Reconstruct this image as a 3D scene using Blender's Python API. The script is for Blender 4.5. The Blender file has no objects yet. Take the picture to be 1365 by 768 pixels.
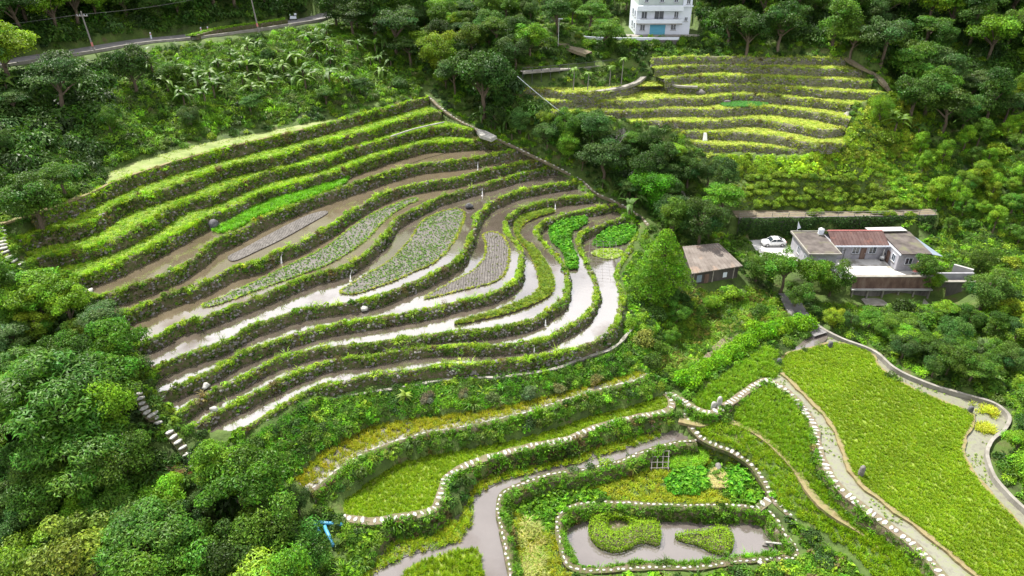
import bpy, bmesh, math, random
import numpy as np
from mathutils import Vector, Matrix

SC = bpy.context.scene
COL = SC.collection
R = math.radians
rng = np.random.default_rng(7)
random.seed(7)

# ------------------------------------------------------------------ camera
PITCH, CAM_Z, FPX = R(30.0), 65.0, 940.0        # focal length in pixels of the 1365 px wide photograph
cam = bpy.data.cameras.new('camera')
cam_ob = bpy.data.objects.new('camera', cam)
COL.objects.link(cam_ob)
cam_ob.location = (0, 0, CAM_Z)
cam_ob.rotation_euler = (math.pi / 2 - PITCH, 0, 0)
cam.sensor_width = 36.0
cam.lens = 36.0 * FPX / 1365.0
cam.clip_start, cam.clip_end = 0.5, 2000.0
SC.camera = cam_ob

# ------------------------------------------------------------------ sky, sun, exposure
SUN_EL, SUN_AZ = R(56), R(-38)                   # azimuth measured from +Y towards +X: behind the hill, to the left
w = bpy.data.worlds.new('World')
SC.world = w
w.use_nodes = True
wn, wl = w.node_tree.nodes, w.node_tree.links
wn.clear()
w_out = wn.new('ShaderNodeOutputWorld')
w_bg = wn.new('ShaderNodeBackground')
w_sky = wn.new('ShaderNodeTexSky')
w_sky.sky_type = 'NISHITA'
w_sky.sun_disc = False
w_sky.sun_elevation = SUN_EL
w_sky.sun_rotation = SUN_AZ
w_sky.air_density, w_sky.dust_density = 1.0, 2.0
w_tc = wn.new('ShaderNodeTexCoord')
w_map = wn.new('ShaderNodeMapping')
w_map.inputs['Scale'].default_value = (1, 1, 2.2)
w_no = wn.new('ShaderNodeTexNoise')
w_no.inputs['Scale'].default_value = 2.2
w_no.inputs['Detail'].default_value = 6
w_rp = wn.new('ShaderNodeValToRGB')
w_rp.color_ramp.elements[0].position = 0.34
w_rp.color_ramp.elements[1].position = 0.52
w_mx = wn.new('ShaderNodeMix')
w_mx.data_type = 'RGBA'
w_mx.inputs['B'].default_value = (19.0, 18.8, 18.8, 1)      # sunlit cloud, in the sky texture's own units
wl.new(w_tc.outputs['Generated'], w_map.inputs['Vector'])
wl.new(w_map.outputs['Vector'], w_no.inputs['Vector'])
wl.new(w_no.outputs['Fac'], w_rp.inputs['Fac'])
wl.new(w_rp.outputs['Color'], w_mx.inputs['Factor'])
wl.new(w_sky.outputs['Color'], w_mx.inputs['A'])
wl.new(w_mx.outputs['Result'], w_bg.inputs['Color'])
w_bg.inputs['Strength'].default_value = 0.046
wl.new(w_bg.outputs['Background'], w_out.inputs['Surface'])

sun = bpy.data.lights.new('sun', 'SUN')
sun.energy = 5.0
sun.angle = R(0.6)
sun.color = (1.0, 0.95, 0.86)
sun_ob = bpy.data.objects.new('sun', sun)
COL.objects.link(sun_ob)
sd = Vector((math.sin(SUN_AZ) * math.cos(SUN_EL), math.cos(SUN_AZ) * math.cos(SUN_EL), math.sin(SUN_EL)))
sun_ob.rotation_euler = (-sd).to_track_quat('-Z', 'Y').to_euler()
sun_ob.location = (0, 0, 200)

SC.view_settings.view_transform = 'Standard'
SC.view_settings.look = 'None'
SC.view_settings.exposure = 1.22
SC.view_settings.gamma = 1.0
SC.view_settings.use_curve_mapping = False
SC.cycles.max_bounces = 5
SC.cycles.diffuse_bounces = 2
SC.cycles.glossy_bounces = 2
SC.cycles.transmission_bounces = 3
SC.cycles.transparent_max_bounces = 4
SC.cycles.caustics_reflective = False
SC.cycles.caustics_refractive = False

# ------------------------------------------------------------------ helpers
def ray(p):
    p = np.atleast_2d(np.array(p, float))
    xr, yr = (p[:, 0] - 682.5) / FPX, (384 - p[:, 1]) / FPX
    return np.stack([xr, math.cos(PITCH) + yr * math.sin(PITCH), -math.sin(PITCH) + yr * math.cos(PITCH)], 1)

def P(p, z):
    d = ray(p)
    z = np.broadcast_to(np.array(z, float), (len(d),))
    t = (z - CAM_Z) / d[:, 2]
    return np.stack([d[:, 0] * t, d[:, 1] * t, z], 1)

def catmull(a, per=6, closed=False):
    a = np.array(a, float)
    n = len(a)
    if closed:
        b = np.vstack([a[-1:], a, a[:2]])
        segs = n
    else:
        b = np.vstack([2 * a[:1] - a[1:2], a, 2 * a[-1:] - a[-2:-1]])
        segs = n - 1
    out = []
    for i in range(segs):
        p0, p1, p2, p3 = b[i:i + 4]
        for k in range(per):
            t = k / per
            out.append(0.5 * ((2 * p1) + (p2 - p0) * t + (2 * p0 - 5 * p1 + 4 * p2 - p3) * t * t + (3 * p1 - p0 - 3 * p2 + p3) * t ** 3))
    if not closed:
        out.append(a[-1])
    return np.array(out)

def resample(a, s=0.5):
    seg = np.hypot(*np.diff(a[:, :2], axis=0).T)
    d = np.r_[0, np.cumsum(seg)]
    n = max(2, int(d[-1] / s) + 1)
    t = np.linspace(0, d[-1], n)
    return np.stack([np.interp(t, d, a[:, i]) for i in range(a.shape[1])], 1)

def line(px, z, s=0.5):
    """traced pixel polyline at height(s) z -> smooth world polyline"""
    px = np.array(px, float)
    zz = np.broadcast_to(np.array(z, float), (len(px),))
    c = catmull(np.c_[px, zz], 6)
    return resample(P(c[:, :2], c[:, 2]), s)

def ring(px, z, s=0.5):
    px = np.array(px, float)
    zz = np.broadcast_to(np.array(z, float), (len(px),))
    c = catmull(np.c_[px, zz], 6, True)
    c = np.vstack([c, c[:1]])
    return resample(P(c[:, :2], c[:, 2]), s)[:-1]

def normals2(a, closed=False):
    if closed:
        t = np.roll(a, -1, 0)[:, :2] - np.roll(a, 1, 0)[:, :2]
    else:
        t = np.gradient(a[:, :2], axis=0)
    for _ in range(2):
        q = np.pad(t, ((1, 1), (0, 0)), 'wrap' if closed else 'edge')
        t = (q[:-2] + q[1:-1] * 2 + q[2:]) / 4
    t = t / np.maximum(np.linalg.norm(t, axis=1, keepdims=True), 1e-9)
    return np.stack([t[:, 1], -t[:, 0]], 1), t

def inside(pts, poly):
    x, y = pts[:, 0], pts[:, 1]
    res = np.zeros(len(pts), bool)
    bb = (x >= poly[:, 0].min()) & (x <= poly[:, 0].max()) & (y >= poly[:, 1].min()) & (y <= poly[:, 1].max())
    idx = np.nonzero(bb)[0]
    if not len(idx):
        return res
    xs, ys = x[idx], y[idx]
    c = np.zeros(len(idx), bool)
    j = len(poly) - 1
    for i in range(len(poly)):
        xi, yi, xj, yj = poly[i, 0], poly[i, 1], poly[j, 0], poly[j, 1]
        if yi != yj:
            c ^= ((yi > ys) != (yj > ys)) & (xs < (xj - xi) * (ys - yi) / (yj - yi) + xi)
        j = i
    res[idx] = c
    return res

def sample_poly(poly, density):
    lo, hi = poly[:, :2].min(0), poly[:, :2].max(0)
    n = int((hi - lo).prod() * density)
    pts = rng.uniform(lo, hi, (n, 2))
    return pts[inside(pts, poly)]

def vnoise(x, y, s, seed=0):
    """cheap smooth noise, about -1..1"""
    r = np.random.default_rng(seed)
    v = 0
    for k in range(5):
        a = r.uniform(0, 6.28)
        f = (1.0 + 0.7 * k) / s
        v = v + np.sin(x * f * math.cos(a) + y * f * math.sin(a) + r.uniform(0, 6.28)) / (1 + 0.5 * k)
    return v / 2.2

def mesh_ob(name, verts, faces, mat=None, parent=None, smooth=False, origin=None):
    me = bpy.data.meshes.new(name)
    v = np.array(verts, float)
    if origin is not None:
        v = v - np.array(origin)
    me.from_pydata(v.tolist(), [], [list(map(int, f)) for f in faces])
    if smooth:
        me.polygons.foreach_set('use_smooth', [True] * len(me.polygons))
    me.update()
    o = bpy.data.objects.new(name, me)
    if mat:
        me.materials.append(mat)
    COL.objects.link(o)
    if parent:
        o.parent = parent
    return o

def tag(o, label=None, cat=None, group=None, kind=None):
    if label: o['label'] = label
    if cat: o['category'] = cat
    if group: o['group'] = group
    if kind: o['kind'] = kind
    return o

def empty(name, loc, rz=0.0):
    o = bpy.data.objects.new(name, None)
    COL.objects.link(o)
    o.location = loc
    o.rotation_euler = (0, 0, rz)
    o.empty_display_size = 0.3
    return o

def grid_faces(nr, nc, closed=False):
    f = []
    m = nc if closed else nc - 1
    for r in range(nr - 1):
        for c in range(m):
            d = (c + 1) % nc
            f.append((r * nc + c, r * nc + d, (r + 1) * nc + d, (r + 1) * nc + c))
    return f

class MB:
    """collects boxes, bars and prisms into one mesh"""
    def __init__(s): s.v, s.f = [], []
    def add(s, v, f):
        b = len(s.v)
        s.v += [tuple(p) for p in v]
        s.f += [tuple(i + b for i in q) for q in f]
        return s
    def box(s, x0, x1, y0, y1, z0, z1):
        v = [(x, y, z) for z in (z0, z1) for (x, y) in ((x0, y0), (x1, y0), (x1, y1), (x0, y1))]
        return s.add(v, [(3, 2, 1, 0), (4, 5, 6, 7), (0, 1, 5, 4), (1, 2, 6, 5), (2, 3, 7, 6), (3, 0, 4, 7)])
    def prism(s, poly, z0, z1):
        n = len(poly)
        z0s = z0 if hasattr(z0, '__len__') else [z0] * n
        z1s = z1 if hasattr(z1, '__len__') else [z1] * n
        v = [(p[0], p[1], z0s[i]) for i, p in enumerate(poly)] + [(p[0], p[1], z1s[i]) for i, p in enumerate(poly)]
        f = [tuple(range(n))[::-1], tuple(range(n, 2 * n))] + [(i, (i + 1) % n, n + (i + 1) % n, n + i) for i in range(n)]
        return s.add(v, f)
    def bar(s, a, b, r0, r1=None, n=6):
        r1 = r0 if r1 is None else r1
        a, b = Vector(a), Vector(b)
        q = (b - a).to_track_quat('Z', 'Y')
        v = []
        for (c, r) in ((a, r0), (b, r1)):
            for i in range(n):
                t = 2 * math.pi * i / n
                v.append(tuple(c + q @ Vector((r * math.cos(t), r * math.sin(t), 0))))
        f = [(i, (i + 1) % n, n + (i + 1) % n, n + i) for i in range(n)] + [tuple(range(n))[::-1], tuple(range(n, 2 * n))]
        return s.add(v, f)
    def build(s, name, mat, parent=None, origin=None, bevel=0.0, smooth=False):
        o = mesh_ob(name, s.v, s.f, mat, parent, smooth, origin)
        if bevel:
            m = o.modifiers.new('bevel', 'BEVEL')
            m.width = bevel
            m.segments = 1
        return o

# ------------------------------------------------------------------ materials
def new_mat(name):
    m = bpy.data.materials.new(name)
    m.use_nodes = True
    nt = m.node_tree
    b = nt.nodes['Principled BSDF']
    return m, nt, b

def noise_mat(name, cols, scale=1.0, rough=0.85, spec=0.3, detail=5, pos=None, bump=0.0, bump_scale=None, stretch=(1, 1, 1), second=None):
    m, nt, b = new_mat(name)
    N, L = nt.nodes, nt.links
    tc = N.new('ShaderNodeTexCoord')
    mp = N.new('ShaderNodeMapping')
    mp.inputs['Scale'].default_value = stretch
    no = N.new('ShaderNodeTexNoise')
    no.inputs['Scale'].default_value = scale
    no.inputs['Detail'].default_value = detail
    no.inputs['Roughness'].default_value = 0.62
    rp = N.new('ShaderNodeValToRGB')
    e = rp.color_ramp.elements
    n = len(cols)
    pos = pos or [0.3 + 0.4 * i / max(1, n - 1) for i in range(n)]
    e[0].position, e[0].color = pos[0], (*cols[0], 1)
    e[1].position, e[1].color = pos[-1], (*cols[-1], 1)
    for i in range(1, n - 1):
        q = e.new(pos[i])
        q.color = (*cols[i], 1)
    L.new(tc.outputs['Object'], mp.inputs['Vector'])
    L.new(mp.outputs['Vector'], no.inputs['Vector'])
    L.new(no.outputs['Fac'], rp.inputs['Fac'])
    out = rp.outputs['Color']
    if second:                                           # (colour, scale, threshold, softness): stains of another colour
        n2 = N.new('ShaderNodeTexNoise')
        n2.inputs['Scale'].default_value = second[1]
        n2.inputs['Detail'].default_value = 4
        r2 = N.new('ShaderNodeValToRGB')
        r2.color_ramp.elements[0].position = second[2]
        r2.color_ramp.elements[1].position = second[2] + second[3]
        mx = N.new('ShaderNodeMix')
        mx.data_type = 'RGBA'
        mx.inputs['B'].default_value = (*second[0], 1)
        L.new(tc.outputs['Object'], n2.inputs['Vector'])
        L.new(n2.outputs['Fac'], r2.inputs['Fac'])
        L.new(r2.outputs['Color'], mx.inputs['Factor'])
        L.new(out, mx.inputs['A'])
        out = mx.outputs['Result']
    L.new(out, b.inputs['Base Color'])
    b.inputs['Roughness'].default_value = rough
    b.inputs['Specular IOR Level'].default_value = spec
    if bump:
        bn = N.new('ShaderNodeTexNoise')
        bn.inputs['Scale'].default_value = bump_scale or scale * 3
        bn.inputs['Detail'].default_value = 4
        bp = N.new('ShaderNodeBump')
        bp.inputs['Strength'].default_value = 1.0
        bp.inputs['Distance'].default_value = bump
        L.new(mp.outputs['Vector'], bn.inputs['Vector'])
        L.new(bn.outputs['Fac'], bp.inputs['Height'])
        L.new(bp.outputs['Normal'], b.inputs['Normal'])
    return m

def leaf_mat(name, source, transl=0.38, vary=0.5, branch=False):
    """leaf colour from the object's colour ('obj') or the scatter point's tint ('inst'), varied leaf by leaf"""
    m, nt, b = new_mat(name)
    N, L = nt.nodes, nt.links
    if source == 'obj':
        s = N.new('ShaderNodeObjectInfo')
        col = s.outputs['Color']
    else:
        s = N.new('ShaderNodeAttribute')
        s.attribute_type = 'INSTANCER'
        s.attribute_name = 'tint'
        col = s.outputs['Color']
    if branch:
        at = N.new('ShaderNodeAttribute')
        at.attribute_name = 'branch_tone'
        vm = N.new('ShaderNodeVectorMath')
        vm.operation = 'MULTIPLY'
        L.new(col, vm.inputs[0])
        L.new(at.outputs['Color'], vm.inputs[1])
        col = vm.outputs[0]
    g = N.new('ShaderNodeNewGeometry')
    mr = N.new('ShaderNodeMapRange')
    mr.inputs['To Min'].default_value = 1.0 - vary
    mr.inputs['To Max'].default_value = 1.0 + vary
    L.new(g.outputs['Random Per Island'], mr.inputs['Value'])
    hs = N.new('ShaderNodeHueSaturation')
    mh = N.new('ShaderNodeMapRange')
    mh.inputs['To Min'].default_value = 0.485
    mh.inputs['To Max'].default_value = 0.515
    mm = N.new('ShaderNodeMath')
    mm.operation = 'FRACT'
    mk = N.new('ShaderNodeMath')
    mk.operation = 'MULTIPLY'
    mk.inputs[1].default_value = 7.31
    L.new(g.outputs['Random Per Island'], mk.inputs[0])
    L.new(mk.outputs[0], mm.inputs[0])
    L.new(mm.outputs[0], mh.inputs['Value'])
    L.new(mh.outputs[0], hs.inputs['Hue'])
    L.new(mr.outputs[0], hs.inputs['Value'])
    L.new(col, hs.inputs['Color'])
    L.new(hs.outputs['Color'], b.inputs['Base Color'])
    b.inputs['Roughness'].default_value = 0.5
    b.inputs['Specular IOR Level'].default_value = 0.25
    tr = N.new('ShaderNodeBsdfTranslucent')
    L.new(hs.outputs['Color'], tr.inputs['Color'])
    mx = N.new('ShaderNodeMixShader')
    mx.inputs['Fac'].default_value = transl
    L.new(b.outputs['BSDF'], mx.inputs[1])
    L.new(tr.outputs['BSDF'], mx.inputs[2])
    L.new(mx.outputs['Shader'], N['Material Output'].inputs['Surface'])
    return m

def plain(name, col, rough=0.6, spec=0.4, metal=0.0):
    m, nt, b = new_mat(name)
    b.inputs['Base Color'].default_value = (*col, 1)
    b.inputs['Roughness'].default_value = rough
    b.inputs['Specular IOR Level'].default_value = spec
    b.inputs['Metallic'].default_value = metal
    return m

def water_mat(name, c0, c1, scale=0.25, ior=3.0, mud=(0.52, 0.66)):
    """silty standing water: mirror-like where it is deep, dull where mud comes to the surface"""
    m = noise_mat(name, [c0, c1], scale, rough=0.06, spec=0.5, bump=0.0025, bump_scale=2.0)
    nt = m.node_tree
    N, L = nt.nodes, nt.links
    b = N['Principled BSDF']
    b.inputs['Specular IOR Level'].default_value = 0.0
    gl = N.new('ShaderNodeBsdfGlossy')
    gl.inputs['Roughness'].default_value = 0.04
    gl.inputs['Color'].default_value = (0.95, 0.95, 0.97, 1)
    fr = N.new('ShaderNodeFresnel')
    fr.inputs['IOR'].default_value = ior
    L.new(N['Bump'].outputs['Normal'], gl.inputs['Normal'])
    tc = N.new('ShaderNodeTexCoord')
    no = N.new('ShaderNodeTexNoise')
    no.inputs['Scale'].default_value = 0.13
    no.inputs['Detail'].default_value = 4
    mw = N.new('ShaderNodeMapRange')
    mw.inputs['From Min'].default_value = mud[0]
    mw.inputs['From Max'].default_value = mud[1]
    mw.inputs['To Min'].default_value = 1.0
    mw.inputs['To Max'].default_value = 0.25
    mu = N.new('ShaderNodeMath')
    mu.operation = 'MULTIPLY'
    ms = N.new('ShaderNodeMixShader')
    L.new(tc.outputs['Object'], no.inputs['Vector'])
    L.new(no.outputs['Fac'], mw.inputs['Value'])
    L.new(mw.outputs[0], mu.inputs[0])
    L.new(fr.outputs[0], mu.inputs[1])
    L.new(mu.outputs[0], ms.inputs['Fac'])
    L.new(b.outputs['BSDF'], ms.inputs[1])
    L.new(gl.outputs['BSDF'], ms.inputs[2])
    L.new(ms.outputs['Shader'], N['Material Output'].inputs['Surface'])
    return m

M = {}
M['terrain'] = noise_mat('soil_and_litter', [(0.025, 0.034, 0.010), (0.04, 0.07, 0.012), (0.06, 0.10, 0.016), (0.075, 0.065, 0.03)], 0.35, bump=0.15, bump_scale=2.0)
M['bank'] = noise_mat('bank_soil', [(0.04, 0.035, 0.02), (0.06, 0.08, 0.018), (0.085, 0.065, 0.04), (0.17, 0.15, 0.13)], 2.2, bump=0.12, bump_scale=4)
M['stone_bank'] = noise_mat('dry_stone', [(0.06, 0.055, 0.04), (0.14, 0.13, 0.105), (0.12, 0.135, 0.05), (0.22, 0.21, 0.18)], 1.8, bump=0.25, bump_scale=3)  # stone lightened to suggest sunshine on the far terraces
M['grass_ground'] = noise_mat('grass_ground', [(0.10, 0.16, 0.02), (0.16, 0.22, 0.03), (0.22, 0.25, 0.06)], 0.6, bump=0.06, bump_scale=5)
M['pale_grass'] = noise_mat('algae_covered_ground', [(0.09, 0.13, 0.03), (0.16, 0.20, 0.06), (0.19, 0.20, 0.10)], 0.5, bump=0.05, bump_scale=4)
M['water'] = water_mat('muddy_water', (0.08, 0.064, 0.041), (0.108, 0.088, 0.06))
M['water_clear'] = water_mat('silty_water', (0.07, 0.057, 0.045), (0.10, 0.083, 0.068), ior=4.8, mud=(0.58, 0.74))
M['pond'] = water_mat('grey_pond_water', (0.085, 0.072, 0.066), (0.105, 0.09, 0.084), ior=2.3, mud=(0.60, 0.78))
M['algae_water'] = noise_mat('duckweed_water', [(0.13, 0.125, 0.10), (0.175, 0.175, 0.135), (0.16, 0.185, 0.085)], 1.6, rough=0.25, spec=0.6)
M['mud'] = noise_mat('wet_mud', [(0.045, 0.04, 0.037), (0.075, 0.068, 0.064), (0.105, 0.096, 0.092)], 1.6, rough=0.55, bump=0.08, bump_scale=5)
M['path_soil'] = noise_mat('trodden_soil', [(0.08, 0.065, 0.04), (0.14, 0.115, 0.08), (0.09, 0.10, 0.04)], 1.2, bump=0.05, bump_scale=6)
M['tan_path'] = noise_mat('dry_path', [(0.12, 0.095, 0.04), (0.19, 0.155, 0.08), (0.10, 0.12, 0.03)], 1.0, bump=0.05, bump_scale=6)
M['stone'] = noise_mat('pale_stone', [(0.19, 0.185, 0.17), (0.33, 0.325, 0.305), (0.42, 0.415, 0.395)], 1.4, rough=0.8, bump=0.02, bump_scale=8)
M['grey_stone'] = noise_mat('grey_stone', [(0.08, 0.075, 0.07), (0.14, 0.13, 0.125), (0.20, 0.19, 0.18)], 2.5, bump=0.06)
M['dark_stone'] = noise_mat('dark_stone', [(0.05, 0.05, 0.055), (0.12, 0.12, 0.13)], 2.0, bump=0.06)
M['concrete'] = noise_mat('weathered_concrete', [(0.14, 0.13, 0.115), (0.20, 0.19, 0.17), (0.26, 0.25, 0.23)], 0.8, second=((0.16, 0.15, 0.13), 0.6, 0.56, 0.12))
M['dark_wall'] = noise_mat('stained_wall', [(0.05, 0.045, 0.045), (0.11, 0.10, 0.10), (0.17, 0.155, 0.15)], 0.9, stretch=(1, 1, 0.3))
M['asphalt'] = noise_mat('asphalt', [(0.10, 0.097, 0.10), (0.145, 0.14, 0.145), (0.19, 0.185, 0.19)], 0.5)
M['leaf'] = leaf_mat('tree_leaves', 'obj')
M['crown'] = leaf_mat('crown_leaves', 'obj', branch=True)
M['clump'] = leaf_mat('plant_leaves', 'inst', 0.38, 0.35)
M['bark'] = noise_mat('bark', [(0.06, 0.045, 0.03), (0.14, 0.11, 0.08)], 3, stretch=(1, 1, 0.2))
M['inst_stone'] = noise_mat('bank_stone', [(0.09, 0.085, 0.08), (0.22, 0.21, 0.20)], 2.0)
M['pole'] = noise_mat('concrete_pole', [(0.15, 0.135, 0.13), (0.22, 0.205, 0.20)], 1.5)
M['furrow'] = noise_mat('furrowed_mud', [(0.04, 0.036, 0.033), (0.075, 0.068, 0.064), (0.115, 0.105, 0.10)], 2.2, rough=.6, stretch=(1, 1, 1))
_n, _l = M['furrow'].node_tree.nodes, M['furrow'].node_tree.links
_tc, _wv, _bp = _n.new('ShaderNodeTexCoord'), _n.new('ShaderNodeTexWave'), _n.new('ShaderNodeBump')
_wv.inputs['Scale'].default_value = 0.8
_wv.inputs['Distortion'].default_value = 7.0
_wv.inputs['Detail'].default_value = 3.0
_wv.inputs['Detail Scale'].default_value = 0.7
_bp.inputs['Distance'].default_value = 0.07
_l.new(_tc.outputs['Object'], _wv.inputs['Vector'])
_l.new(_wv.outputs['Fac'], _bp.inputs['Height'])
_l.new(_bp.outputs['Normal'], _n['Principled BSDF'].inputs['Normal'])
# ------------------------------------------------------------------ traced lines (photograph pixels) and their heights in metres
U={
0:[(0,298),(45,284),(100,264),(135,246),(145,228),(177,214),(221,201),(280,187),(346,175),(402,164),(446,156),(479,149),(520,139),(546,132),(562,128)],
1:[(37,290),(100,267),(160,240),(220,220),(280,203),(371,181),(424,168),(479,153),(520,142),(557,132),(570,130)],
2:[(22,318),(60,309),(97,302),(124,292),(155,272),(199,257),(243,244),(280,228.5),(324,217),(369,208),(413,193),(468,180),(523.5,163),(568,151),(588,149)],
3:[(33,352),(55,343),(106,332),(144,321),(188,301),(208,288),(243.5,268),(280,259.5),(324,240.6),(369,226),(413,217),(457,202),(501,188.6),(568,172),(600,170),(633,173)],
4:[(99,367),(133,358.5),(177,338.6),(210,323),(254.6,299),(280,287),(313,273),(346,257),(391,244),(439,231),(479,217),(523.5,202),(568,191),(600,190),(640,187),(677,188)],
5:[(120,394),(137,394),(177,381),(221,365),(265.7,338.6),(280,324),(313,310),(346,292),(391,273),(435,257),(468,246),(501,235),(545.7,222),(580,217),(620,213),(660,205),(704,197)],
6:[(141,427),(188,407),(221,394),(265.7,378.5),(313,356),(346,347.5),(368.6,334),(395,325),(435,303),(468,281),(500,263),(523.5,253),(568,243),(600,239),(640,229),(690,218),(730,212)],
7:[(172,459),(205,450),(238.6,431),(265,425),(280,419),(324,403),(368.6,385),(413,367),(457,356),(490,334),(512.5,312),(528,292),(557,276.6),(580,265),(600,259),(637,248),(693,232),(741,221)],
8:[(203,490),(216.4,485),(260.7,467.6),(305,452),(335,434),(368.6,423),(404,411.7),(435,407),(479,400.6),(523.5,387),(560,372),(582,361),(600,352),(616.5,336),(624,319),(631,299),(635,286),(644,278),(655,269),(693,254),(737,246),(766,241)],
9:[(205,527),(238.6,514),(271.8,498.6),(316,474),(360,456.6),(404.6,443),(435,434),(500,424),(560,414),(604,403),(644,394),(671,383),(686,372),(690.6,358.5),(692,336),(684,323),(675,312),(671,299),(679.5,288),(697,277),(741.5,266),(792,260)],
10:[(234,552),(271.8,527),(316,505),(349,487.6),(382.5,474),(427,463),(440,463),(495,457),(546,450),(595,443),(661,437),(705,427),(732,412),(748,400),(754,385),(752.6,365),(744,347.5),(728,331),(715,314),(713,308),(719,299),(748,286.6),(781,280),(826,272)],
11:[(249.6,569.5),(283,552),(327,529.6),(371,507.5),(404.6,492),(440,481),(495,474),(546,465),(595,461),(661,460),(714,454),(748,439),(768,428),(786,411.7),(792.5,394),(790,374),(781,354),(772.5,336),(768,321),(777,310),(803.5,299),(830,290)],
12:[(314,574),(336,565),(360,549.5),(393.5,529.6),(427,514),(440,512),(462,507),(495,498.6),(540,494),(584,487.5),(628,485),(683.5,478.6),(700,477.5),(744,468.6),(784,457.6),(806,446.5),(818,430),(825,412),(826,394),(822,378),(820,362),(830,345),(842,322),(852,300)],
}
UZ = {0: 25.7, 1: 25.4, 2: 23.7, 3: 22.0, 4: 20.4, 5: 18.9, 6: 17.4, 7: 16.0, 8: 14.8, 9: 13.6, 10: 12.5, 11: 11.5, 12: 10.5, 13: 9.0}
UL = {k: line(U[k], UZ[k]) for k in U}
V = {
1: [(867, 77.7), (911, 75.5), (990, 75.5), (1016, 76.6), (1083, 76.6), (1127, 77.7)],
2: [(871, 91), (911, 88.8), (960, 86), (1016, 88.8), (1083, 91), (1149, 93)],
3: [(883, 105), (922, 101), (990, 101), (1016, 102), (1083, 105), (1162, 108.7)],
4: [(690, 118), (723, 118.7), (767, 124), (801, 123), (834, 117), (855, 110), (875, 109), (900, 114), (933, 115), (983, 112), (1038, 115), (1105, 121), (1182, 124)],
5: [(734, 135), (790, 134), (856, 134), (889, 131), (933, 131), (983, 125), (1038, 128.6), (1083, 133), (1134, 139.7)],
6: [(735, 148.5), (790, 148.5), (845, 147), (911, 145), (956, 146), (1005, 142), (1050, 145), (1094, 151), (1134, 159.6)],
7: [(834, 161), (867, 161), (911, 162), (956, 161), (1005, 158.5), (1061, 167), (1094, 173), (1131, 168.5)],
8: [(890, 174), (933, 175), (990, 177), (1038, 182), (1083, 190.6), (1127, 190.6)],
9: [(915, 188), (956, 193), (990, 193), (1038, 197), (1090, 202)],
10: [(940, 206), (990, 206), (1038, 210), (1075, 213)],
}
VZ = {k: 19.0 + 1.5 * (10 - k) for k in range(1, 12)}
VZ[11] = 18.0
VL = {k: line(V[k], VZ[k]) for k in V}

P1 = [(410, 655), (438, 636), (461, 618), (496, 600), (530, 588), (568, 577), (619, 569), (660, 560), (704, 549), (755, 533), (805, 518), (846, 508), (859, 500)]
P1Z = 7.0
P2 = [(459, 690), (473, 692), (491, 695), (510, 693), (528, 690), (547, 687), (566, 684), (579, 677), (585, 662), (589, 648), (596, 636), (612, 625), (630, 617), (654, 609), (704, 596), (755, 586), (788, 572), (822, 562), (856, 555), (888, 548), (893, 536), (886, 527)]
P2Z = 5.0
P3 = [(485, 697), (480, 706), (476, 720), (474, 729), (469, 743), (465, 755), (460, 768), (455, 785)]
P3Z = [5.0, 4.8, 4.5, 4.3, 4.0, 3.8, 3.6, 3.5]
P4 = [(926, 587), (893, 592), (859, 602), (825, 615.6), (775, 627), (734, 632.5), (701, 644), (674, 654), (664, 668), (663.6, 688), (668.6, 711.7), (675, 742), (679, 768), (683, 800)]
P4Z = 3.5
P5 = [(912, 537), (918.5, 559), (928, 577), (949, 591), (979.5, 603), (1003, 620), (1020, 643), (1031, 663), (1050.6, 684), (1081, 704), (1108, 725), (1135, 745), (1155.5, 767), (1180, 792)]
P5Z = [5.1, 4.6, 4.1, 3.9, 3.6, 3.3, 3.0, 2.8, 2.7, 2.6, 2.5, 2.4, 2.4, 2.4]
P6 = [(896, 524), (915, 536), (933, 546), (946, 549), (960, 542), (977, 531), (993, 519.5), (1010.5, 508.5), (1024, 506), (1037, 512), (1055, 524), (1068, 537), (1081, 555), (1090, 571), (1094.6, 599), (1105, 623), (1122, 650), (1155.5, 677), (1193, 704), (1227, 731), (1260, 767), (1285, 800)]
P6Z = [5.2, 5.3, 5.5, 5.7, 5.9] + [6.0] * 17
POND = [(1010, 678), (960, 674.6), (909.6, 674.6), (859, 673), (818.6, 671), (781.6, 672), (754.6, 680), (744.5, 692), (744.5, 712), (751, 738.6), (760, 757), (791.7, 762), (828.7, 759), (876, 757), (930, 757), (963.6, 752), (994, 748), (1027.6, 746), (1054.6, 745), (1063, 733.6), (1048, 715), (1037.7, 698), (1027.6, 684)]
PONDZ = 2.1
P7 = [(1030, 664), (1019, 672), (1010, 678)]
P8 = [(905, 560), (932, 565.5), (950, 561), (972.7, 562), (1006.6, 575.7), (1040, 603), (1064, 630), (1081, 657), (1108, 684), (1142, 704), (1176, 731), (1210, 767), (1235, 795)]
P8Z = [4.6, 4.7, 4.8, 4.9, 4.9, 4.8, 4.7, 4.6, 4.5, 4.4, 4.3, 4.2, 4.2]
P9 = [(1052, 398), (1068, 416), (1080, 428), (1093.5, 438), (1122, 452.7), (1165, 469.5), (1194, 493.4), (1237, 512.6), (1275.6, 524.6), (1318.7, 536.6), (1338, 548), (1344, 560), (1336, 575), (1321, 587), (1314, 606), (1323.5, 635), (1342.7, 658.7), (1365, 680), (1400, 712)]
P9Z = 6.3
F5E = [(1044, 497), (1074, 526), (1105, 559), (1121.7, 589), (1138.6, 633), (1176, 667), (1226.6, 704), (1277, 745), (1304.5, 768), (1340, 800)]     # left edge of the big field
F5R = [(1440, 800), (1400, 745), (1365, 706.7), (1333, 673), (1304, 639.6), (1285, 611), (1283, 587), (1294, 566), (1293, 551), (1251.7, 534), (1204, 512.6), (1172.6, 491), (1156, 466), (1115, 458), (1094.7, 461), (1072.5, 467), (1052.6, 471), (1039, 482)]
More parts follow.
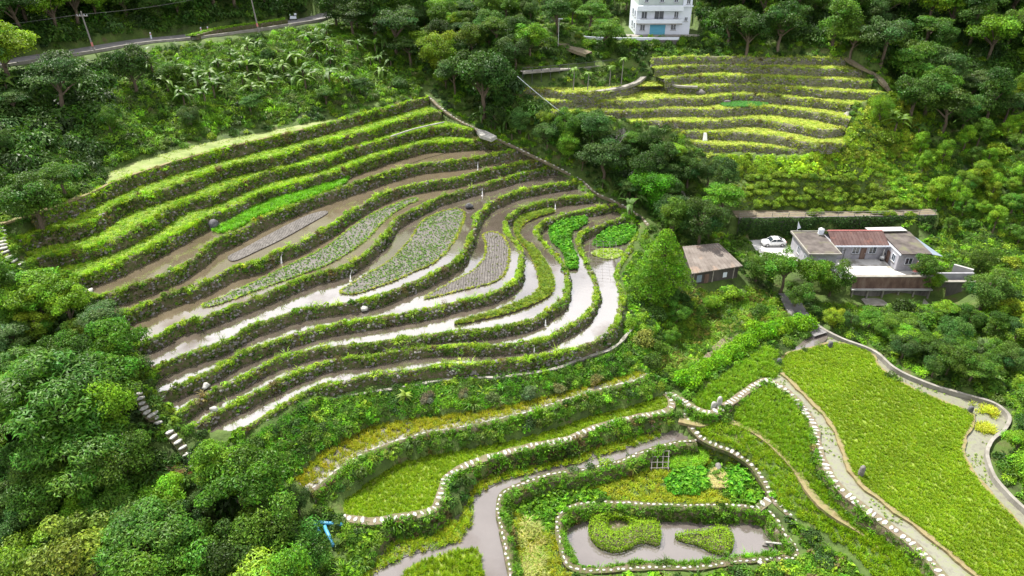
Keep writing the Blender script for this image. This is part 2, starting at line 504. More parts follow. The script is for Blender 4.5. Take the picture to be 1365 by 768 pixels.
DIAG = [(562, 122), (575, 131), (590, 145), (612, 160), (632, 170), (645, 179), (668, 187), (690, 197), (712, 208), (735, 219), (757, 230), (775, 239), (795, 257), (815, 266), (835, 276), (855, 289), (868, 303)]
DIAGZ = [26, 25.4, 24.2, 22.8, 22, 21.4, 20.6, 19.4, 18.4, 17, 15.6, 14.9, 13.7, 13, 12.4, 11.5, 10.9]
WALL12 = [(445, 531), (490, 524), (540, 516), (595, 507), (641, 504), (664, 504), (700, 499), (740, 492), (766, 482), (800, 471), (820, 462), (837, 444), (843, 434)]
ROAD = [(-80, 103), (0, 90), (60, 80), (125, 70), (190, 59), (250, 53), (320, 44), (380, 35), (430, 27), (470, 16), (520, 6)]      # near edge of the hillside road
ROADZ = 37.0

# ------------------------------------------------------------------ ground
ctrl = []
def cp(a, step=4, dz=0.0):
    ctrl.append(np.c_[a[::step, :2], a[::step, 2] + dz])
for k in UL: cp(UL[k], 6)
for k in VL: cp(VL[k], 6)
for a, z in ((P1, P1Z), (P2, P2Z), (P3, P3Z), (P4, P4Z), (P5, P5Z), (P6, P6Z), (P8, P8Z), (P9, P9Z), (DIAG, DIAGZ), (ROAD, ROADZ), (F5E, 5.9), (F5R, 6.0)):
    cp(line(a, z), 5)
cp(ring(POND, PONDZ), 5)
_w = line(WALL12, 8.3)
_n, _ = normals2(_w)
_w[:, :2] += _n * 0.5
cp(_w, 4)
extra = [  # (pixel x, pixel y, height)
 (0, 400, 20), (40, 380, 20.5), (60, 440, 17), (100, 500, 13.5), (150, 530, 13), (182, 516, 14.5), (211, 560, 12.5), (254, 616, 10), (100, 620, 9.5), (0, 520, 13), (0, 640, 9), (0, 768, 5), (100, 750, 5),
 (200, 700, 7), (300, 640, 8.8), (360, 620, 8.6), (300, 740, 4.5), (400, 720, 4.6), (430, 690, 5.0), (400, 768, 3.2), (330, 600, 9.0), (420, 570, 8.3), (520, 540, 8.2), (640, 530, 8.0), (760, 505, 7.8), (380, 640, 7.2), (450, 605, 7.3), (560, 566, 7.2), (680, 548, 7.2), (800, 512, 7.2),
 (0, 302, 25.4), (4, 330, 24), (42, 357, 21.5), (-60, 300, 26), (0, 240, 28), (60, 200, 29.5), (150, 170, 30), (300, 130, 30.5), (450, 110, 30.5), (560, 100, 29.5), (100, 120, 33), (300, 80, 34), (440, 60, 34), (540, 60, 32.5),
 (620, 60, 33.5), (640, 120, 27), (700, 95, 31), (760, 92, 31.2), (820, 85, 31.5), (740, 50, 36), (690, 60, 35), (640, 20, 36.5), (560, 20, 36.5), (840, 60, 34.6), (870, 50, 35.4), (920, 48, 35.4), (880, 40, 35.4), (960, 50, 35.4), (1020, 55, 35.4), (1100, 55, 35.6), (700, 20, 36.6), (780, 20, 37),
 (900, 270, 11.5), (870, 290, 10.6), (930, 300, 10), (950, 250, 14.0), (990, 240, 15.6), (1100, 235, 16), (1200, 240, 15.5), (1000, 283, 12.4), (1100, 283, 12.3), (1220, 280, 12.3),
 (880, 340, 9.6), (880, 380, 9), (900, 420, 7.4), (850, 420, 9), (860, 470, 7.4), (890, 500, 5.0), (905, 475, 4.0), (930, 455, 4.2), (950, 430, 4.8), (985, 415, 5.6), (940, 490, 4.6), (960, 460, 5.2), (1000, 438, 5.8), (1045, 425, 6.2), (930, 400, 7.6), (980, 390, 7.8), (1030, 395, 6.8),
 (985, 330, 8), (1030, 330, 8), (1050, 345, 8), (1060, 380, 7), (1090, 400, 5.5), (1150, 402, 4.6), (1240, 398, 4.6), (1130, 425, 5.2), (1200, 440, 5), (1280, 450, 5.2), (1365, 460, 6), (1365, 520, 5.5), (1350, 600, 5.4), (1440, 560, 5.4), (1420, 660, 5.6),
 (1260, 330, 8), (1290, 360, 7.4), (1330, 330, 9.4), (1365, 380, 8), (1260, 290, 11), (1300, 270, 13.6), (1365, 280, 13.4), (1240, 210, 19), (1300, 200, 19.6), (1365, 200, 20.5), (1200, 150, 23), (1260, 140, 24.6), (1365, 130, 26.5), (1180, 100, 30.5), (1250, 80, 31.8), (1365, 70, 32.5), (1150, 60, 35.5), (1250, 40, 36), (1365, 20, 38), (1100, 30, 37), (1450, 300, 13), (1500, 150, 25), (1500, 450, 8)]
e_ = np.array(extra, float)
ctrl.append(P(e_[:, :2], e_[:, 2]))
cp(P([(985, 318), (1060, 317), (1140, 315), (1240, 312)], 8.0), 1)
far = [(-6, 147, 23.5), (0, 141, 21), (5, 136, 18.5), (11, 132, 16.5), (17, 128, 14.2), (22, 122, 12.3), (26, 116, 10.8), (24, 134, 17.5), (30, 130, 16), (32, 122, 13),
       (-200, 60, 38), (-150, 90, 40), (-120, 130, 42), (-100, 160, 44), (-75, 172, 46), (-45, 186, 48), (0, 195, 52), (40, 195, 54), (80, 190, 56), (120, 180, 56), (150, 150, 45), (150, 110, 25), (140, 80, 14), (110, 50, 7), (60, 25, 3), (0, 20, 1), (-60, 25, 2), (-110, 50, 14), (-120, 80, 28),
       (-130, 230, 78), (-60, 240, 82), (0, 250, 84), (80, 250, 84), (160, 230, 82), (-200, 330, 165), (-100, 330, 150), (0, 330, 132), (100, 330, 120), (200, 330, 115), (220, 150, 60), (230, 80, 22), (-230, 140, 66), (-230, 50, 45), (200, 20, 8), (-200, 0, 25), (0, -20, -2), (-40, 40, 2.2), (0, 38, 2.4), (30, 40, 3), (60, 42, 5)]
ctrl.append(np.array(far, float))
CT = np.vstack(ctrl)

def axis(lo, hi, clo, chi, s, g=1.18):
    a = list(np.arange(clo, chi + 1e-6, s))
    d, v = s, clo
    while v > lo:
        d *= g; v -= d; a.insert(0, v)
    d, v = s, chi
    while v < hi:
        d *= g; v += d; a.append(v)
    return np.array(a)
GX = axis(-300, 300, -92, 96, 0.5)
GY = axis(-60, 330, 44, 162, 0.5)
gx, gy = np.meshgrid(GX, GY)
gp = np.c_[gx.ravel(), gy.ravel()]

def mls(q):
    out = np.empty(len(q))
    A = np.c_[np.ones(len(CT)), CT[:, :2]]
    for i in range(0, len(q), 4000):
        b = q[i:i + 4000]
        d2 = ((b[:, None, :] - CT[None, :, :2]) ** 2).sum(2)
        s = np.where(np.abs(b[:, 0]) > 90, 30.0, 6.0)
        wt = 1.0 / (d2 + s[:, None]) ** 2
        X = CT[None, :, :2] - b[:, None, :]
        S0 = wt.sum(1)
        mx = (wt[:, :, None] * X).sum(1) / S0[:, None]
        mz = (wt * CT[:, 2]).sum(1) / S0
        Xc = X - mx[:, None, :]
        zc = CT[None, :, 2] - mz[:, None]
        a11 = (wt * Xc[..., 0] ** 2).sum(1); a12 = (wt * Xc[..., 0] * Xc[..., 1]).sum(1); a22 = (wt * Xc[..., 1] ** 2).sum(1)
        b1 = (wt * Xc[..., 0] * zc).sum(1); b2 = (wt * Xc[..., 1] * zc).sum(1)
        reg = S0 * 6.0
        a11 = a11 + reg; a22 = a22 + reg
        det = a11 * a22 - a12 ** 2
        g1 = (a22 * b1 - a12 * b2) / det; g2 = (a11 * b2 - a12 * b1) / det
        out[i:i + 4000] = mz - g1 * mx[:, 0] - g2 * mx[:, 1]
    return out
# coarse solve on every third line, then bilinear, keeps this quick
def coarse_axis(a):
    c = a[::3]
    return c if c[-1] == a[-1] else np.r_[c, a[-1]]
CX, CY = coarse_axis(GX), coarse_axis(GY)
cxx, cyy = np.meshgrid(CX, CY)
CZ = mls(np.c_[cxx.ravel(), cyy.ravel()]).reshape(len(CY), len(CX))
def bil(AX, AY, AZ, x, y):
    i = np.clip(np.searchsorted(AX, x) - 1, 0, len(AX) - 2)
    j = np.clip(np.searchsorted(AY, y) - 1, 0, len(AY) - 2)
    u = np.clip((x - AX[i]) / (AX[i + 1] - AX[i]), 0, 1)
    v = np.clip((y - AY[j]) / (AY[j + 1] - AY[j]), 0, 1)
    return (AZ[j, i] * (1 - u) + AZ[j, i + 1] * u) * (1 - v) + (AZ[j + 1, i] * (1 - u) + AZ[j + 1, i + 1] * u) * v
gz0 = bil(CX, CY, CZ, gp[:, 0], gp[:, 1]) + 0.12 * vnoise(gp[:, 0], gp[:, 1], 3.0, 5)
HZ = gz0.copy()

def flatten(poly, z):
    m = inside(gp, poly)
    HZ[m] = z
# stepped ground under every terrace
TREAD = {}
for k in range(1, 13):
    TREAD[k] = np.vstack([UL[k - 1][:, :2], UL[k][::-1, :2]])
    flatten(TREAD[k], UZ[k] - 0.14)
VTREAD = {}
for k in range(2, 11):
    VTREAD[k] = np.vstack([VL[k - 1][:, :2], VL[k][::-1, :2]])
    flatten(VTREAD[k], VZ[k] - 0.10)
# lower fields
W2 = lambda px, z: P(catmull(px, 5, True), z)[:, :2]
F1B = [(457, 668), (496, 640), (528, 620), (565, 609), (612, 600), (680, 588), (735, 573), (788, 555), (840, 542), (880, 528)]
F1_POLY = np.vstack([line(P2, P2Z)[:, :2], line(F1B, P2Z)[::-1, :2]])
flatten(F1_POLY, P2Z - 0.14)
Y1B = [(392, 640), (420, 612), (450, 592), (501, 568), (540, 561), (585, 555), (640, 548), (687, 540), (740, 526), (800, 511), (850, 497)]
Y1_POLY = np.vstack([line(P1, P1Z)[:, :2], line(Y1B, P1Z)[::-1, :2]])
flatten(Y1_POLY, P1Z - 0.14)
C1Z = 3.2
C1_PX = [(905, 572), (926, 587), (893, 592), (859, 602), (825, 615.6), (775, 627), (734, 632.5), (701, 644), (674, 654), (664, 668), (663.6, 688), (668.6, 711.7), (675, 742), (679, 768), (684, 805), (560, 812), (440, 812), (470, 775), (490, 762), (505, 740), (520, 722), (550, 706), (590, 694), (612, 684), (620, 668), (628, 650), (640, 640), (670, 628), (721, 617), (772, 603), (822, 588), (870, 577)]
C1_POLY = P(C1_PX, C1Z)[:, :2]
flatten(C1_POLY, C1Z - 0.16)
G1Z = 1.9
G1_POLY = np.vstack([line(P4, P4Z)[:, :2], P([(761, 800), (761, 768), (751, 738), (744, 712), (744, 692), (755, 679), (782, 671), (819, 670), (859, 672), (910, 673.6), (960, 673.6), (1010, 676), (1022, 668)], G1Z)[:, :2], line(P5[2:8], P5Z[2:8])[::-1, :2]])
flatten(G1_POLY, G1Z)
POND_POLY = ring(POND, PONDZ)[:, :2]
PW_Z = 0.7
flatten(POND_POLY, PW_Z - 0.2)
F5_POLY = np.vstack([line(F5E, 6.0)[:, :2], line(F5R, 6.0)[:, :2]])
C2_POLY = np.vstack([line(P6[8:], 5.8)[:, :2], line(F5E, 5.8)[::-1, :2]])
C3_POLY = np.vstack([line(P9[3:], 5.85)[:, :2], line(F5R, 5.85)[:, :2]])
for q, z in ((C2_POLY, 5.66), (C3_POLY, 5.7), (F5_POLY, 5.88)):
    flatten(q, z)
# compound platform
PLAT = np.array([(44, 101.2), (72, 101.2), (74, 116.8), (43, 116.8)], float)
flatten(PLAT, 7.92)
flatten(np.array([(40, 117.4), (79, 118.8), (79, 121.4), (40, 121.0)]), 12.0)
flatten(np.array([(25, 161.2), (43, 162), (43, 178), (25, 178)]), 35.32)
RL = line(ROAD, ROADZ)
_rn, _ = normals2(RL)
flatten(np.vstack([RL[:, :2], (RL[:, :2] - _rn * 6.8)[::-1]]), ROADZ - 0.12)

GZ = HZ.reshape(len(GY), len(GX))
def ground(x, y):
    return bil(GX, GY, GZ, np.atleast_1d(np.array(x, float)), np.atleast_1d(np.array(y, float)))

def hit(px, h=0.0):
    """where the rays through pixels px meet the ground raised by h"""
    d = ray(px)
    h = np.broadcast_to(np.array(h, float), (len(d),))
    t = np.linspace(45, 330, 1200)
    X = d[:, None, 0] * t; Y = d[:, None, 1] * t; Z = CAM_Z + d[:, None, 2] * t
    g = ground(X.ravel(), Y.ravel()).reshape(X.shape) + h[:, None]
    below = Z <= g
    i = np.where(below.any(1), below.argmax(1), len(t) - 1)
    r = np.arange(len(d))
    x, y = X[r, i], Y[r, i]
    return np.stack([x, y, ground(x, y)], 1)

ter = mesh_ob('ground', np.c_[gp, HZ], grid_faces(len(GY), len(GX)), M['terrain'], smooth=True)
tag(ter, 'valley ground of soil and leaf litter under the terraces and woods', None, None, 'structure')
# ------------------------------------------------------------------ small plants scattered as uncountable cover
CL = bpy.data.collections.new('plant_sources')       # never linked to the scene: only read by the scatter nodes

def blades(n, h, spread, width, lean, seed):
    r = np.random.default_rng(seed)
    v, f = [], []
    for i in range(n):
        a = r.uniform(0, 6.28); rad = spread * math.sqrt(r.uniform(0, 1))
        bx, by = rad * math.cos(a), rad * math.sin(a)
        a2 = a + r.normal(0, 0.7)
        hh = h * r.uniform(0.65, 1.15); ln = lean * r.uniform(0.4, 1.3) * hh
        dx, dy = math.cos(a2), math.sin(a2); sx, sy = -dy * width / 2, dx * width / 2
        b = len(v)
        v += [(bx - sx, by - sy, -0.05), (bx + sx, by + sy, -0.05), (bx + dx * ln * .35 + sx, by + dy * ln * .35 + sy, hh * .62), (bx + dx * ln * .35 - sx, by + dy * ln * .35 - sy, hh * .62), (bx + dx * ln, by + dy * ln, hh * (1 - 0.25 * lean))]
        f += [(b, b + 1, b + 2, b + 3), (b + 3, b + 2, b + 4)]
    return v, f

def leaf_cards(pos, nrm, size, aspect, seed, fold=0.12):
    """diamond shaped leaf faces at pos, facing nrm"""
    r = np.random.default_rng(seed)
    n = len(pos)
    nrm = nrm / np.maximum(np.linalg.norm(nrm, axis=1, keepdims=True), 1e-9)
    t = r.normal(size=(n, 3))
    t -= (t * nrm).sum(1, keepdims=True) * nrm
    t /= np.maximum(np.linalg.norm(t, axis=1, keepdims=True), 1e-9)
    b = np.cross(nrm, t)
    s = np.broadcast_to(np.array(size, float), (n,))[:, None]
    v = np.stack([pos - t * s * .5, pos + b * s * aspect * .5 + nrm * s * fold, pos + t * s * .5 - nrm * s * fold, pos - b * s * aspect * .5 + nrm * s * fold], 1)
    return v.reshape(-1, 3), np.arange(4 * n).reshape(n, 4)

def dome(n, rx, rz, size, aspect, seed, up=0.6, z0=0.1):
    r = np.random.default_rng(seed)
    d = r.normal(size=(n, 3)); d /= np.linalg.norm(d, axis=1, keepdims=True)
    d[:, 2] = np.abs(d[:, 2])
    rad = r.uniform(0.55, 1.05, n)[:, None] * (1 + 0.25 * np.sin(3 * d[:, :1] + seed) * np.cos(4 * d[:, 1:2]))
    pos = d * rad * np.array([rx, rx, rz]) + np.array([0, 0, z0])
    nrm = d + r.normal(0, 0.45, (n, 3)) + np.array([0, 0, up])
    return leaf_cards(pos, nrm, size * r.uniform(0.7, 1.3, n), aspect, seed)

def lump(r0, seed, sub=2):
    bm = bmesh.new()
    bmesh.ops.create_icosphere(bm, subdivisions=sub, radius=r0)
    q = np.random.default_rng(seed)
    ph = q.uniform(0, 6.28, 6)
    for v in bm.verts:
        c = v.co.normalized()
        k = 1 + .18 * math.sin(3 * c.x / 1 + ph[0]) + .15 * math.sin(4 * c.y + ph[1]) + .12 * math.sin(5 * c.z + ph[2]) + q.normal(0, .05)
        v.co = c * r0 * k
        v.co.z *= 0.7
    V_ = [tuple(v.co) for v in bm.verts]; F_ = [tuple(x.index for x in f.verts) for f in bm.faces]
    bm.free()
    return V_, F_

def source(i, vf, mat):
    me = bpy.data.meshes.new('plant_%02d' % i)
    me.from_pydata([tuple(map(float, p)) for p in vf[0]], [], [tuple(map(int, q)) for q in vf[1]])
    me.materials.append(mat)
    o = bpy.data.objects.new('plant_%02d' % i, me)
    CL.objects.link(o)

source(0, blades(22, 0.45, 0.22, 0.055, 0.8, 1), M['clump'])          # grass tuft
source(1, blades(18, 0.36, 0.25, 0.06, 1.1, 2), M['clump'])           # lax grass tuft
source(2, dome(34, 0.34, 0.30, 0.20, 0.6, 3), M['clump'])             # leafy weed
source(3, blades(20, 0.55, 0.16, 0.045, 0.45, 4), M['clump'])         # rice
source(4, blades(20, 0.50, 0.20, 0.045, 0.65, 5), M['clump'])         # rice, laid over
source(5, dome(150, 0.75, 0.75, 0.26, 0.55, 6), M['clump'])           # shrub
source(6, dome(60, 0.65, 0.5, 0.42, 0.6, 7), M['clump'])              # large leaved plant
source(7, dome(12, 0.16, 0.12, 0.17, 0.7, 8), M['clump'])             # vegetable
source(8, blades(20, 1.15, 0.18, 0.07, 1.0, 9), M['clump'])           # reed
source(9, lump(0.25, 10, 1), M['inst_stone'])                         # stone
source(10, dome(110, 0.6, 0.9, 0.17, 0.4, 11), M['clump'])            # fine leaved shrub

def scatter_tree():
    g = bpy.data.node_groups.new('scatter', 'GeometryNodeTree')
    g.interface.new_socket('Geometry', in_out='INPUT', socket_type='NodeSocketGeometry')
    g.interface.new_socket('Geometry', in_out='OUTPUT', socket_type='NodeSocketGeometry')
    N, L = g.nodes, g.links
    gi, go = N.new('NodeGroupInput'), N.new('NodeGroupOutput')
    iop = N.new('GeometryNodeInstanceOnPoints')
    ci = N.new('GeometryNodeCollectionInfo')
    ci.inputs['Collection'].default_value = CL
    ci.inputs['Separate Children'].default_value = True
    ci.inputs['Reset Children'].default_value = True
    def attr(n, t):
        a = N.new('GeometryNodeInputNamedAttribute')
        a.data_type = t
        a.inputs['Name'].default_value = n
        return a.outputs['Attribute']
    iop.inputs['Pick Instance'].default_value = True
    L.new(gi.outputs[0], iop.inputs['Points'])
    L.new(ci.outputs[0], iop.inputs['Instance'])
    L.new(attr('idx', 'INT'), iop.inputs['Instance Index'])
    L.new(attr('rot', 'FLOAT_VECTOR'), iop.inputs['Rotation'])
    L.new(attr('scl', 'FLOAT_VECTOR'), iop.inputs['Scale'])
    L.new(iop.outputs[0], go.inputs[0])
    return g
SCATTER = scatter_tree()

def scatter(name, pts, idx, scale, tint, label=None, parent=None, tilt=0.15, squash=1.0):
    n = len(pts)
    me = bpy.data.meshes.new(name)
    me.vertices.add(n)
    me.vertices.foreach_set('co', np.array(pts, np.float32).ravel())
    def at(nm, t, arr, key):
        a = me.attributes.new(nm, t, 'POINT')
        a.data.foreach_set(key, arr.ravel())
    idx = np.broadcast_to(np.array(idx), (n,)).astype(np.int32)
    at('idx', 'INT', np.ascontiguousarray(idx), 'value')
    rot = np.stack([rng.normal(0, tilt, n), rng.normal(0, tilt, n), rng.uniform(0, 6.283, n)], 1).astype(np.float32)
    at('rot', 'FLOAT_VECTOR', rot, 'vector')
    s = np.broadcast_to(np.array(scale, float), (n,))
    sc = np.stack([s, s, s * squash], 1).astype(np.float32)
    at('scl', 'FLOAT_VECTOR', sc, 'vector')
    tc = np.c_[np.broadcast_to(np.array(tint, float), (n, 3)), np.ones(n)].astype(np.float32)
    at('tint', 'FLOAT_COLOR', tc, 'color')
    o = bpy.data.objects.new(name, me)
    COL.objects.link(o)
    o.modifiers.new('scatter', 'NODES').node_group = SCATTER
    o['kind'] = 'stuff'
    if label: o['label'] = label
    if parent: o.parent = parent
    return o

def tints(n, palette, jitter=0.18, weights=None):
    p = np.array(palette, float)
    i = rng.choice(len(p), n, p=weights)
    return p[i] * rng.normal(1, jitter, (n, 1)).clip(0.5, 1.6) * rng.normal(1, 0.05, (n, 3)).clip(0.8, 1.2) * np.array([1.0, 1.06, .7])

GRASS = [(0.13, 0.22, 0.018), (0.18, 0.27, 0.025), (0.10, 0.18, 0.015), (0.22, 0.28, 0.03)]
WEED = [(0.05, 0.11, 0.012), (0.08, 0.16, 0.015), (0.06, 0.10, 0.03), (0.10, 0.14, 0.03)]
DRYGRASS = [(0.24, 0.27, 0.03), (0.30, 0.30, 0.05), (0.20, 0.25, 0.02)]
RICE = [(0.185, 0.285, 0.010), (0.225, 0.315, 0.012), (0.155, 0.255, 0.010)]
RICE_DARK = [(0.13, 0.25, 0.010), (0.17, 0.29, 0.012)]
YELLOW = [(0.29, 0.29, 0.016), (0.22, 0.27, 0.016), (0.33, 0.31, 0.03)]
LUSH = [(0.06, 0.19, 0.012), (0.08, 0.24, 0.015), (0.10, 0.26, 0.02)]

mul = lambda p, k: [tuple(k * x for x in c) for c in p]
GRASS, WEED, DRYGRASS, LUSH = mul(GRASS, 1.5), mul(WEED, 1.35), mul(DRYGRASS, 1.3), mul(LUSH, 1.2)
# ------------------------------------------------------------------ banks, sheets and ribbons
def quad_samples(rows, density, closed=False):
    """points on a lofted strip rows[r][c]; returns points and the row coordinate"""
    A = np.array(rows)
    nr, nc = A.shape[:2]
    B = np.concatenate([A, A[:, :1]], 1) if closed else A
    a, b, c, d = B[:-1, :-1], B[:-1, 1:], B[1:, 1:], B[1:, :-1]
    area = 0.5 * (np.linalg.norm(np.cross(b - a, d - a), axis=2) + np.linalg.norm(np.cross(b - c, d - c), axis=2))
    cnt = rng.poisson(area * density)
    ri, ci = np.nonzero(cnt)
    rep = cnt[ri, ci]
    ri, ci = np.repeat(ri, rep), np.repeat(ci, rep)
    u, v = rng.uniform(size=(2, len(ri)))
    p = (a[ri, ci] * ((1 - u) * (1 - v))[:, None] + b[ri, ci] * (u * (1 - v))[:, None] + c[ri, ci] * (u * v)[:, None] + d[ri, ci] * ((1 - u) * v)[:, None])
    return p, ri + v

def bank(name, ln, foot, label, side=1, mat='bank', topw=0.45, slope=0.28, rim=0.25, closed=False, back=0.15):
    """earth bank along ln (its inner, upper edge) falling to height foot on its outer side"""
    n2, _ = normals2(ln, closed)
    n2 = n2 * side
    zt = ln[:, 2]
    zf = np.broadcast_to(np.array(foot, float), zt.shape)
    h = np.maximum(zt - zf, 0.2)
    prof = [(-back + 0 * h, zt - 0.18), (0 * h, zt + rim * .55), (0.12 + 0 * h, zt + rim), (0.12 + topw + 0 * h, zt + rim * .85),
            (0.2 + topw + slope * .35 * h, zt - .33 * h), (0.26 + topw + slope * .7 * h, zt - .68 * h), (0.3 + topw + slope * h, zf - 0.2)]
    s = np.arange(len(ln)) * 0.5
    rows = []
    for r, (o, z) in enumerate(prof):
        j = 0.10 * np.sin(s * .8 + r * .6 + len(ln)) + 0.09 * np.sin(s * 1.7 + r * 2.1) + 0.08 * np.sin(s * 3.9 + r * 1.3) + rng.normal(0, 0.04, len(ln))
        if r in (0,): j = j * 0
        rows.append(np.c_[ln[:, :2] + n2 * (o + j)[:, None], z + (0.06 * np.sin(s * 2.3 + r) if 0 < r < 6 else 0)])
    A = np.array(rows)
    nr, nc = A.shape[:2]
    f = grid_faces(nr, nc, closed)
    if side < 0: f = [q[::-1] for q in f]
    o = mesh_ob(name, A.reshape(-1, 3), f, M[mat], smooth=True)
    tag(o, label, None, None, 'structure')
    return o, rows

def bank_grass(o, rows, density=14, top=GRASS, face=WEED, closed=False, stones=0.0, label='grass and weeds growing on the bank', big=1.0, bare=0.35, rmin=0.6, cut=3.6):
    p, r = quad_samples(rows[0:7], density, closed)
    nz = vnoise(p[:, 0], p[:, 1], 1.6, 3)
    patch_ = vnoise(p[:, 0], p[:, 1], 2.6, 23)              # stretches of thick and thin growth
    keep = rng.uniform(size=len(p)) > np.where(r < 3.9, .08 + .30 * np.clip(-patch_, 0, 1), bare + .45 * nz - .25 * patch_)
    keep &= r > rmin
    p, r, nz, patch_ = p[keep], r[keep], nz[keep], patch_[keep]
    n = len(p)
    topm = r + rng.normal(0, 0.5, n) + nz * 0.9 < cut
    kind_ = vnoise(p[:, 0], p[:, 1], 1.3, 29)
    idx = np.where(topm, np.where(kind_ > .5, rng.choice([2, 2, 6], n), rng.choice([0, 0, 1, 1, 3], n)), np.where(kind_ > .2, rng.choice([2, 2, 6, 10], n), rng.choice([1, 2, 0], n)))
    nb = vnoise(p[:, 0], p[:, 1], 0.9, 17)
    sc = np.where(idx == 6, rng.uniform(0.3, 0.6, n), np.where(idx == 10, rng.uniform(.3, .5, n), rng.uniform(0.4, 1.15, n) * (1 + .35 * nb + .25 * patch_))) * big
    t = np.where(topm[:, None], tints(n, top, .2), tints(n, face, 0.35)) * (1 + .28 * vnoise(p[:, 0], p[:, 1], 2.2, 19))[:, None]
    dead = (vnoise(p[:, 0], p[:, 1], 1.1, 37) > .72) & (rng.uniform(size=n) < .7)
    t = np.where(dead[:, None], tints(n, [(0.20, 0.16, 0.07), (0.13, 0.10, 0.06)], .2), t)
    tall = (rng.uniform(size=n) < .035) & (r < 4.5)
    idx = np.where(tall, rng.choice([8, 6, 10], n), idx); sc = np.where(tall, rng.uniform(.45, .85, n), sc)
    st = rng.uniform(size=n) < np.where(r > 3.6, stones, stones * 0.1)
    idx = np.where(st, 9, idx)
    sc = np.where(st, rng.uniform(0.4, 1.1, n), sc)
    p = p + np.c_[np.zeros((n, 2)), np.where(st, 0.02, -0.04)]
    return scatter('grass', p, idx, sc, t, label, o, 0.3)

def sheet(name, poly, z, mat, label, kind='structure', parent=None, thick=0.0):
    bm = bmesh.new()
    p = np.array(poly)
    keep = [0]
    for i in range(1, len(p)):
        if np.hypot(*(p[i, :2] - p[keep[-1], :2])) > 0.12: keep.append(i)
    if np.hypot(*(p[keep[-1], :2] - p[keep[0], :2])) < 0.12: keep.pop()
    p = p[keep]
    a2 = (p[:, 0] * np.roll(p[:, 1], -1) - np.roll(p[:, 0], -1) * p[:, 1]).sum()
    if a2 < 0: p = p[::-1]
    n = len(p)
    from mathutils.geometry import delaunay_2d_cdt
    cv, _, cf, *_ = delaunay_2d_cdt([Vector((q[0], q[1])) for q in p], [(i, (i + 1) % n) for i in range(n)], [list(range(n))], 1, 1e-5)
    vs = [bm.verts.new((q[0], q[1], z)) for q in cv]
    for t in cf:
        t = list(t)
        ar = sum(cv[t[i]][0] * cv[t[(i + 1) % len(t)]][1] - cv[t[(i + 1) % len(t)]][0] * cv[t[i]][1] for i in range(len(t)))
        bm.faces.new([vs[i] for i in (t if ar > 0 else t[::-1])])
    if thick:
        hi = [bm.verts.new((q[0], q[1], z)) for q in p]
        lo = [bm.verts.new((q[0], q[1], z - thick)) for q in p]
        for i in range(n):
            j = (i + 1) % n
            bm.faces.new((hi[i], lo[i], lo[j], hi[j]))
    bm.normal_update()
    me = bpy.data.meshes.new(name)
    bm.to_mesh(me)
    bm.free()
    me.materials.append(M[mat])
    o = bpy.data.objects.new(name, me)
    COL.objects.link(o)
    if parent: o.parent = parent
    else: tag(o, label, None, None, kind)
    return o

def ribbon(name, ln, off0, off1, z, thick, mat, label=None, side=1, closed=False, parent=None, kind='structure', jit=0.04):
    n2, _ = normals2(ln, closed)
    n2 = n2 * side
    s = np.arange(len(ln)) * .5
    j0 = jit * np.sin(s * 2.1) + rng.normal(0, jit * .5, len(ln)); j1 = jit * np.sin(s * 1.7 + 2) + rng.normal(0, jit * .5, len(ln))
    zt = ln[:, 2] + z
    a = ln[:, :2] + n2 * (off0 + j0)[:, None]; b = ln[:, :2] + n2 * (off1 + j1)[:, None]
    rows = [np.c_[a, zt - thick], np.c_[a, zt], np.c_[b, zt], np.c_[b, zt - thick]]
    A = np.array(rows)
    f = grid_faces(4, A.shape[1], closed)
    if side < 0: f = [q[::-1] for q in f]
    o = mesh_ob(name, A.reshape(-1, 3), f, M[mat], parent)
    if not parent: tag(o, label, None, None, kind)
    return o

STONES = []
for i in range(4):
    bm = bmesh.new()
    q = np.random.default_rng(40 + i)
    n = 7
    ring_ = [(math.cos(a) * 0.5 * k, math.sin(a) * 0.5 * k) for a, k in zip(np.sort(np.linspace(0, 2 * math.pi, n, endpoint=False) + q.uniform(-.25, .25, n)), q.uniform(.88, 1.08, n))]
    lo = [bm.verts.new((x, y, -0.1)) for x, y in ring_]
    mi = [bm.verts.new((x, y, 0.035)) for x, y in ring_]
    hi = [bm.verts.new((x * .84, y * .84, 0.075 + q.uniform(-.01, .01))) for x, y in ring_]
    for a, b in ((lo, mi), (mi, hi)):
        for k in range(n): bm.faces.new((a[k], a[(k + 1) % n], b[(k + 1) % n], b[k]))
    bm.faces.new(hi)
    me = bpy.data.meshes.new('stone')
    bm.to_mesh(me); bm.free()
    me.materials.append(M['stone'])
    STONES.append(me)

def stone_row(parent, ln, spacing, length, width, off=0.0, side=1, z=0.0, closed=False, skip=0.03, jitter=0.06, size_jit=0.2):
    """separate laid stones along a line; length across the walking direction = width"""
    a = np.vstack([ln, ln[:1]]) if closed else ln
    a = resample(a, spacing)
    if closed: a = a[:-1]
    n2, t = normals2(a, closed)
    for i in range(len(a)):
        if rng.uniform() < skip: continue
        o = bpy.data.objects.new('stone', STONES[int(rng.integers(4))])
        COL.objects.link(o)
        o.parent = parent
        p = a[i, :2] + n2[i] * side * off + rng.normal(0, jitter, 2)
        o.location = (p[0], p[1], a[i, 2] + z + rng.normal(0, 0.012))
        o.rotation_euler = (rng.normal(0, .03), rng.normal(0, .03), math.atan2(t[i, 1], t[i, 0]) + rng.normal(0, .12) + (math.pi if rng.uniform() < .5 else 0))
        k = 1 + rng.normal(0, size_jit)
        o.scale = (length * k, width * (1 + rng.normal(0, size_jit)), 1.0)
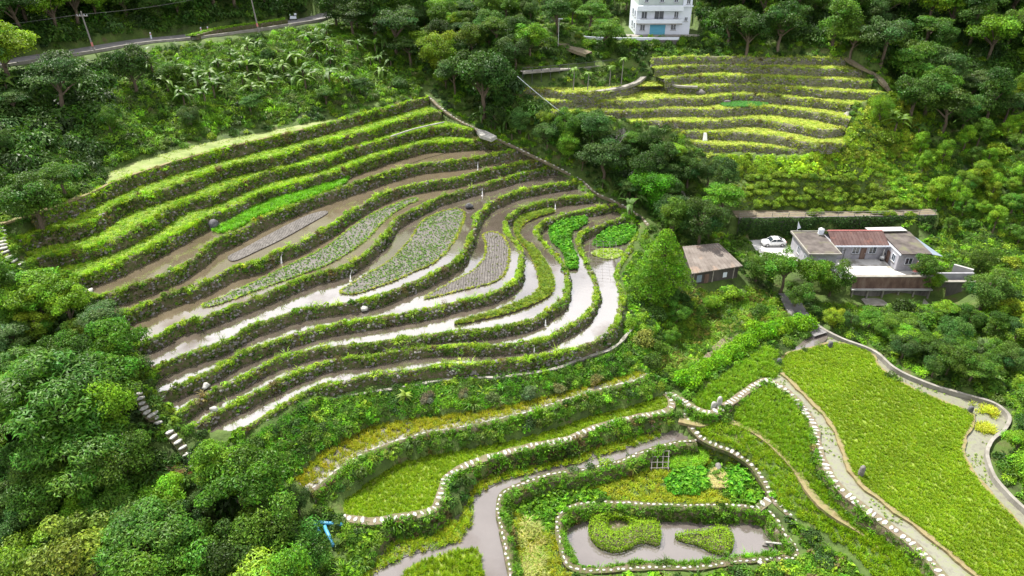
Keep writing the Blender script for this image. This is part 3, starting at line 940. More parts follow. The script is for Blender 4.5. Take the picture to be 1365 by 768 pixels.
# ------------------------------------------------------------------ the terraced hill
ORD = ['topmost', 'second', 'third', 'fourth', 'fifth', 'sixth', 'seventh', 'eighth', 'ninth', 'tenth', 'eleventh', 'lowest']
BANKS = {}
for k in range(1, 13):
    dense = 32
    o, rows = bank('terrace_bank', UL[k], UZ[k + 1], '%s grassy earth bank of the flooded hill terraces, counted from the hilltop' % ORD[k - 1], topw=0.55 if k <= 4 else 0.32, rim=.16)
    bank_grass(o, rows, dense, stones=0.2 if k > 4 else 0.12, bare=0.4 if k <= 4 else 0.58, label='green grass and weeds covering the %s terrace bank' % ORD[k - 1], big=.7 if k <= 4 else .6,
               top=GRASS if k > 4 else [(0.24, 0.40, 0.022), (0.32, 0.43, 0.03), (0.18, 0.34, 0.018)], face=WEED + [(0.13, 0.11, 0.08)] if k > 4 else [(0.10, 0.19, 0.02), (0.14, 0.22, 0.025), (0.08, 0.11, 0.04), (0.16, 0.15, 0.09)])
    BANKS[k] = o

for k in range(5, 13):
    sheet('terrace_water', TREAD[k], UZ[k], 'water' if k < 8 else 'water_clear', 'muddy standing water of the %s terrace from the hilltop' % ORD[k - 1])
sheet('terrace_field', TREAD[1], UZ[1], 'pale_grass', 'pale green fallow strip along the top of the terraced hill')
for k in (2, 3, 4):
    o = sheet('terrace_field', TREAD[k], UZ[k], 'grass_ground', 'narrow grassy tread of the %s terrace from the hilltop' % ORD[k - 1])
    q = sample_poly(TREAD[k], 9)
    scatter('grass', np.c_[q, np.full(len(q), UZ[k])], rng.choice([0, 1, 1], len(q)), rng.uniform(.5, .95, len(q)), tints(len(q), GRASS), 'bright grass on the %s terrace tread' % ORD[k - 1], o)
q = sample_poly(TREAD[1], 5)
q = q[vnoise(q[:, 0], q[:, 1], 2.5, 9) > -0.1]
scatter('weeds', np.c_[q, np.full(len(q), UZ[1])], 1, rng.uniform(.25, .5, len(q)), tints(len(q), [(0.34, 0.40, 0.12), (0.24, 0.34, 0.06)]), 'sparse pale weeds on the fallow top strip')

def bed(name, px, z, mat, label, plants=None, density=0, rows=None, idx=(7,), scale=(.45, .95), rim=True, lift=0.14, plabel='small vegetable plants set out on the bed', rimcol=DRYGRASS):
    r = ring(px, z)
    o = sheet(name, r[:, :2], z + lift, mat, label, thick=lift + 0.1)
    if plants:
        q = sample_poly(r[:, :2], density)
        if rows:
            a, sp = rows
            v = q @ np.array([-math.sin(a), math.cos(a)]) + 0.25 * vnoise(q[:, 0], q[:, 1], 6, 4)
            q = q + ((np.round(v / sp) * sp - v) * .8)[:, None] * np.array([-math.sin(a), math.cos(a)])
        n = len(q)
        nz = vnoise(q[:, 0], q[:, 1], 3.5, 21)
        k = rng.uniform(size=n) < 0.75 + 0.35 * nz
        q = q[k]; n = len(q)
        scatter('plants', np.c_[q, np.full(n, z + lift)], rng.choice(idx, n), rng.uniform(*scale, n), tints(n, plants, .2), plabel, o)
    if rim:
        rr = resample(np.vstack([r, r[:1]]), 0.22)
        n = len(rr)
        rr = rr + np.c_[rng.normal(0, .1, (n, 2)), np.full(n, lift - 0.05)]
        scatter('rim_grass', rr, rng.choice([1, 2], n), rng.uniform(.35, .7, n), tints(n, rimcol), 'low grass edging the bed', o)
    return o
VEG = [(0.13, 0.24, 0.06), (0.17, 0.30, 0.07), (0.24, 0.32, 0.12)]
bed('mud_bed', [(304, 343), (325, 332), (353, 316.5), (386, 299), (413, 286.6), (433, 282), (436, 285.5), (413, 299), (380, 317.6), (346, 334), (313, 348.6)], UZ[6], 'furrow', 'bare grey mud bed in the sixth terrace', rimcol=GRASS, rim=False)
bed('vegetable_bed', [(271, 407), (302, 395), (346, 374), (391, 352), (435, 330), (468, 305), (497, 286), (530, 272), (553, 265), (556, 268), (540, 275), (515, 292), (492, 316), (468, 335), (435, 354), (391, 370), (346, 386), (309, 400), (282, 409)], UZ[7], 'mud', 'long narrow vegetable bed curving through the seventh terrace', VEG, 13, (0.5, 0.5), rimcol=GRASS)
bed('vegetable_bed', [(454, 388), (468, 380), (490, 366), (523, 346), (548, 318), (562, 297), (582, 286), (598, 281), (613, 280), (619, 288), (612, 308), (602, 327), (589, 342), (573, 354), (556, 361), (523, 376), (479, 391), (458, 392)], UZ[8], 'mud', 'broad leaf-shaped vegetable bed in the eighth terrace', VEG, 14, (0.75, 0.5), rimcol=DRYGRASS)
bed('mud_bed', [(644, 314), (657, 310), (670, 316), (679, 334), (677, 354), (670, 369), (655, 378), (626, 385), (590, 394), (566, 399), (573, 393), (604, 376), (631, 361), (646, 343), (648, 325)], UZ[9], 'furrow', 'bare grey furrowed mud bed inside the bend of the ninth terrace', [(0.20, 0.22, 0.10)], 1.2, (1.1, .6), rimcol=DRYGRASS)
bed('grass_islet', [(690, 293), (706, 286), (735, 281), (737, 284), (712, 292), (694, 304), (694, 318), (712, 331), (726, 350), (737, 372), (738, 385), (730, 396), (710, 406), (684, 416), (650, 425), (620, 431), (605, 433), (625, 426), (660, 416), (692, 404), (716, 390), (719, 372), (712, 350), (703, 334), (690, 318), (686, 303)], UZ[10], 'bank', 'narrow weedy divider bank inside the tenth terrace', [(0.20, 0.26, 0.02), (0.12, 0.20, 0.02)], 22, None, (0, 1, 2), (.6, 1.0), lift=.25, plabel='yellowish weeds on the divider bank')
bed('leaf_bed', [(733, 308), (748, 297), (770, 292), (781, 292), (777, 301), (762, 310), (760, 325), (768, 343), (768, 357), (757, 358), (752, 338), (736, 321)], UZ[11], 'bank', 'lush bright green vegetable patch in the eleventh terrace', LUSH, 16, None, (2, 2, 6), (.7, 1.0), lift=.2, plabel='lush green leafy vegetables', rimcol=LUSH)
bed('leaf_bed', [(793, 323), (812, 306), (842, 303), (847, 312), (826, 327), (795, 329)], UZ[12], 'bank', 'lush green vegetable patch beside the net trellis', LUSH, 15, None, (2, 6), (.6, .9), lift=.2, plabel='lush leafy vegetables by the trellis', rimcol=LUSH)
bed('weed_bed', [(787, 338), (804, 332), (829, 334), (826, 343), (808, 346)], UZ[12], 'pale_grass', 'yellow-green floating weed patch next to the trellis', [(0.30, 0.42, 0.02)], 14, None, (1, 2), (.4, .6), lift=.1, plabel='yellow-green water weed', rim=False)
bed('grass_islet', [(283, 308), (300, 300), (318, 290), (369, 258), (413, 247), (457, 234), (463, 242), (435, 256), (391, 272), (346, 289), (325, 301), (300, 311)], UZ[5], 'grass_ground', 'vivid green grass field filling the fifth terrace', [(0.12, 0.32, 0.012), (0.15, 0.36, 0.015)], 22, None, (0, 3), (.8, 1.2), lift=.06, plabel='tall vivid green grass', rim=False)

# shallow algae and mud right of the bends, the pale stone slab, net trellis, boulders
def boulder(px, z, r, label, mat='grey_stone', name='boulder', seed=1, h=1.0):
    c = P([px], z)[0]
    v, f = lump(r, seed, 2)
    v = np.array(v) * np.array([1, 1, h])
    o = mesh_ob(name, v, f, M[mat], smooth=True)
    o.location = (c[0], c[1], z + r * .35 * h)
    return tag(o, label, 'rock')
boulder((284, 304), UZ[5], .95, 'round black boulder at the end of the vivid green grass field', 'dark_stone', seed=3, h=1.3)
boulder((119, 390), UZ[5], .5, 'small white rock at the tip of the fifth terrace water', 'stone', seed=4)
boulder((243, 365), UZ[6], .7, 'grey rock set in the bank below the fifth terrace', 'grey_stone', seed=5)
boulder((626, 276), UZ[8] + .2, .65, 'dark rock where the eighth terrace narrows', 'dark_stone', seed=6)
boulder((486, 413), UZ[9] + .2, .5, 'white stone on the bank of the ninth terrace', 'stone', seed=7)
boulder((275, 516), UZ[10] + .3, .45, 'pale stone on the tenth terrace bank near the left steps', 'stone', seed=8)
boulder((285, 547), UZ[11] + .3, .45, 'pale stone on the eleventh terrace bank', 'stone', seed=9)

def spout(px, z, h, label):
    c = P([px], z)[0]
    e = empty('drain_spout', (c[0], c[1], z - .35 * h)); e.scale = (.7, 1, .68)
    MB().bar((0, .6, .12), (0, -.75, .04), .1, .1, 8).build('pipe', M['dark_stone'], e)
    MB().add([(-.07, -.75, .05), (.07, -.75, .05), (.1, -1.05, -h * .5), (-.09, -1.05, -h * .5), (.15, -1.15, -h), (-.13, -1.15, -h), (-.06, -.68, .02), (.06, -.68, .02), (.12, -1.02, -h), (-.12, -1.02, -h)],
             [(0, 1, 2, 3), (3, 2, 4, 5), (6, 9, 8, 7), (0, 3, 9, 6), (1, 7, 8, 2), (3, 5, 9), (2, 8, 4)]).build('falling_water', M['foam'], e)
    v, f = lump(.24, 5, 1)
    o = mesh_ob('splash', np.array(v) * (1, 1, .3) + (0, -1.05, -h + .05), f, M['foam'], e)
    return tag(e, label, 'spout', 'drain spouts between the terraces')
M['foam'] = noise_mat('white_water', [(0.6, 0.6, 0.6), (0.85, 0.85, 0.85)], 4, rough=.4)
for (px, k, lb) in (((637, 214), 5, 'white water spout falling from the fifth terrace bank'), ((643, 250), 7, 'white water spout falling from the seventh terrace bank'), ((740, 268), 9, 'white water spout falling from the ninth terrace bank near the stone path'),
                    ((376, 335), 6, 'thin white spout falling from the sixth terrace bank'), ((468, 360), 7, 'thin white spout pouring onto the eighth terrace water'), ((829, 289), 11, 'white spout at the eleventh bank beside the stone path end'),
                    ((727, 420), 10, 'bright white splash pouring from the tenth terrace bank'), ((712, 454), 11, 'double white spout pouring from the eleventh terrace bank')):
    spout(px, UZ[k], UZ[k] - UZ[k + 1], lb)

# net trellis
c0 = P([(782, 368)], UZ[12])[0]
tr = empty('net_trellis', c0)
tp = [P([p], UZ[12])[0] - c0 for p in ((783, 362), (826, 366), (820, 334), (786, 332))]
for q in tp:
    MB().bar((q[0], q[1], -.2), (q[0], q[1], 1.7), .035).build('post', M['pole'], tr)
mb = MB()
for i in range(9):
    t = i / 8
    a = tp[0] * (1 - t) + tp[3] * t; b = tp[1] * (1 - t) + tp[2] * t
    mb.bar((a[0], a[1], 1.6), (b[0], b[1], 1.6), .014, n=4)
    a = tp[0] * (1 - t) + tp[1] * t; b = tp[3] * (1 - t) + tp[2] * t
    if i % 2 == 0: mb.bar((a[0], a[1], 1.62), (b[0], b[1], 1.62), .014, n=4)
mb.build('net', M['pole'], tr)
tag(tr, 'grey string net trellis standing in the lowest terrace', 'trellis')

# stone lined path down the right shoulder of the hill
dl = line(DIAG, DIAGZ)
o = ribbon('path', dl, 0, 0.6, 0.12, 0.4, 'path_soil', 'stone lined path running down the right shoulder of the terraced hill')
stone_row(o, dl, .85, .55, .32, .3, 1, .14, skip=.12)
p = P([(632, 172), (648, 176), (662, 183), (655, 187), (640, 182)], 21.6)
sheet('landing', p[:, :2], 21.85, 'stone', 'small pale concrete landing on the path at the hill shoulder', thick=.6)
# pale path on the top bank and foot path to the left steps
ribbon('path', UL[1][:int(len(UL[1]) * .62)], .12, .62, .34, .2, 'tan_path', 'pale grass path along the crest of the topmost bank')
ribbon('path', UL[0][:22], -.3, .4, .05, .3, 'tan_path', 'pale footpath at the upper left corner of the terraces')
# thin pipe lying in the second terrace
pp = line([(521, 182), (545, 174), (560, 170), (592, 163)], 23.9, 1.0)
mb = MB()
for a, b in zip(pp[:-1], pp[1:]): mb.bar(a, b, .13)
tag(mb.build('water_pipe', M['stone']), 'white water pipe lying across the third terrace', 'pipe')

def steps(px, zs, label, w=1.5, l=.5, sp=.62):
    w *= .75
    ln = line(px, zs, .3)
    o = ribbon('steps', ln, -.5, .5, -.14, .5, 'bank', label, jit=.02)
    stone_row(o, ln, sp, l * .95, w, 0, 1, .02, jitter=.03, size_jit=.06)
    return o
steps([(-6, 296), (1, 306), (3, 318), (6, 334), (18, 346), (32, 353), (46, 359)], [25.6, 25.2, 24.6, 23.8, 22.8, 22, 21.2], 'flight of stone steps at the upper left edge of the terraces')
steps([(180, 512), (184, 526), (190, 540), (199, 554), (207, 550), (211, 563)], [15.2, 14.6, 14, 13.4, 13.2, 12.7], 'upper flight of white stone steps beside the left wood', 1.3)
steps([(226, 576), (236, 588), (244, 598), (250, 610), (258, 619)], [12.3, 11.7, 11.1, 10.5, 10.1], 'lower flight of white stone steps leading into the left wood', 1.4)

# low retaining wall below the lowest terrace
wl12 = line(WALL12, 9.0)
o = ribbon('retaining_wall', wl12, 0, .32, .18, 1.15, 'dark_wall', 'dark low retaining wall under the lowest terrace', jit=.03)
ribbon('coping', wl12, -.06, .36, .26, .09, 'concrete', parent=o, jit=.05)

# ------------------------------------------------------------------ the dry stone terraces on the far slope
for k in range(1, 11):
    o, rows = bank('stone_bank', VL[k], VZ[k + 1], '%s dry stone bank of the far terraces tinted as sunlit' % (ORD[k - 1] if k < 10 else 'lowest'), mat='stone_bank', topw=.45, slope=.15, rim=.1)
    bank_grass(o, rows, 24, top=[(0.42, 0.46, 0.11), (0.35, 0.43, 0.09)] if k > 3 else [(0.28, 0.38, 0.07), (0.35, 0.41, 0.09)], face=[(0.22, 0.27, 0.08), (0.30, 0.32, 0.12), (0.16, 0.22, 0.06)], stones=.22, bare=.25, cut=4.3, label='dry sun-tinted grass and stones on the %s far bank' % (ORD[k - 1] if k < 10 else 'lowest'), big=.55)  # bank tints lifted to stand in for a local patch of sun
for k in range(2, 11):
    o = sheet('far_field', VTREAD[k], VZ[k], 'grass_ground', 'yellow-green grass tread below the %s far stone bank' % ORD[k - 2])
    q = sample_poly(VTREAD[k], 10)
    scatter('grass', np.c_[q, np.full(len(q), VZ[k])], rng.choice([1, 1, 0], len(q)), rng.uniform(.4, .9, len(q)), tints(len(q), [(0.44, 0.48, 0.12), (0.37, 0.45, 0.09), (0.48, 0.48, 0.18)], .15), 'dry yellow-green grass with sunlight in its tint on the far tread', o)  # tread grass tint raised, sun patch put into the colour
for i, (px, z, r, lb) in enumerate((((934, 126), VZ[5], 1.0, 'big pale boulder at the foot of a far stone bank'), ((968, 138), VZ[6], .8, 'grey boulder left of the green patch on the far terraces'), ((1035, 152), VZ[7], .9, 'grey boulder in the middle of the far terraces'),
                                   ((940, 104), VZ[4], .6, 'small pale rock at the top of the far terraces'), ((1028, 124), VZ[5], .7, 'pale rock on the far terraces below the third bank'))):
    boulder(px, z, r, lb, 'grey_stone', seed=20 + i)
c = P([(939, 188)], VZ[9])[0]
e = empty('waterfall', c); e.scale = (.6, .8, .9)
MB().add([(-.5, .2, 1.7), (.5, .2, 1.7), (.7, -.3, .6), (-.6, -.3, .6), (.8, -.6, -.1), (-.7, -.6, -.1), (-.4, .5, 1.7), (.4, .5, 1.7), (.6, .3, -.1), (-.6, .3, -.1)], [(0, 1, 2, 3), (3, 2, 4, 5), (0, 3, 9, 6), (3, 5, 9), (1, 7, 8, 2), (2, 8, 4), (0, 6, 7, 1), (6, 9, 8, 7)]).build('falling_water', M['foam'], e)
v, f = lump(.4, 6, 1)
mesh_ob('splash', np.array(v) * (1, 1, .4) + (0, -.6, 0), f, M['foam'], e)
tag(e, 'white waterfall over the lower far stone banks', 'waterfall')
r = ring([(962, 139), (985, 137), (1005, 138), (1022, 139), (1018, 142), (985, 144), (965, 143)], VZ[6])
o = sheet('leaf_bed', r[:, :2], VZ[6] + .2, 'bank', 'blue-green vegetable patch on the far terraces', thick=.3)
q = sample_poly(r[:, :2], 14)
scatter('plants', np.c_[q, np.full(len(q), VZ[6] + .2)], 2, .8, tints(len(q), [(0.10, 0.28, 0.08)]), 'blue-green leafy vegetables', o)
# paths round the far terraces
ribbon('path', line([(690, 118), (723, 118.7), (767, 124), (801, 123), (834, 117), (852, 110), (862, 101), (868, 92), (864, 84), (850, 79)], [25, 26, 27.5, 28, 28.3, 28.6, 29, 29.8, 30.8, 31.5]), -.8, .25, .32, .5, 'concrete', 'pale path on top of the curved stone wall left of the far terraces')
ribbon('path', line([(866, 101), (878, 105), (893, 111), (905, 115), (930, 116)], [28.9, 28.6, 28.4, 28.2, 28.2]), -.45, .2, .12, .4, 'concrete', 'short pale path branching onto the far terraces')
ribbon('path', line([(1127, 78), (1140, 86), (1155, 94), (1168, 101), (1178, 112), (1186, 122)], [32.5, 32, 31.2, 30.3, 29.5, 28.3]), -.6, .6, .25, .5, 'path_soil', 'pale stair path down the right edge of the far terraces')
ribbon('path', line([(1152, 136), (1142, 140), (1134, 148), (1126, 156), (1136, 162), (1141, 168)], [26.4, 26, 25.5, 24.8, 24.2, 23.6]), -.5, .5, .1, .6, 'concrete', 'white crooked path at the right end of the far terraces')
# ------------------------------------------------------------------ lower fields, ponds and stone paths
def field(name, poly, z, mat, label, palette, density, idx=(3, 4), scale=(.75, 1.15), plabel='rice plants'):
    o = sheet(name, poly, z, mat, label)
    q = sample_poly(poly, density)
    n = len(q)
    k = 1 + .14 * vnoise(q[:, 0], q[:, 1], 3.0, 13) + .10 * vnoise(q[:, 0], q[:, 1], .9, 14)
    scatter('rice', np.c_[q, np.full(n, z)], rng.choice(idx, n), rng.uniform(*scale, n) * (1 + .1 * (k - 1)), tints(n, palette, .12) * k[:, None], plabel, o)
    return o
def slope_cover(name, poly, palette, density, idx, scale, label, kind='stuff', jit=.2, parent=None):
    q = sample_poly(poly, density)
    n = len(q)
    return scatter(name, np.c_[q, ground(q[:, 0], q[:, 1]) - .03], rng.choice(idx, n), rng.uniform(*scale, n), tints(n, palette, jit), label, parent)

field('rice_field', F1_POLY, P2Z + .02, 'grass_ground', 'tapering rice field bounded by the curved stone path', RICE, 30, scale=(.42, .7), plabel='dense olive green rice')
field('rice_field', Y1_POLY, P1Z + .02, 'mud', 'narrow strip of yellow rice above the stone edged path', YELLOW, 11, scale=(.7, 1.1), plabel='ripe yellow rice')
field('rice_field', F5_POLY, 6.0, 'grass_ground', 'large bright green rice field on the right', RICE, 34, scale=(.4, .66), plabel='bright green rice standing in the large field')
sheet('channel_water', C1_POLY, C1Z, 'pond', 'silty grey water of the forked channel in the foreground')
sheet('channel_water', C2_POLY, 5.8, 'algae_water', 'weedy water channel between the stone path and the large rice field')
sheet('channel_water', C3_POLY, 5.84, 'algae_water', 'weedy water channel inside the outer wall of the large rice field')
sheet('pond_water', POND_POLY, PW_Z, 'pond', 'grey water of the pond with the clipped shrub islands')
# yellow fringe between the channel and the bank of the stone path
f2 = P([(887, 577), (822, 588), (772, 604), (721, 618), (670, 628), (642, 640), (630, 655), (624, 674), (612, 690), (590, 700), (548, 712), (523, 727), (505, 745), (488, 768), (470, 800), (490, 800), (497, 765), (520, 752), (545, 741), (580, 732), (612, 722), (628, 700), (632, 665), (640, 658), (673, 640), (724, 628), (775, 617), (825, 601), (876, 585)], C1Z)[:, :2]
o = sheet('rice_strip', f2, C1Z + .06, 'mud', 'yellow-green rice fringe beside the forked channel', thick=.2)
q = sample_poly(f2, 13)
scatter('rice', np.c_[q, np.full(len(q), C1Z + .05)], rng.choice([3, 4, 1], len(q)), rng.uniform(.7, 1.1, len(q)), tints(len(q), YELLOW[1:2] + RICE + YELLOW[:1]), 'yellow-green rice along the channel', o)
f7 = P(catmull([(530, 800), (545, 758), (570, 746), (605, 735), (630, 731), (640, 738), (643, 760), (646, 800)], 4, True), C1Z + .2)[:, :2]
o = sheet('rice_field', f7, C1Z + .2, 'grass_ground', 'small rice field between the channel arms at the bottom edge', thick=.4)
q = sample_poly(f7, 15)
scatter('rice', np.c_[q, np.full(len(q), C1Z + .2)], [3, 4][0], rng.uniform(.7, 1.0, len(q)), tints(len(q), RICE), 'green rice between the channel arms', o)

# banks with the stone paths on top
def stone_path(px, z, label, sp=.78, l=.6, w=.85, base=(-.35, .65), closed=False, mat='path_soil', off=.15, zz=.16, skip=.02, side=1):
    ln = ring(px, z) if closed else line(px, z)
    o = ribbon('path', ln, base[0], base[1], zz - .03, .5, mat, label, closed=closed, side=side)
    stone_row(o, ln, sp, l, w, off, side, zz - .03, closed, skip)
    return o, ln
def foot_of(ln, d, lo=None, side=1):
    n2, _ = normals2(ln)
    q = ln[:, :2] + n2 * side * d
    return np.minimum(ground(q[:, 0], q[:, 1]), ln[:, 2] - .3)
LUSHB = [(0.10, 0.24, 0.016), (0.15, 0.30, 0.02), (0.08, 0.18, 0.014)]
l1 = line(P1, P1Z)
o, rows = bank('terrace_bank', l1, P2Z - .1, 'bushy bank below the narrow yellow rice strip', topw=.5, slope=.45)
bank_grass(o, rows, 15, LUSHB, WEED + LUSHB[:1] + [(0.16, 0.12, 0.05)], label='bushes and weeds on the bank under the yellow rice', big=1.25, bare=.1, rmin=2.9)
stone_path(P1, P1Z, 'pale stone edged path beside the narrow yellow rice strip', .8, .72, .26, (-.75, .3), mat='concrete', off=.14, zz=.22)
l2 = line(P2, P2Z)
o, rows = bank('terrace_bank', l2[:-6], C1Z - .05, 'overgrown bank under the curved stone path', topw=.5, slope=.5)
bank_grass(o, rows, 16, LUSHB, LUSHB + [(0.12, 0.09, 0.05), (0.05, 0.09, 0.02)], label='overgrown weeds under the curved stone path', big=1.25, bare=.1, rmin=2.9)
stone_path(P2, P2Z, 'curved path of white stepping stones round the tapering rice field', .70, .40, .78, (-.3, .75), off=.2, zz=.3)
stone_path(P3, P3Z, 'stepping stones running down to the bottom edge near the blue pipes', .8, .5, .95, (-.4, .6), zz=.1, off=.1)
l4 = line(P4, P4Z)
o, rows = bank('terrace_bank', l4, G1Z - .1, 'green bank between the channel path and the sunken garden', side=-1, topw=.6, slope=.4, rim=.12)
bank_grass(o, rows, 15, LUSHB, WEED + LUSHB, label='weeds between the channel path and the garden', big=1.0, bare=.1, rmin=2.7)
stone_path(P4, P4Z, 'row of white edging stones along the forked channel', .68, .44, .27, (-.2, .4), off=.12, zz=.2, side=-1, mat='bank')
l5 = line(P5, P5Z)
stone_path(P5, P5Z, 'long path of white stepping stones down the middle of the lower fields', .70, .38, .68, (-.5, .6), off=.05, zz=.14, mat='bank')
l6 = line(P6, P6Z)
o, rows = bank('terrace_bank', l6, foot_of(l6, 1.6), 'weedy bank under the curving white stone path', topw=.75, slope=.35, rim=.1)
bank_grass(o, rows, 13, LUSHB, WEED + LUSHB, label='weeds under the curving white stone path', big=1.0, bare=.1, rmin=2.7)
stone_path(P6, P6Z, 'curving path of white stone slabs beside the weedy channel', .66, .44, .88, (-.15, .95), off=.42, zz=.2)
ribbon('path', line(P8, P8Z), -.45, .5, .1, .4, 'tan_path', 'dry tan footpath between the two grassy terraces right of centre')
lp = ring(POND, PONDZ)
o, rows = bank('pond_bank', lp, PW_Z - .25, 'green bank all round the pond with clipped shrubs', side=-1, topw=.4, slope=.32, rim=.1, closed=True)
bank_grass(o, rows, 15, LUSHB, LUSHB + WEED, closed=True, label='grass on the pond bank', big=1.0, bare=.1, rmin=2.7)
stone_path(POND, PONDZ, 'loop of white stepping stones round the pond', .70, .42, .28, (-.35, .3), closed=True, off=-.02, zz=.17, side=-1, mat='bank')
stone_path(P7, [2.8, 2.5, 2.2], 'short stepping stone link between the pond and the long path', .6, .45, .9, (-.5, .5), zz=.2)
stone_path([(1015, 750), (1022, 758), (1030, 768), (1042, 785)], [2.1, 1.9, 1.8, 1.7], 'stepping stones leaving the pond at the bottom edge', .75, .5, .8, (-.4, .4), zz=.15)
stone_path([(1083, 741), (1090, 748), (1098, 757), (1106, 768)], [2.2, 2.1, 2.0, 1.9], 'rough white stones below the long stepping stone path', .9, .8, .7, (-.4, .4), zz=.2)
l9 = line(P9, P9Z)
o = ribbon('boundary_wall', l9, -.1, .3, .22, 1.3, 'concrete', 'low pale concrete kerb wall around the large rice field', side=-1, jit=.015)
f5e = line(F5E, 6.0)
ribbon('field_edge', f5e, -.1, .45, .1, .35, 'tan_path', 'trodden tan edge of the large rice field', jit=.08)
f5r = line(F5R, 6.0)
ribbon('field_edge', f5r, -.05, .35, .08, .35, 'tan_path', 'trodden tan edge on the far side of the large rice field', jit=.08)

# clipped shrub islands
def topiary(px, z, hmax, label, holes=()):
    r = ring(px, z, .3)
    poly = r[:, :2]
    hp = [ring(h_, z, .3)[:, :2] for h_ in holes]
    q = sample_poly(poly, 90)
    for h_ in hp: q = q[~inside(q, h_)]
    edges = np.vstack([poly] + hp)
    d = np.sqrt(((q[:, None, :] - edges[None]) ** 2).sum(2)).min(1)
    h = hmax * np.sqrt(np.clip(1 - (1 - np.clip(d / 1.1, 0, 1)) ** 2, 0, 1)) + .12 * vnoise(q[:, 0], q[:, 1], .8, 3)
    e = empty('clipped_shrub', (poly[:, 0].mean(), poly[:, 1].mean(), z))
    L0 = np.array(e.location)
    top = np.c_[q, z + h]
    ee = np.vstack([np.vstack([resample(np.c_[np.vstack([p_, p_[:1]]), np.zeros(len(p_) + 1)], .06)[:, :2]] * 4) for p_ in [poly] + hp])
    side = np.c_[ee + rng.normal(0, .05, ee.shape), z + rng.uniform(-.05, hmax * .8, len(ee))]
    pos = np.vstack([top, side])
    c_ = poly.mean(0)
    nr = np.vstack([np.c_[np.zeros((len(top), 2)), np.ones(len(top))], np.c_[side[:, :2] - c_, np.zeros(len(side)) + 1.0]])
    nr = nr / np.linalg.norm(nr, axis=1, keepdims=True) + rng.normal(0, .45, pos.shape)
    v, f = leaf_cards(pos, nr, rng.uniform(.14, .26, len(pos)), .55, 3)
    o = mesh_ob('foliage', v, f, M['leaf'], e, origin=L0)
    o.color = (0.20, 0.34, 0.012, 1)
    body = sheet('soil', poly, z + .1, 'bank', None, parent=e, thick=.6)
    body.data.transform(Matrix.Translation(-Vector(L0)))
    return tag(e, label, 'shrub')
def r15(pts): return [(640 + x / 2.967, 560 + y / 2.967) for x, y in pts]
topiary(r15([(430, 440), (445, 395), (490, 380), (560, 382), (620, 410), (690, 412), (712, 450), (705, 498), (660, 490), (625, 490), (590, 512), (540, 525), (480, 512), (440, 478)]), PW_Z, 1.3, 'clipped shrub island shaped like a fish with a round hole in its middle', [r15([(498, 424), (518, 404), (560, 402), (592, 422), (568, 446), (525, 450)])])
topiary(r15([(770, 466), (810, 455), (870, 450), (910, 440), (940, 432), (985, 445), (1000, 495), (980, 532), (925, 530), (860, 498), (800, 484)]), PW_Z, 1.1, 'smaller wedge-shaped shrub island in the pond')
# spout pipe into the pond
a = P([r15([(1215, 492)])[0]], 1.5)[0]; b = P([r15([(1130, 484)])[0]], 1.1)[0]
e = empty('pond_spout', (a + b) / 2 - np.array([0, 0, .4]))
MB().bar(a - np.array(e.location), b - np.array(e.location), .13, .13, 8).build('pipe', M['stone'], e)
v, f = lump(.4, 9, 1)
mesh_ob('outlet_stone', np.array(v) + b - np.array(e.location) - (0, 0, .35), f, M['grey_stone'], e)
tag(e, 'white pipe spout reaching into the pond from its right bank', 'pipe')

# garden between channel and pond
q = sample_poly(G1_POLY, 9)
q = q[~inside(q, POND_POLY)]
px_y = q @ np.array([0.25, 1.0])
n = len(q)
nz = vnoise(q[:, 0], q[:, 1], 4, 31)
pal = np.where((nz > -.1)[:, None], tints(n, YELLOW[:2] + [(0.25, 0.32, 0.02)], .2), tints(n, LUSHB, .2))
scatter('garden_plants', np.c_[q, ground(q[:, 0], q[:, 1])], np.where(nz > -.1, rng.choice([0, 2, 4], n), rng.choice([2, 6, 2], n)), rng.uniform(.6, 1.1, n), pal, 'mixed yellow and green weeds filling the sunken garden')
def patch(px, z, label, palette, idx, scale, density, name='leaf_bed', lift=.25):
    r = ring(px, z, .4)
    o = sheet(name, r[:, :2], z + lift, 'bank', label, thick=lift + .2)
    q = sample_poly(r[:, :2], density)
    scatter('plants', np.c_[q, np.full(len(q), z + lift)], rng.choice(idx, len(q)), rng.uniform(*scale, len(q)), tints(len(q), palette), label.replace('patch', 'plants'), o)
patch(r15([(730, 190), (750, 150), (880, 95), (890, 180), (800, 200)]), G1Z, 'bright green vegetable patch beside the slatted lattice', [(0.20, 0.36, 0.02), (0.15, 0.32, 0.02)], (2, 1), (.8, 1.1), 16, lift=.5)
patch(r15([(740, 270), (780, 215), (890, 205), (885, 280), (800, 295)]), G1Z, 'lush green patch in the garden left of the tan mound', LUSH, (2, 6), (.7, 1.1), 15)
patch(r15([(985, 280), (985, 215), (1040, 205), (1060, 260), (1030, 295)]), G1Z, 'lush green patch in the garden right of the tan mound', LUSH, (2, 6), (.7, 1.1), 15)
r = ring(r15([(888, 262), (900, 215), (935, 205), (980, 235), (985, 270), (935, 278)]), G1Z, .4)
sheet('straw_mound', r[:, :2], G1Z + .45, 'tan_path', 'tan heap of dry straw in the sunken garden', thick=.8)
q = sample_poly(r[:, :2], 25)
scatter('straw', np.c_[q, np.full(len(q), G1Z + .42)], 1, .6, tints(len(q), [(0.42, 0.36, 0.22), (0.5, 0.44, 0.3)]), 'dry straw on the heap')
c = P([r15([(940, 195)])[0]], G1Z)[0]
v, f = lump(.55, 12)
o = mesh_ob('boulder', v, f, M['grey_stone'], smooth=True); o.location = (c[0], c[1], G1Z + .4)
tag(o, 'grey rock behind the tan straw heap', 'rock')
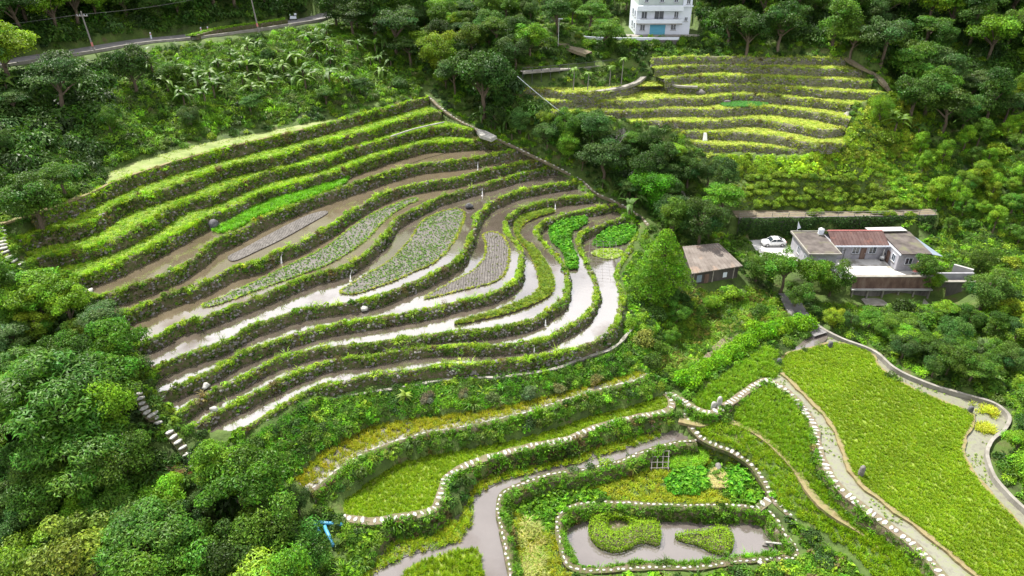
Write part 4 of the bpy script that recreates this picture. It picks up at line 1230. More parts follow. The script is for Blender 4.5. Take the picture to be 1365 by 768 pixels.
# lattice frame
c = P([r15([(705, 195)])[0]], G1Z)[0]
e = empty('garden_lattice', c)
for i in range(4):
    t = -1.0 + i * .68
    MB().bar((t, -.5, .55), (t + .35, 1.4, 1.7), .045, n=5).build('slat', M['pole'], e)
    y = -.4 + i * .6
    MB().bar((-1.15 + i * .1, y, .62 + i * .36), (1.2 + i * .1, y, .64 + i * .36), .045, n=5).build('slat', M['pole'], e)
for s in (-1, 1.1):
    MB().bar((s, -.5, -.1), (s, -.5, .6), .05).build('post', M['pole'], e)
    MB().bar((s + .35, 1.4, -.1), (s + .35, 1.4, 1.75), .05).build('post', M['pole'], e)
tag(e, 'grey slatted lattice frame leaning over the garden', 'lattice')
# dry grassy strip left in the garden
gs = P([(690, 720), (700, 696), (712, 690), (722, 712), (728, 760), (735, 800), (700, 800)], G1Z)[:, :2]
q = sample_poly(gs, 12)
scatter('dry_grass', np.c_[q, np.full(len(q), G1Z + .05)], rng.choice([1, 8, 4], len(q)), rng.uniform(.5, .8, len(q)), tints(len(q), [(0.40, 0.36, 0.18), (0.3, 0.3, 0.12), (0.18, 0.26, 0.04)]), 'dry straw-coloured grass in the garden beside the channel path')
d_ = ring([(672, 690), (682, 690), (690, 730), (697, 790), (685, 790), (676, 735)], G1Z)
sheet('ditch_water', d_[:, :2], G1Z + .06, 'pond', 'narrow water ditch inside the channel path')

# grassy terraces right of the long path
F3 = np.vstack([l5[4:, :2], line(P8, P8Z)[4:, :2][::-1]])
slope_cover('rice_strip', F3, RICE_DARK + RICE, 13, (3, 4, 0), (.7, 1.05), 'green rice growing between the long stepping stone path and the tan footpath')
F4 = np.vstack([line(P8, P8Z)[4:, :2], l6[30:, :2][::-1]])
F4 = P([(978, 560), (985, 548), (1000, 535), (1015, 523), (1030, 522), (1045, 532), (1060, 548), (1072, 566), (1080, 590), (1085, 612), (1098, 640), (1120, 668), (1150, 692), (1185, 718), (1215, 745), (1240, 775), (1220, 775), (1180, 735), (1142, 708), (1108, 688), (1081, 660), (1066, 632), (1042, 605), (1008, 578)], 4.9)[:, :2]
slope_cover('rice_strip', F4, RICE_DARK + RICE[2:], 15, (3, 4), (.75, 1.1), 'dark green rice in the narrow terrace under the white slab path')
F6 = P([(930, 541), (950, 546), (975, 529), (1010, 505), (1037, 504), (1041, 494), (1028, 484), (1043, 474), (1020, 464), (985, 486), (950, 510), (925, 528)], 5.8)[:, :2]
slope_cover('rice_strip', F6, RICE_DARK, 15, (3, 4), (.75, 1.1), 'shaded rice plot between the hedge and the white slab path')  # darker rice tint carries the shadow of the hedge
for px, r_, lb in (((1320, 549), 1.2, 'yellow-green reed clump at the outer bend of the weedy channel, upper one'), ((1314, 572), 1.0, 'yellow-green reed clump in the weedy channel, lower one')):
    c = P([px], 5.85)[0]
    q = c[:2] + rng.normal(0, r_ * .45, (60, 2))
    scatter('reed_clump', np.c_[q, np.full(60, 5.8)], rng.choice([0, 4], 60), rng.uniform(.9, 1.3, 60), tints(60, [(0.36, 0.40, 0.03), (0.42, 0.42, 0.05)]), lb)
# floating weed in the channels
for poly, z, lb, n_ in ((C2_POLY, 5.8, 'floating weed in the channel left of the large rice field', 5), (C3_POLY, 5.84, 'floating weed in the channel right of the large rice field', 6)):
    q = sample_poly(poly, n_)
    q = q[(vnoise(q[:, 0], q[:, 1], 2.0, 8) > .1) & ~inside(q, F5_POLY)]
    scatter('water_weed', np.c_[q, np.full(len(q), z)], 7, rng.uniform(.4, .9, len(q)), tints(len(q), [(0.22, 0.30, 0.08), (0.30, 0.36, 0.14)]), lb)
# upright marker stones
def post(px, z, h, label, mat='grey_stone'):
    c = P([px], z)[0]
    n = 8
    v, rr = [], [.34, .36, .30, .16]
    for i, zz_ in enumerate((-.2, h * .4, h * .82, h)):
        for k in range(n):
            t = 2 * math.pi * k / n
            v.append((rr[i] * math.cos(t) * (1 + .1 * math.sin(3 * t + i)), rr[i] * .8 * math.sin(t), zz_))
    o = mesh_ob('marker_stone', v, grid_faces(4, n, True) + [tuple(range(3 * n, 4 * n))], M[mat], smooth=True)
    o.location = c
    return tag(o, label, 'stone')
post((1147, 634), 6, 1.5, 'upright grey marker stone on the left edge of the large rice field')
post((1293, 549), 6, .9, 'small dark stone at the right corner of the large rice field', 'dark_stone')
post((1106, 463), 6, 1.0, 'dark upright stone at the top edge of the large rice field', 'dark_stone')
post((1038, 484), 6, .8, 'small brown stone at the upper left corner of the large rice field', 'dark_stone')
post((1060, 421), 6.4, 1.0, 'dark post on the road below the walled house', 'dark_stone')
post((958, 541), 5.9, 1.5, 'taller white upright stone beside the curving slab path', 'stone')
post((951, 543), 5.8, .9, 'shorter white stone beside the curving slab path', 'stone')
# upper ponds and stream path by the hedge
p = P(catmull([(1044, 463), (1063, 451), (1094, 444), (1103, 451), (1085, 464), (1052, 469)], 4, True), 5.95)
sheet('pond_water', p[:, :2], 6.03, 'pond', 'small bright pool at the top end of the large rice field')
ribbon('path', line([(920, 505), (942, 481), (966, 456), (997, 441), (1025, 434), (1050, 427)], [4.6, 5.2, 5.6, 5.9, 6.1, 6.3]), -.7, .7, .15, .4, 'path_soil', 'grey ditch path running behind the bright hedge')
ribbon('stream', line([(888, 508), (905, 488), (918, 472), (930, 455), (945, 438), (968, 424), (1000, 412)], [4.6, 4.1, 4.1, 4.3, 4.7, 5.3, 6]), -.7, .8, .12, .4, 'water', 'shallow stony stream in the gully left of the hedge')
# road up to the walled house
rd = line([(1050, 392), (1058, 408), (1068, 424), (1082, 436), (1096, 446)], [7.0, 6.8, 6.6, 6.4, 6.3])
ribbon('road', rd, -1.5, 1.5, .12, .4, 'asphalt', 'narrow grey road descending from the walled house to the fields', jit=.03)
# blue pipes
for i, (a, b, lb) in enumerate((((419, 700), (458, 702), 'long blue plastic pipe lying above the other two near the bottom left wood'), ((433, 704), (444, 726), 'blue plastic pipe lying steeply beside the round green bush'), ((420, 702), (428, 712), 'short end of blue pipe half hidden by the round green bush'))):
    pa, pb = P([a, b], 4.9)
    pa[2] = max(4.9, ground(pa[0], pa[1])[0] + .3); pb[2] = max(4.7, ground(pb[0], pb[1])[0] + .3)
    c = (pa + pb) / 2
    mb = MB()
    d = (pb - pa) / np.linalg.norm(pb - pa)
    n = 12
    qv = Vector(d).to_track_quat('Z', 'Y')
    prof = [(pa, .2), (pb, .2), (pb, .15), (pa, .15)]
    v = []
    for (q_, r_) in prof:
        for k in range(n):
            t = 2 * math.pi * k / n
            v.append(tuple(np.array(q_) - c + np.array(qv @ Vector((r_ * math.cos(t), r_ * math.sin(t), 0)))))
    f = [(r * n + k, r * n + (k + 1) % n, ((r + 1) % 4) * n + (k + 1) % n, ((r + 1) % 4) * n + k) for r in range(4) for k in range(n)]
    M.setdefault('blue', plain('blue_plastic', (0.05, 0.22, 0.36), .45))
    o = mesh_ob('blue_pipe', v, f, M['blue'], smooth=True)
    o.location = c
    tag(o, lb, 'pipe')
# ------------------------------------------------------------------ buildings
M['plaster'] = noise_mat('grey_plaster', [(0.20, 0.20, 0.23), (0.27, 0.27, 0.305), (0.32, 0.32, 0.35)], .9, second=((0.25, 0.25, 0.26), .8, .58, .1))
M['white_paint'] = noise_mat('white_paint', [(0.50, 0.54, 0.62), (0.58, 0.62, 0.70)], .6, rough=.6)
M['green_plaster'] = noise_mat('grey_green_plaster', [(0.30, 0.36, 0.34), (0.38, 0.43, 0.40)], .6)
M['glass'] = plain('window_glass', (0.03, 0.04, 0.05), .08, .8)
M['roof_dark'] = noise_mat('mossy_roof', [(0.04, 0.034, 0.032), (0.075, 0.064, 0.06), (0.11, 0.096, 0.09)], .7, second=((0.10, 0.10, 0.06), .5, .52, .14))
M['roof_red'] = noise_mat('rusty_red_roof', [(0.055, 0.030, 0.028), (0.078, 0.045, 0.042), (0.105, 0.068, 0.063)], .9, stretch=(1, .3, 1), second=((0.12, 0.06, 0.05), .9, .58, .1))
M['roof_tan'] = noise_mat('tan_sheet_roof', [(0.10, 0.085, 0.075), (0.14, 0.12, 0.108), (0.18, 0.16, 0.145)], .8, second=((0.2, 0.15, 0.12), .5, .56, .1))
M['roof_white'] = noise_mat('white_sheet_roof', [(0.28, 0.28, 0.28), (0.36, 0.36, 0.36)], .6)
M['blue_sheet'] = noise_mat('blue_grey_sheet', [(0.15, 0.19, 0.24), (0.21, 0.25, 0.30)], .8)
M['court'] = noise_mat('courtyard_concrete', [(0.36, 0.35, 0.34), (0.44, 0.435, 0.43), (0.50, 0.495, 0.49)], .35, second=((0.19, 0.18, 0.16), .3, .6, .08))
M['brown_wall'] = noise_mat('brown_brick_wall', [(0.07, 0.04, 0.035), (0.12, 0.075, 0.06), (0.17, 0.12, 0.10)], 1.2, stretch=(1, 1, .4))
M['shed_wall'] = noise_mat('dark_shed_wall', [(0.035, 0.03, 0.028), (0.08, 0.07, 0.065)], 1.0, stretch=(1, 1, .3))
M['shutter'] = noise_mat('blue_shutter', [(0.08, 0.30, 0.42), (0.12, 0.36, 0.50)], 1.0, stretch=(.2, 1, 6))
M['metal'] = plain('dull_metal', (0.45, 0.46, 0.47), .4, .5, .6)
M['dark_metal'] = plain('dark_metal', (0.05, 0.05, 0.055), .5)
M['red_paint'] = plain('faded_red', (0.45, 0.16, 0.15), .7)
M['wood'] = noise_mat('grey_timber', [(0.20, 0.18, 0.16), (0.32, 0.29, 0.26)], 2, stretch=(1, .2, 1))

def window_on(parent, L0, x0, x1, y, z0, z1, axis='x', name='window', sill=True, frame='white_paint', out=-1, mull=True):
    """window on a wall plane; axis x: wall runs along x at depth y, outside towards out*y"""
    def bx(mb, a0, a1, d0, d1, zz0, zz1):
        lo, hi = sorted((y + out * d0, y + out * d1))
        if axis == 'x': mb.box(a0, a1, lo, hi, zz0, zz1)
        else: mb.box(lo, hi, a0, a1, zz0, zz1)
    mb = MB(); bx(mb, x0, x1, -.05, .02, z0, z1)
    p = mb.build(name, M['glass'], parent, L0)
    t = .07
    mb = MB()
    bx(mb, x0 - t, x0, -.05, .06, z0 - t, z1 + t); bx(mb, x1, x1 + t, -.05, .06, z0 - t, z1 + t)
    bx(mb, x0, x1, -.05, .06, z1, z1 + t); bx(mb, x0, x1, -.05, .06, z0 - t, z0)
    if mull: bx(mb, (x0 + x1) / 2 - .03, (x0 + x1) / 2 + .03, .02, .05, z0, z1)
    mb.build('frame', M[frame], p)
    # children of p share its origin offset
    p.children[0].data.transform(Matrix.Translation(-Vector(L0)))
    if sill:
        mb = MB(); bx(mb, x0 - .15, x1 + .15, -.02, .14, z0 - t - .07, z0 - t - .003)
        q = mb.build('sill', M['concrete'], p, L0)
    return p

# --- walled farmhouse round a courtyard
L0 = (59.5, 106.0, 7.9)
fh = empty('farmhouse', L0)
Z0, ZR = 7.8, 11.15
def wall(x0, x1, y0, y1, z1=ZR, m='plaster', name='wall'):
    return MB().box(x0, x1, y0, y1, Z0, z1).build(name, M[m], fh, L0, bevel=.03)
wall(49.7, 54.3, 104.5, 112.7)
wall(54.303, 64.7, 108.9, 113.0, 10.9)
wall(64.703, 69.5, 104.7, 112.6)
# left wing: flat roof with raised rim
MB().box(49.3, 54.7, 104.1, 113.0, ZR, ZR + .16).build('roof', M['roof_dark'], fh, L0, bevel=.03)
mb = MB()
for b in ((49.25, 49.45, 104.05, 113.05), (54.55, 54.75, 104.05, 108.6), (49.453, 54.547, 104.05, 104.25), (49.453, 54.547, 112.85, 113.05)):
    mb.box(*b, ZR + .02, ZR + .3)
mb.build('parapet', M['concrete'], fh, L0)
# centre: red pitched roof
def slab(poly, zs, th, name, m):
    return MB().prism(poly, [z - th for z in zs], zs).build(name, M[m], fh, L0)
slab([(54.85, 108.0), (64.55, 108.0), (64.3, 111.2), (54.95, 111.2)], [11.05, 11.05, 12.3, 12.3], .14, 'roof', 'roof_red')
slab([(54.95, 111.203), (64.3, 111.203), (64.3, 113.3), (54.95, 113.3)], [12.3, 12.3, 11.4, 11.4], .14, 'roof', 'roof_red')
mb = MB()
for i in range(17):
    x = 55.1 + i * .58
    mb.add([(x, 108.02, 11.06), (x + .09, 108.02, 11.06), (x + .09, 111.15, 12.29), (x, 111.15, 12.29), (x, 108.02, 11.13), (x + .09, 108.02, 11.13), (x + .09, 111.15, 12.36), (x, 111.15, 12.36)], [(4, 5, 6, 7), (0, 1, 5, 4), (0, 4, 7, 3), (1, 2, 6, 5)])
mb.build('roof_ribs', M['roof_red'], fh, L0)
MB().bar((54.9, 111.2, 12.33), (64.35, 111.2, 12.33), .12).build('ridge_cap', M['red_paint'], fh, L0)
MB().box(54.8, 64.6, 107.86, 107.98, 10.78, 11.0).build('eave_board', M['white_paint'], fh, L0)
# right wing
slab([(64.75, 104.2), (69.8, 104.3), (69.9, 112.4), (64.9, 112.4)], [11.35, 11.35, 11.6, 11.6], .18, 'roof', 'roof_dark')
slab([(62.5, 111.6), (69.2, 111.9), (69.2, 114.0), (62.6, 113.7)], [12.0, 12.0, 11.75, 11.75], .1, 'roof', 'roof_white')
slab([(69.9, 104.4), (72.6, 105.6), (71.8, 109.5), (70.0, 112.3)], [11.2, 10.2, 10.4, 11.3], .08, 'awning', 'blue_sheet')
MB().box(64.62, 64.72, 104.25, 108.4, 10.95, 11.2).build('eave_board', M['white_paint'], fh, L0)
for x in (56.0, 58.9, 61.8):
    window_on(fh, L0, x, x + 1.15, 108.9, 9.1, 10.3)
p = MB().box(60.35, 61.3, 108.83, 108.95, 7.95, 10.1).build('door', M['brown_wall'], fh, L0)
MB().box(61.1, 61.18, 108.76, 108.83, 9.0, 9.15).build('handle', M['metal'], p, L0)
window_on(fh, L0, 105.6, 106.6, 64.703, 9.1, 10.3, axis='y')
p = MB().box(64.63, 64.75, 107.3, 108.3, 7.95, 10.1).build('door', M['brown_wall'], fh, L0)
window_on(fh, L0, 66.0, 67.1, 104.7, 9.2, 10.3)
window_on(fh, L0, 105.6, 106.5, 49.7, 9.0, 10.2, axis='y')
window_on(fh, L0, 108.6, 109.6, 49.7, 9.0, 10.2, axis='y')
window_on(fh, L0, 51.2, 52.4, 104.5, 9.2, 10.2)
tag(fh, 'U-shaped grey farmhouse with a red centre roof around a white courtyard', 'house')
# things on and around it
c = (54.0, 111.6, ZR + .16)
e = empty('water_tank', c)
MB().bar((0, 0, .25), (0, 0, 1.15), .5, .5, 14).build('tank', M['white_paint'], e, smooth=False)
MB().bar((0, 0, 1.15), (0, 0, 1.35), .48, .15, 14).build('lid', M['metal'], e)
MB().box(-.5, .5, -.5, .5, 0, .25).build('stand', M['concrete'], e)
tag(e, 'round white water tank on the flat farmhouse roof', 'tank')
e = empty('flag_pole', (50.9, 113.6, 7.9))
MB().bar((0, 0, 0), (-.35, 0, 5.0), .05, .03).build('pole', M['white_paint'], e)
MB().add([(-.2, 0, 3.6), (-.34, 0, 5.0), (.35, .03, 3.8), (-.2, .04, 3.6), (-.34, .04, 5.0), (.35, .07, 3.8)], [(0, 2, 1), (3, 4, 5), (0, 3, 5, 2), (2, 5, 4, 1), (1, 4, 3, 0)]).build('flag', M['white_paint'], e)
tag(e, 'thin pole with a white pennant behind the left farmhouse wing', 'flag')
e = empty('utility_post', (55.0, 104.0, 7.9))
MB().bar((0, 0, 0), (0, 0, 4.6), .09, .07).build('post', M['dark_metal'], e)
MB().box(-.9, .1, -.05, .05, 4.2, 4.3).build('bracket', M['dark_metal'], e)
tag(e, 'dark post at the corner between farmhouse and courtyard', 'post')
e = empty('garden_parasol', (67.2, 103.2, 7.95))
MB().bar((0, 0, 0), (0, 0, 2.6), .05).build('pole', M['white_paint'], e)
MB().bar((0, 0, .7), (0, 0, 2.5), .42, .08, 9).build('canopy', M['red_paint'], e)
MB().bar((0, 0, 0), (0, 0, .14), .4, .35, 10).build('base', M['concrete'], e)
tag(e, 'closed faded red parasol at the front of the courtyard', 'parasol')
e = empty('stove', (64.0, 108.2, 7.95))
MB().bar((0, 0, 0), (0, 0, .3), .25, .3, 10).build('base', M['dark_metal'], e)
v, f = lump(.5, 3)
mesh_ob('bowl', np.array(v) + (0, 0, .7), f, M['metal'], e, True)
MB().bar((0, 0, 1.0), (0, 0, 2.3), .1, .09, 8).build('flue', M['metal'], e)
tag(e, 'round metal stove with a flue by the courtyard wall', 'stove')
sheet('courtyard', np.array([(54.4, 101.6), (68.9, 101.6), (69.2, 104.6), (64.6, 104.6), (64.6, 108.8), (54.4, 108.8)]), 7.98, 'court', 'white concrete courtyard in front of the farmhouse')
sheet('forecourt', np.array([(43.5, 106), (49.6, 106), (49.6, 116.6), (43.5, 116.6)]), 7.97, 'court', 'pale concrete parking pad beside the farmhouse')
# retaining wall of the courtyard
e = empty('courtyard_wall', (62.5, 101.2, 4.5))
Lw = (62.5, 101.2, 4.5)
MB().box(56.2, 69.2, 101.0, 101.45, 6.6, 8.75).build('parapet', M['brown_wall'], e, Lw)
MB().box(56.1, 69.3, 100.9, 101.55, 8.753, 8.87).build('coping', M['concrete'], e, Lw)
MB().box(56.1, 69.4, 100.55, 101.5, 6.42, 6.597).build('ledge', M['roof_white'], e, Lw)
MB().box(56.2, 69.2, 101.05, 101.5, 3.8, 6.417).build('wall', M['dark_wall'], e, Lw)
for i in range(6):
    x = 56.3 + i * 2.55
    MB().box(x, x + .22, 100.75, 101.05, 4.0, 6.417).build('pier', M['concrete'], e, Lw)
tag(e, 'brown courtyard parapet on a dark wall with white ledge and piers', 'wall')
sheet('yard', np.array([(58, 98.6), (68.6, 98.8), (68.6, 101.0), (58, 101.0)]), 4.78, 'concrete', 'narrow concrete strip at the foot of the courtyard wall')
e = empty('garden_wall', (73, 101.4, 5))
Lw = (73, 101.4, 5)
MB().box(70.2, 76.5, 101.3, 101.7, 3.8, 7.6).build('wall', M['dark_wall'], e, Lw)
MB().box(70.1, 76.6, 101.1, 101.8, 7.603, 7.8).build('coping', M['concrete'], e, Lw)
MB().box(70.2, 76.5, 102.2, 102.5, 4.5, 8.8).build('upper_wall', M['plaster'], e, Lw)
MB().prism([(74.2, 104.5), (76.4, 102.6), (76.7, 102.9), (74.5, 104.8)], 6, 9.2).build('side_wall', M['roof_white'], e, Lw)
tag(e, 'stepped grey garden wall right of the courtyard', 'wall')
# parked car
M['car_paint'] = plain('white_car_paint', (0.78, 0.79, 0.80), .25, .6)
M['tyre'] = plain('tyre_rubber', (0.02, 0.02, 0.02), .8)
def car(loc, rz, label):
    e = empty('car', loc, rz)
    # body cross sections along x: (x, half width, z bottom, z shoulder)
    sec = [(-2.2, .66, .38, .66), (-2.05, .82, .26, .80), (-1.5, .88, .22, .90), (-.6, .9, .2, .93), (.5, .9, .2, .94), (1.3, .89, .22, .96), (1.9, .85, .26, .95), (2.15, .7, .36, .78)]
    v = []
    for x, hw, zb, zs in sec:
        v += [(x, -hw * .92, zb), (x, -hw, (zb + zs) / 2), (x, -hw * .94, zs), (x, -hw * .4, zs + .05), (x, hw * .4, zs + .05), (x, hw * .94, zs), (x, hw, (zb + zs) / 2), (x, hw * .92, zb)]
    f = grid_faces(len(sec), 8, True) + [tuple(range(8))[::-1], tuple(range(8 * (len(sec) - 1), 8 * len(sec)))]
    mesh_ob('body', v, [q[::-1] for q in f[:-2]] + [f[-2][::-1], f[-1][::-1]], M['car_paint'], e, True)
    cab = [(-1.0, .80, .93), (-.25, .66, 1.42), (.75, .66, 1.43), (1.65, .78, .97)]
    g = []
    for x, hw, z in cab: g += [(x, -hw, z), (x, hw, z)]
    low = [(-1.0, -.82, .88), (-1.0, .82, .88), (1.65, -.8, .9), (1.65, .8, .9)]
    mesh_ob('cabin_glass', g + low, [(0, 2, 3, 1), (4, 6, 7, 5), (0, 8, 10, 6, 4, 2), (1, 3, 5, 7, 11, 9)], M['glass'], e)
    mesh_ob('roof', [(-.33, -.68, 1.40), (-.33, .68, 1.40), (.83, -.68, 1.41), (.83, .68, 1.41), (-.2, -.6, 1.47), (-.2, .6, 1.47), (.7, -.6, 1.48), (.7, .6, 1.48)], [(4, 6, 7, 5), (0, 2, 6, 4), (1, 5, 7, 3), (0, 4, 5, 1), (2, 3, 7, 6)], M['car_paint'], e)
    for s in (-1, 1):
        for (xa, za, xb, zb) in ((-1.0, .93, -.3, 1.42), (1.65, .97, .8, 1.43), (.25, .93, .25, 1.44)):
            MB().bar((xa, s * (.82 if za < 1 and xa != .25 else .8), za), (xb, s * .68, zb), .045, n=4).build('pillar', M['car_paint'], e)
        for x in (-1.35, 1.35):
            wv = MB().bar((x, s * .7, .32), (x, s * .91, .32), .33, .33, 14).build('wheel', M['tyre'], e)
            MB().bar((x, s * .9, .32), (x, s * .925, .32), .2, .2, 10).build('rim', M['metal'], wv)
        MB().box(-2.19, -2.06, s * .58 - .15, s * .58 + .15, .62, .74).build('headlight', M['glass'], e)
        MB().box(2.02, 2.14, s * .6 - .13, s * .6 + .13, .72, .86).build('tail_light', M['red_paint'], e)
    return tag(e, label, 'car')
car((47.2, 114.4, 7.98), R(2), 'white saloon car parked on the pad beside the farmhouse')
# road with guard rail above the vine covered wall
HW = [(41.2, 117.0), (50, 117.3), (60, 117.6), (70, 118.0), (77.5, 118.4)]
hl = resample(np.c_[np.array(HW), np.full(5, 12.0)], .5)
e = empty('vine_wall', (60, 117.6, 8))
Lh = (60, 117.6, 8)
o = ribbon('wall', hl, -.3, .05, .1, 4.6, 'dark_wall', parent=e, jit=0)
o.data.transform(Matrix.Translation(-Vector(Lh)))
n = 9000
t = rng.uniform(0, len(hl) - 1.01, n).astype(int)
zz = rng.uniform(7.9, 12.25, n)
pos = np.c_[hl[t, 0] + rng.uniform(0, .5, n), hl[t, 1] - .12 - np.abs(rng.normal(0, .22, n)) - .25 * (1 + vnoise(hl[t, 0], zz, 1.2, 6)), zz]
v, f = leaf_cards(pos, rng.normal(0, .5, (n, 3)) + (0, -1, .7), rng.uniform(.22, .42, n), .7, 2)
o = mesh_ob('vines', v, f, M['leaf'], e, origin=Lh)
o.color = (0.035, 0.085, 0.014, 1)
tag(e, 'long dark retaining wall covered in green vines behind the farmhouse', 'wall')
sheet('road', np.array([(40.8, 117.15), (60, 117.75), (78, 118.6), (78, 121.2), (60, 120.8), (40.8, 120.4)]), 12.06, 'path_soil', 'narrow road running along the top of the vine covered wall')
e = empty('guard_rail', (60, 117.7, 12.0))
Lg = (60, 117.7, 12.0)
hp = resample(np.c_[np.array(HW), np.full(5, 12.0)], 3.0)
for q in hp: MB().bar((q[0], q[1] + .2, 11.9), (q[0], q[1] + .2, 12.95), .06).build('post', M['concrete'], e, Lg)
for dz in (.55, .95):
    mb = MB()
    for a, b in zip(hp[:-1], hp[1:]): mb.bar((a[0], a[1] + .2, 12 + dz), (b[0], b[1] + .2, 12 + dz), .04, n=5)
    mb.build('rail', M['concrete'], e, Lg)
tag(e, 'white guard rail along the road above the vine covered wall', 'railing')

# --- shed with a tan roof
pts = np.array([(28.6, 105.9), (35.0, 107.2), (37.6, 101.3), (28.7, 98.6)])
c = pts.mean(0)
e = empty('shed', (c[0], c[1], 8.0))
Ls = (c[0], c[1], 8.0)
zs = [11.9, 11.9, 10.7, 10.7]
MB().prism(pts[::-1], [z - .13 for z in zs[::-1]], zs[::-1]).build('roof', M['roof_tan'], e, Ls)
ins = c + (pts - c) * np.array([.9, .86])
MB().prism(ins[::-1], 7.4, [z - .16 for z in zs[::-1]]).build('wall', M['shed_wall'], e, Ls)
mb = MB()
for i in range(13):
    t = (i + .5) / 13
    a = pts[0] * (1 - t) + pts[1] * t; b = pts[3] * (1 - t) + pts[2] * t
    mb.bar((a[0], a[1], 11.93), (b[0], b[1], 10.73), .05, n=4)
mb.build('roof_ribs', M['roof_tan'], e, Ls)
fa, fb = ins[3], ins[2]
d = (fb - fa) / np.linalg.norm(fb - fa); nn = np.array([d[1], -d[0]])
def on_front(t0, t1, z0, z1, name, m, th=.06):
    a = fa + d * t0 + nn * th; b = fa + d * t1 + nn * th
    return MB().prism([a, b, b - nn * (th + .03), a - nn * (th + .03)], z0, z1).build(name, M[m], e, Ls)
on_front(.8, 1.7, 8.6, 9.9, 'window', 'blue_sheet'); on_front(2.2, 3.0, 7.9, 9.9, 'door', 'brown_wall'); on_front(5.6, 6.3, 8.8, 9.7, 'window', 'white_paint')
for t in (.1, 3.6, 7.4): on_front(t, t + .15, 7.8, 10.5, 'post', 'wood', .12)
tag(e, 'dark walled shed with a broad tan sheet roof beside the conical tree', 'shed')

# --- white house at the top
Lh = (32, 161, 36.4)
wh = empty('white_house', Lh)
def hb(x0, x1, y0, y1, z0, z1, name, m, par=None, bevel=0.0): return MB().box(x0, x1, y0, y1, z0, z1).build(name, M[m], par or wh, Lh, bevel)
X0, X1, YF = 26.4, 37.9, 158.0
hb(X0, X1, YF, YF + 9.5, 35.8, 42.3, 'wall', 'white_paint')
hb(X0 + .2, X1 - 1.9, YF + .35, YF + 9.3, 42.303, 45.6, 'upper_wall', 'green_plaster')
hb(X1 - 1.897, X1, YF + .05, YF + 9.3, 42.303, 45.6, 'stair_wall', 'white_paint')
hb(X0 - .25, X1 + .3, YF - .45, YF + 9.7, 45.603, 45.85, 'roof', 'concrete')
hb(X0 - .1, X1 - 1.95, YF - 1.15, YF - .003, 41.4, 42.4, 'parapet', 'white_paint', bevel=.02)
hb(X1 - 1.95 + .003, X1 + .2, YF - .25, YF - .003, 42.1, 42.4, 'cornice', 'white_paint')
bal = hb(X0 - .05, X1 - 1.95, YF - 1.2, YF - .003, 38.75, 38.95, 'balcony', 'concrete')
hb(X0 - .05, X1 - 1.95, YF - 1.2, YF - 1.05, 38.953, 39.75, 'parapet', 'white_paint', bal)
zx = lambda u: X0 + (u - 775) / 365 * (X1 - X0)
for (u0, u1, z0, z1) in ((805, 835, 37.4, 38.5), (1013, 1045, 37.5, 38.6), (808, 842, 39.8, 41.1), (895, 955, 39.7, 41.25), (1027, 1053, 39.9, 41.1), (1100, 1118, 39.3, 40.0)):
    window_on(wh, Lh, zx(u0), zx(u1), YF, z0, z1)
window_on(wh, Lh, zx(1103), zx(1125), YF + .05, 42.7, 43.5)
for (u0, u1) in ((825, 846), (926, 950), (1020, 1044)): window_on(wh, Lh, zx(u0), zx(u1), YF + .35, 43.0, 43.8)
for y0 in (YF + 1.5, YF + 4.5): 
    window_on(wh, Lh, y0, y0 + 1.2, X0, 37.4, 38.6, axis='y'); window_on(wh, Lh, y0, y0 + 1.2, X0, 39.9, 41.1, axis='y')
sh = hb(zx(870), zx(975), YF - .06, YF + .05, 36.4, 38.5, 'garage_shutter', 'shutter')
for i in range(9):
    hb(zx(871), zx(974), YF - .085, YF - .063, 36.5 + i * .22, 36.66 + i * .22, 'slat', 'shutter', sh)
hb(zx(862), zx(870) - .003, YF - .1, YF - .003, 36.3, 38.6, 'pilaster', 'white_paint'); hb(zx(975) + .003, zx(983), YF - .1, YF - .003, 36.3, 38.6, 'pilaster', 'white_paint')
wh.location = (33.2, 167.1, 35.3); wh.scale = (1.036, 1.036, 1.036)
tag(wh, 'white three storey house with balcony and blue garage shutter at the top', 'house')
sheet('house_yard', np.array([(21, 161.2), (44, 161.8), (44, 164.3), (21, 164.3)]), 35.42, 'concrete', 'concrete forecourt of the white house')
e = empty('white_fence_wall', (22, 155.6, 35.5))
Le = (22, 155.6, 35.5)
fw = line([(744, 44), (760, 47.5), (780, 50), (800, 51.5), (842, 52), (880, 51.5), (905, 51.5)], 35.3, 1.0)
o = ribbon('wall', fw, 0, .25, .3, .55, 'white_paint', parent=e, jit=0); o.data.transform(Matrix.Translation(-Vector(Le)))
o = ribbon('stone_base', fw, -.1, .3, -.26, .9, 'dark_wall', parent=e, jit=.02); o.data.transform(Matrix.Translation(-Vector(Le)))
tag(e, 'low white wall on a dark stone base in front of the white house', 'wall')
ribbon('road', line([(712, 34), (722, 42), (735, 50), (750, 58), (768, 66), (785, 72)], [36.6, 36.1, 35.5, 34.9, 34.3, 33.7]), -1.6, 1.6, .2, .6, 'path_soil', 'pale lane curving down left of the white house', jit=.05)
e = empty('lamp_post', P([(744, 62)], 34.6)[0])
MB().bar((0, 0, 0), (0, 0, 5.6), .07, .05).build('pole', M['metal'], e)
MB().box(-.1, .8, -.1, .1, 5.5, 5.62).build('lamp_head', M['white_paint'], e)
tag(e, 'thin grey lamp post beside the lane by the white house', 'lamp')

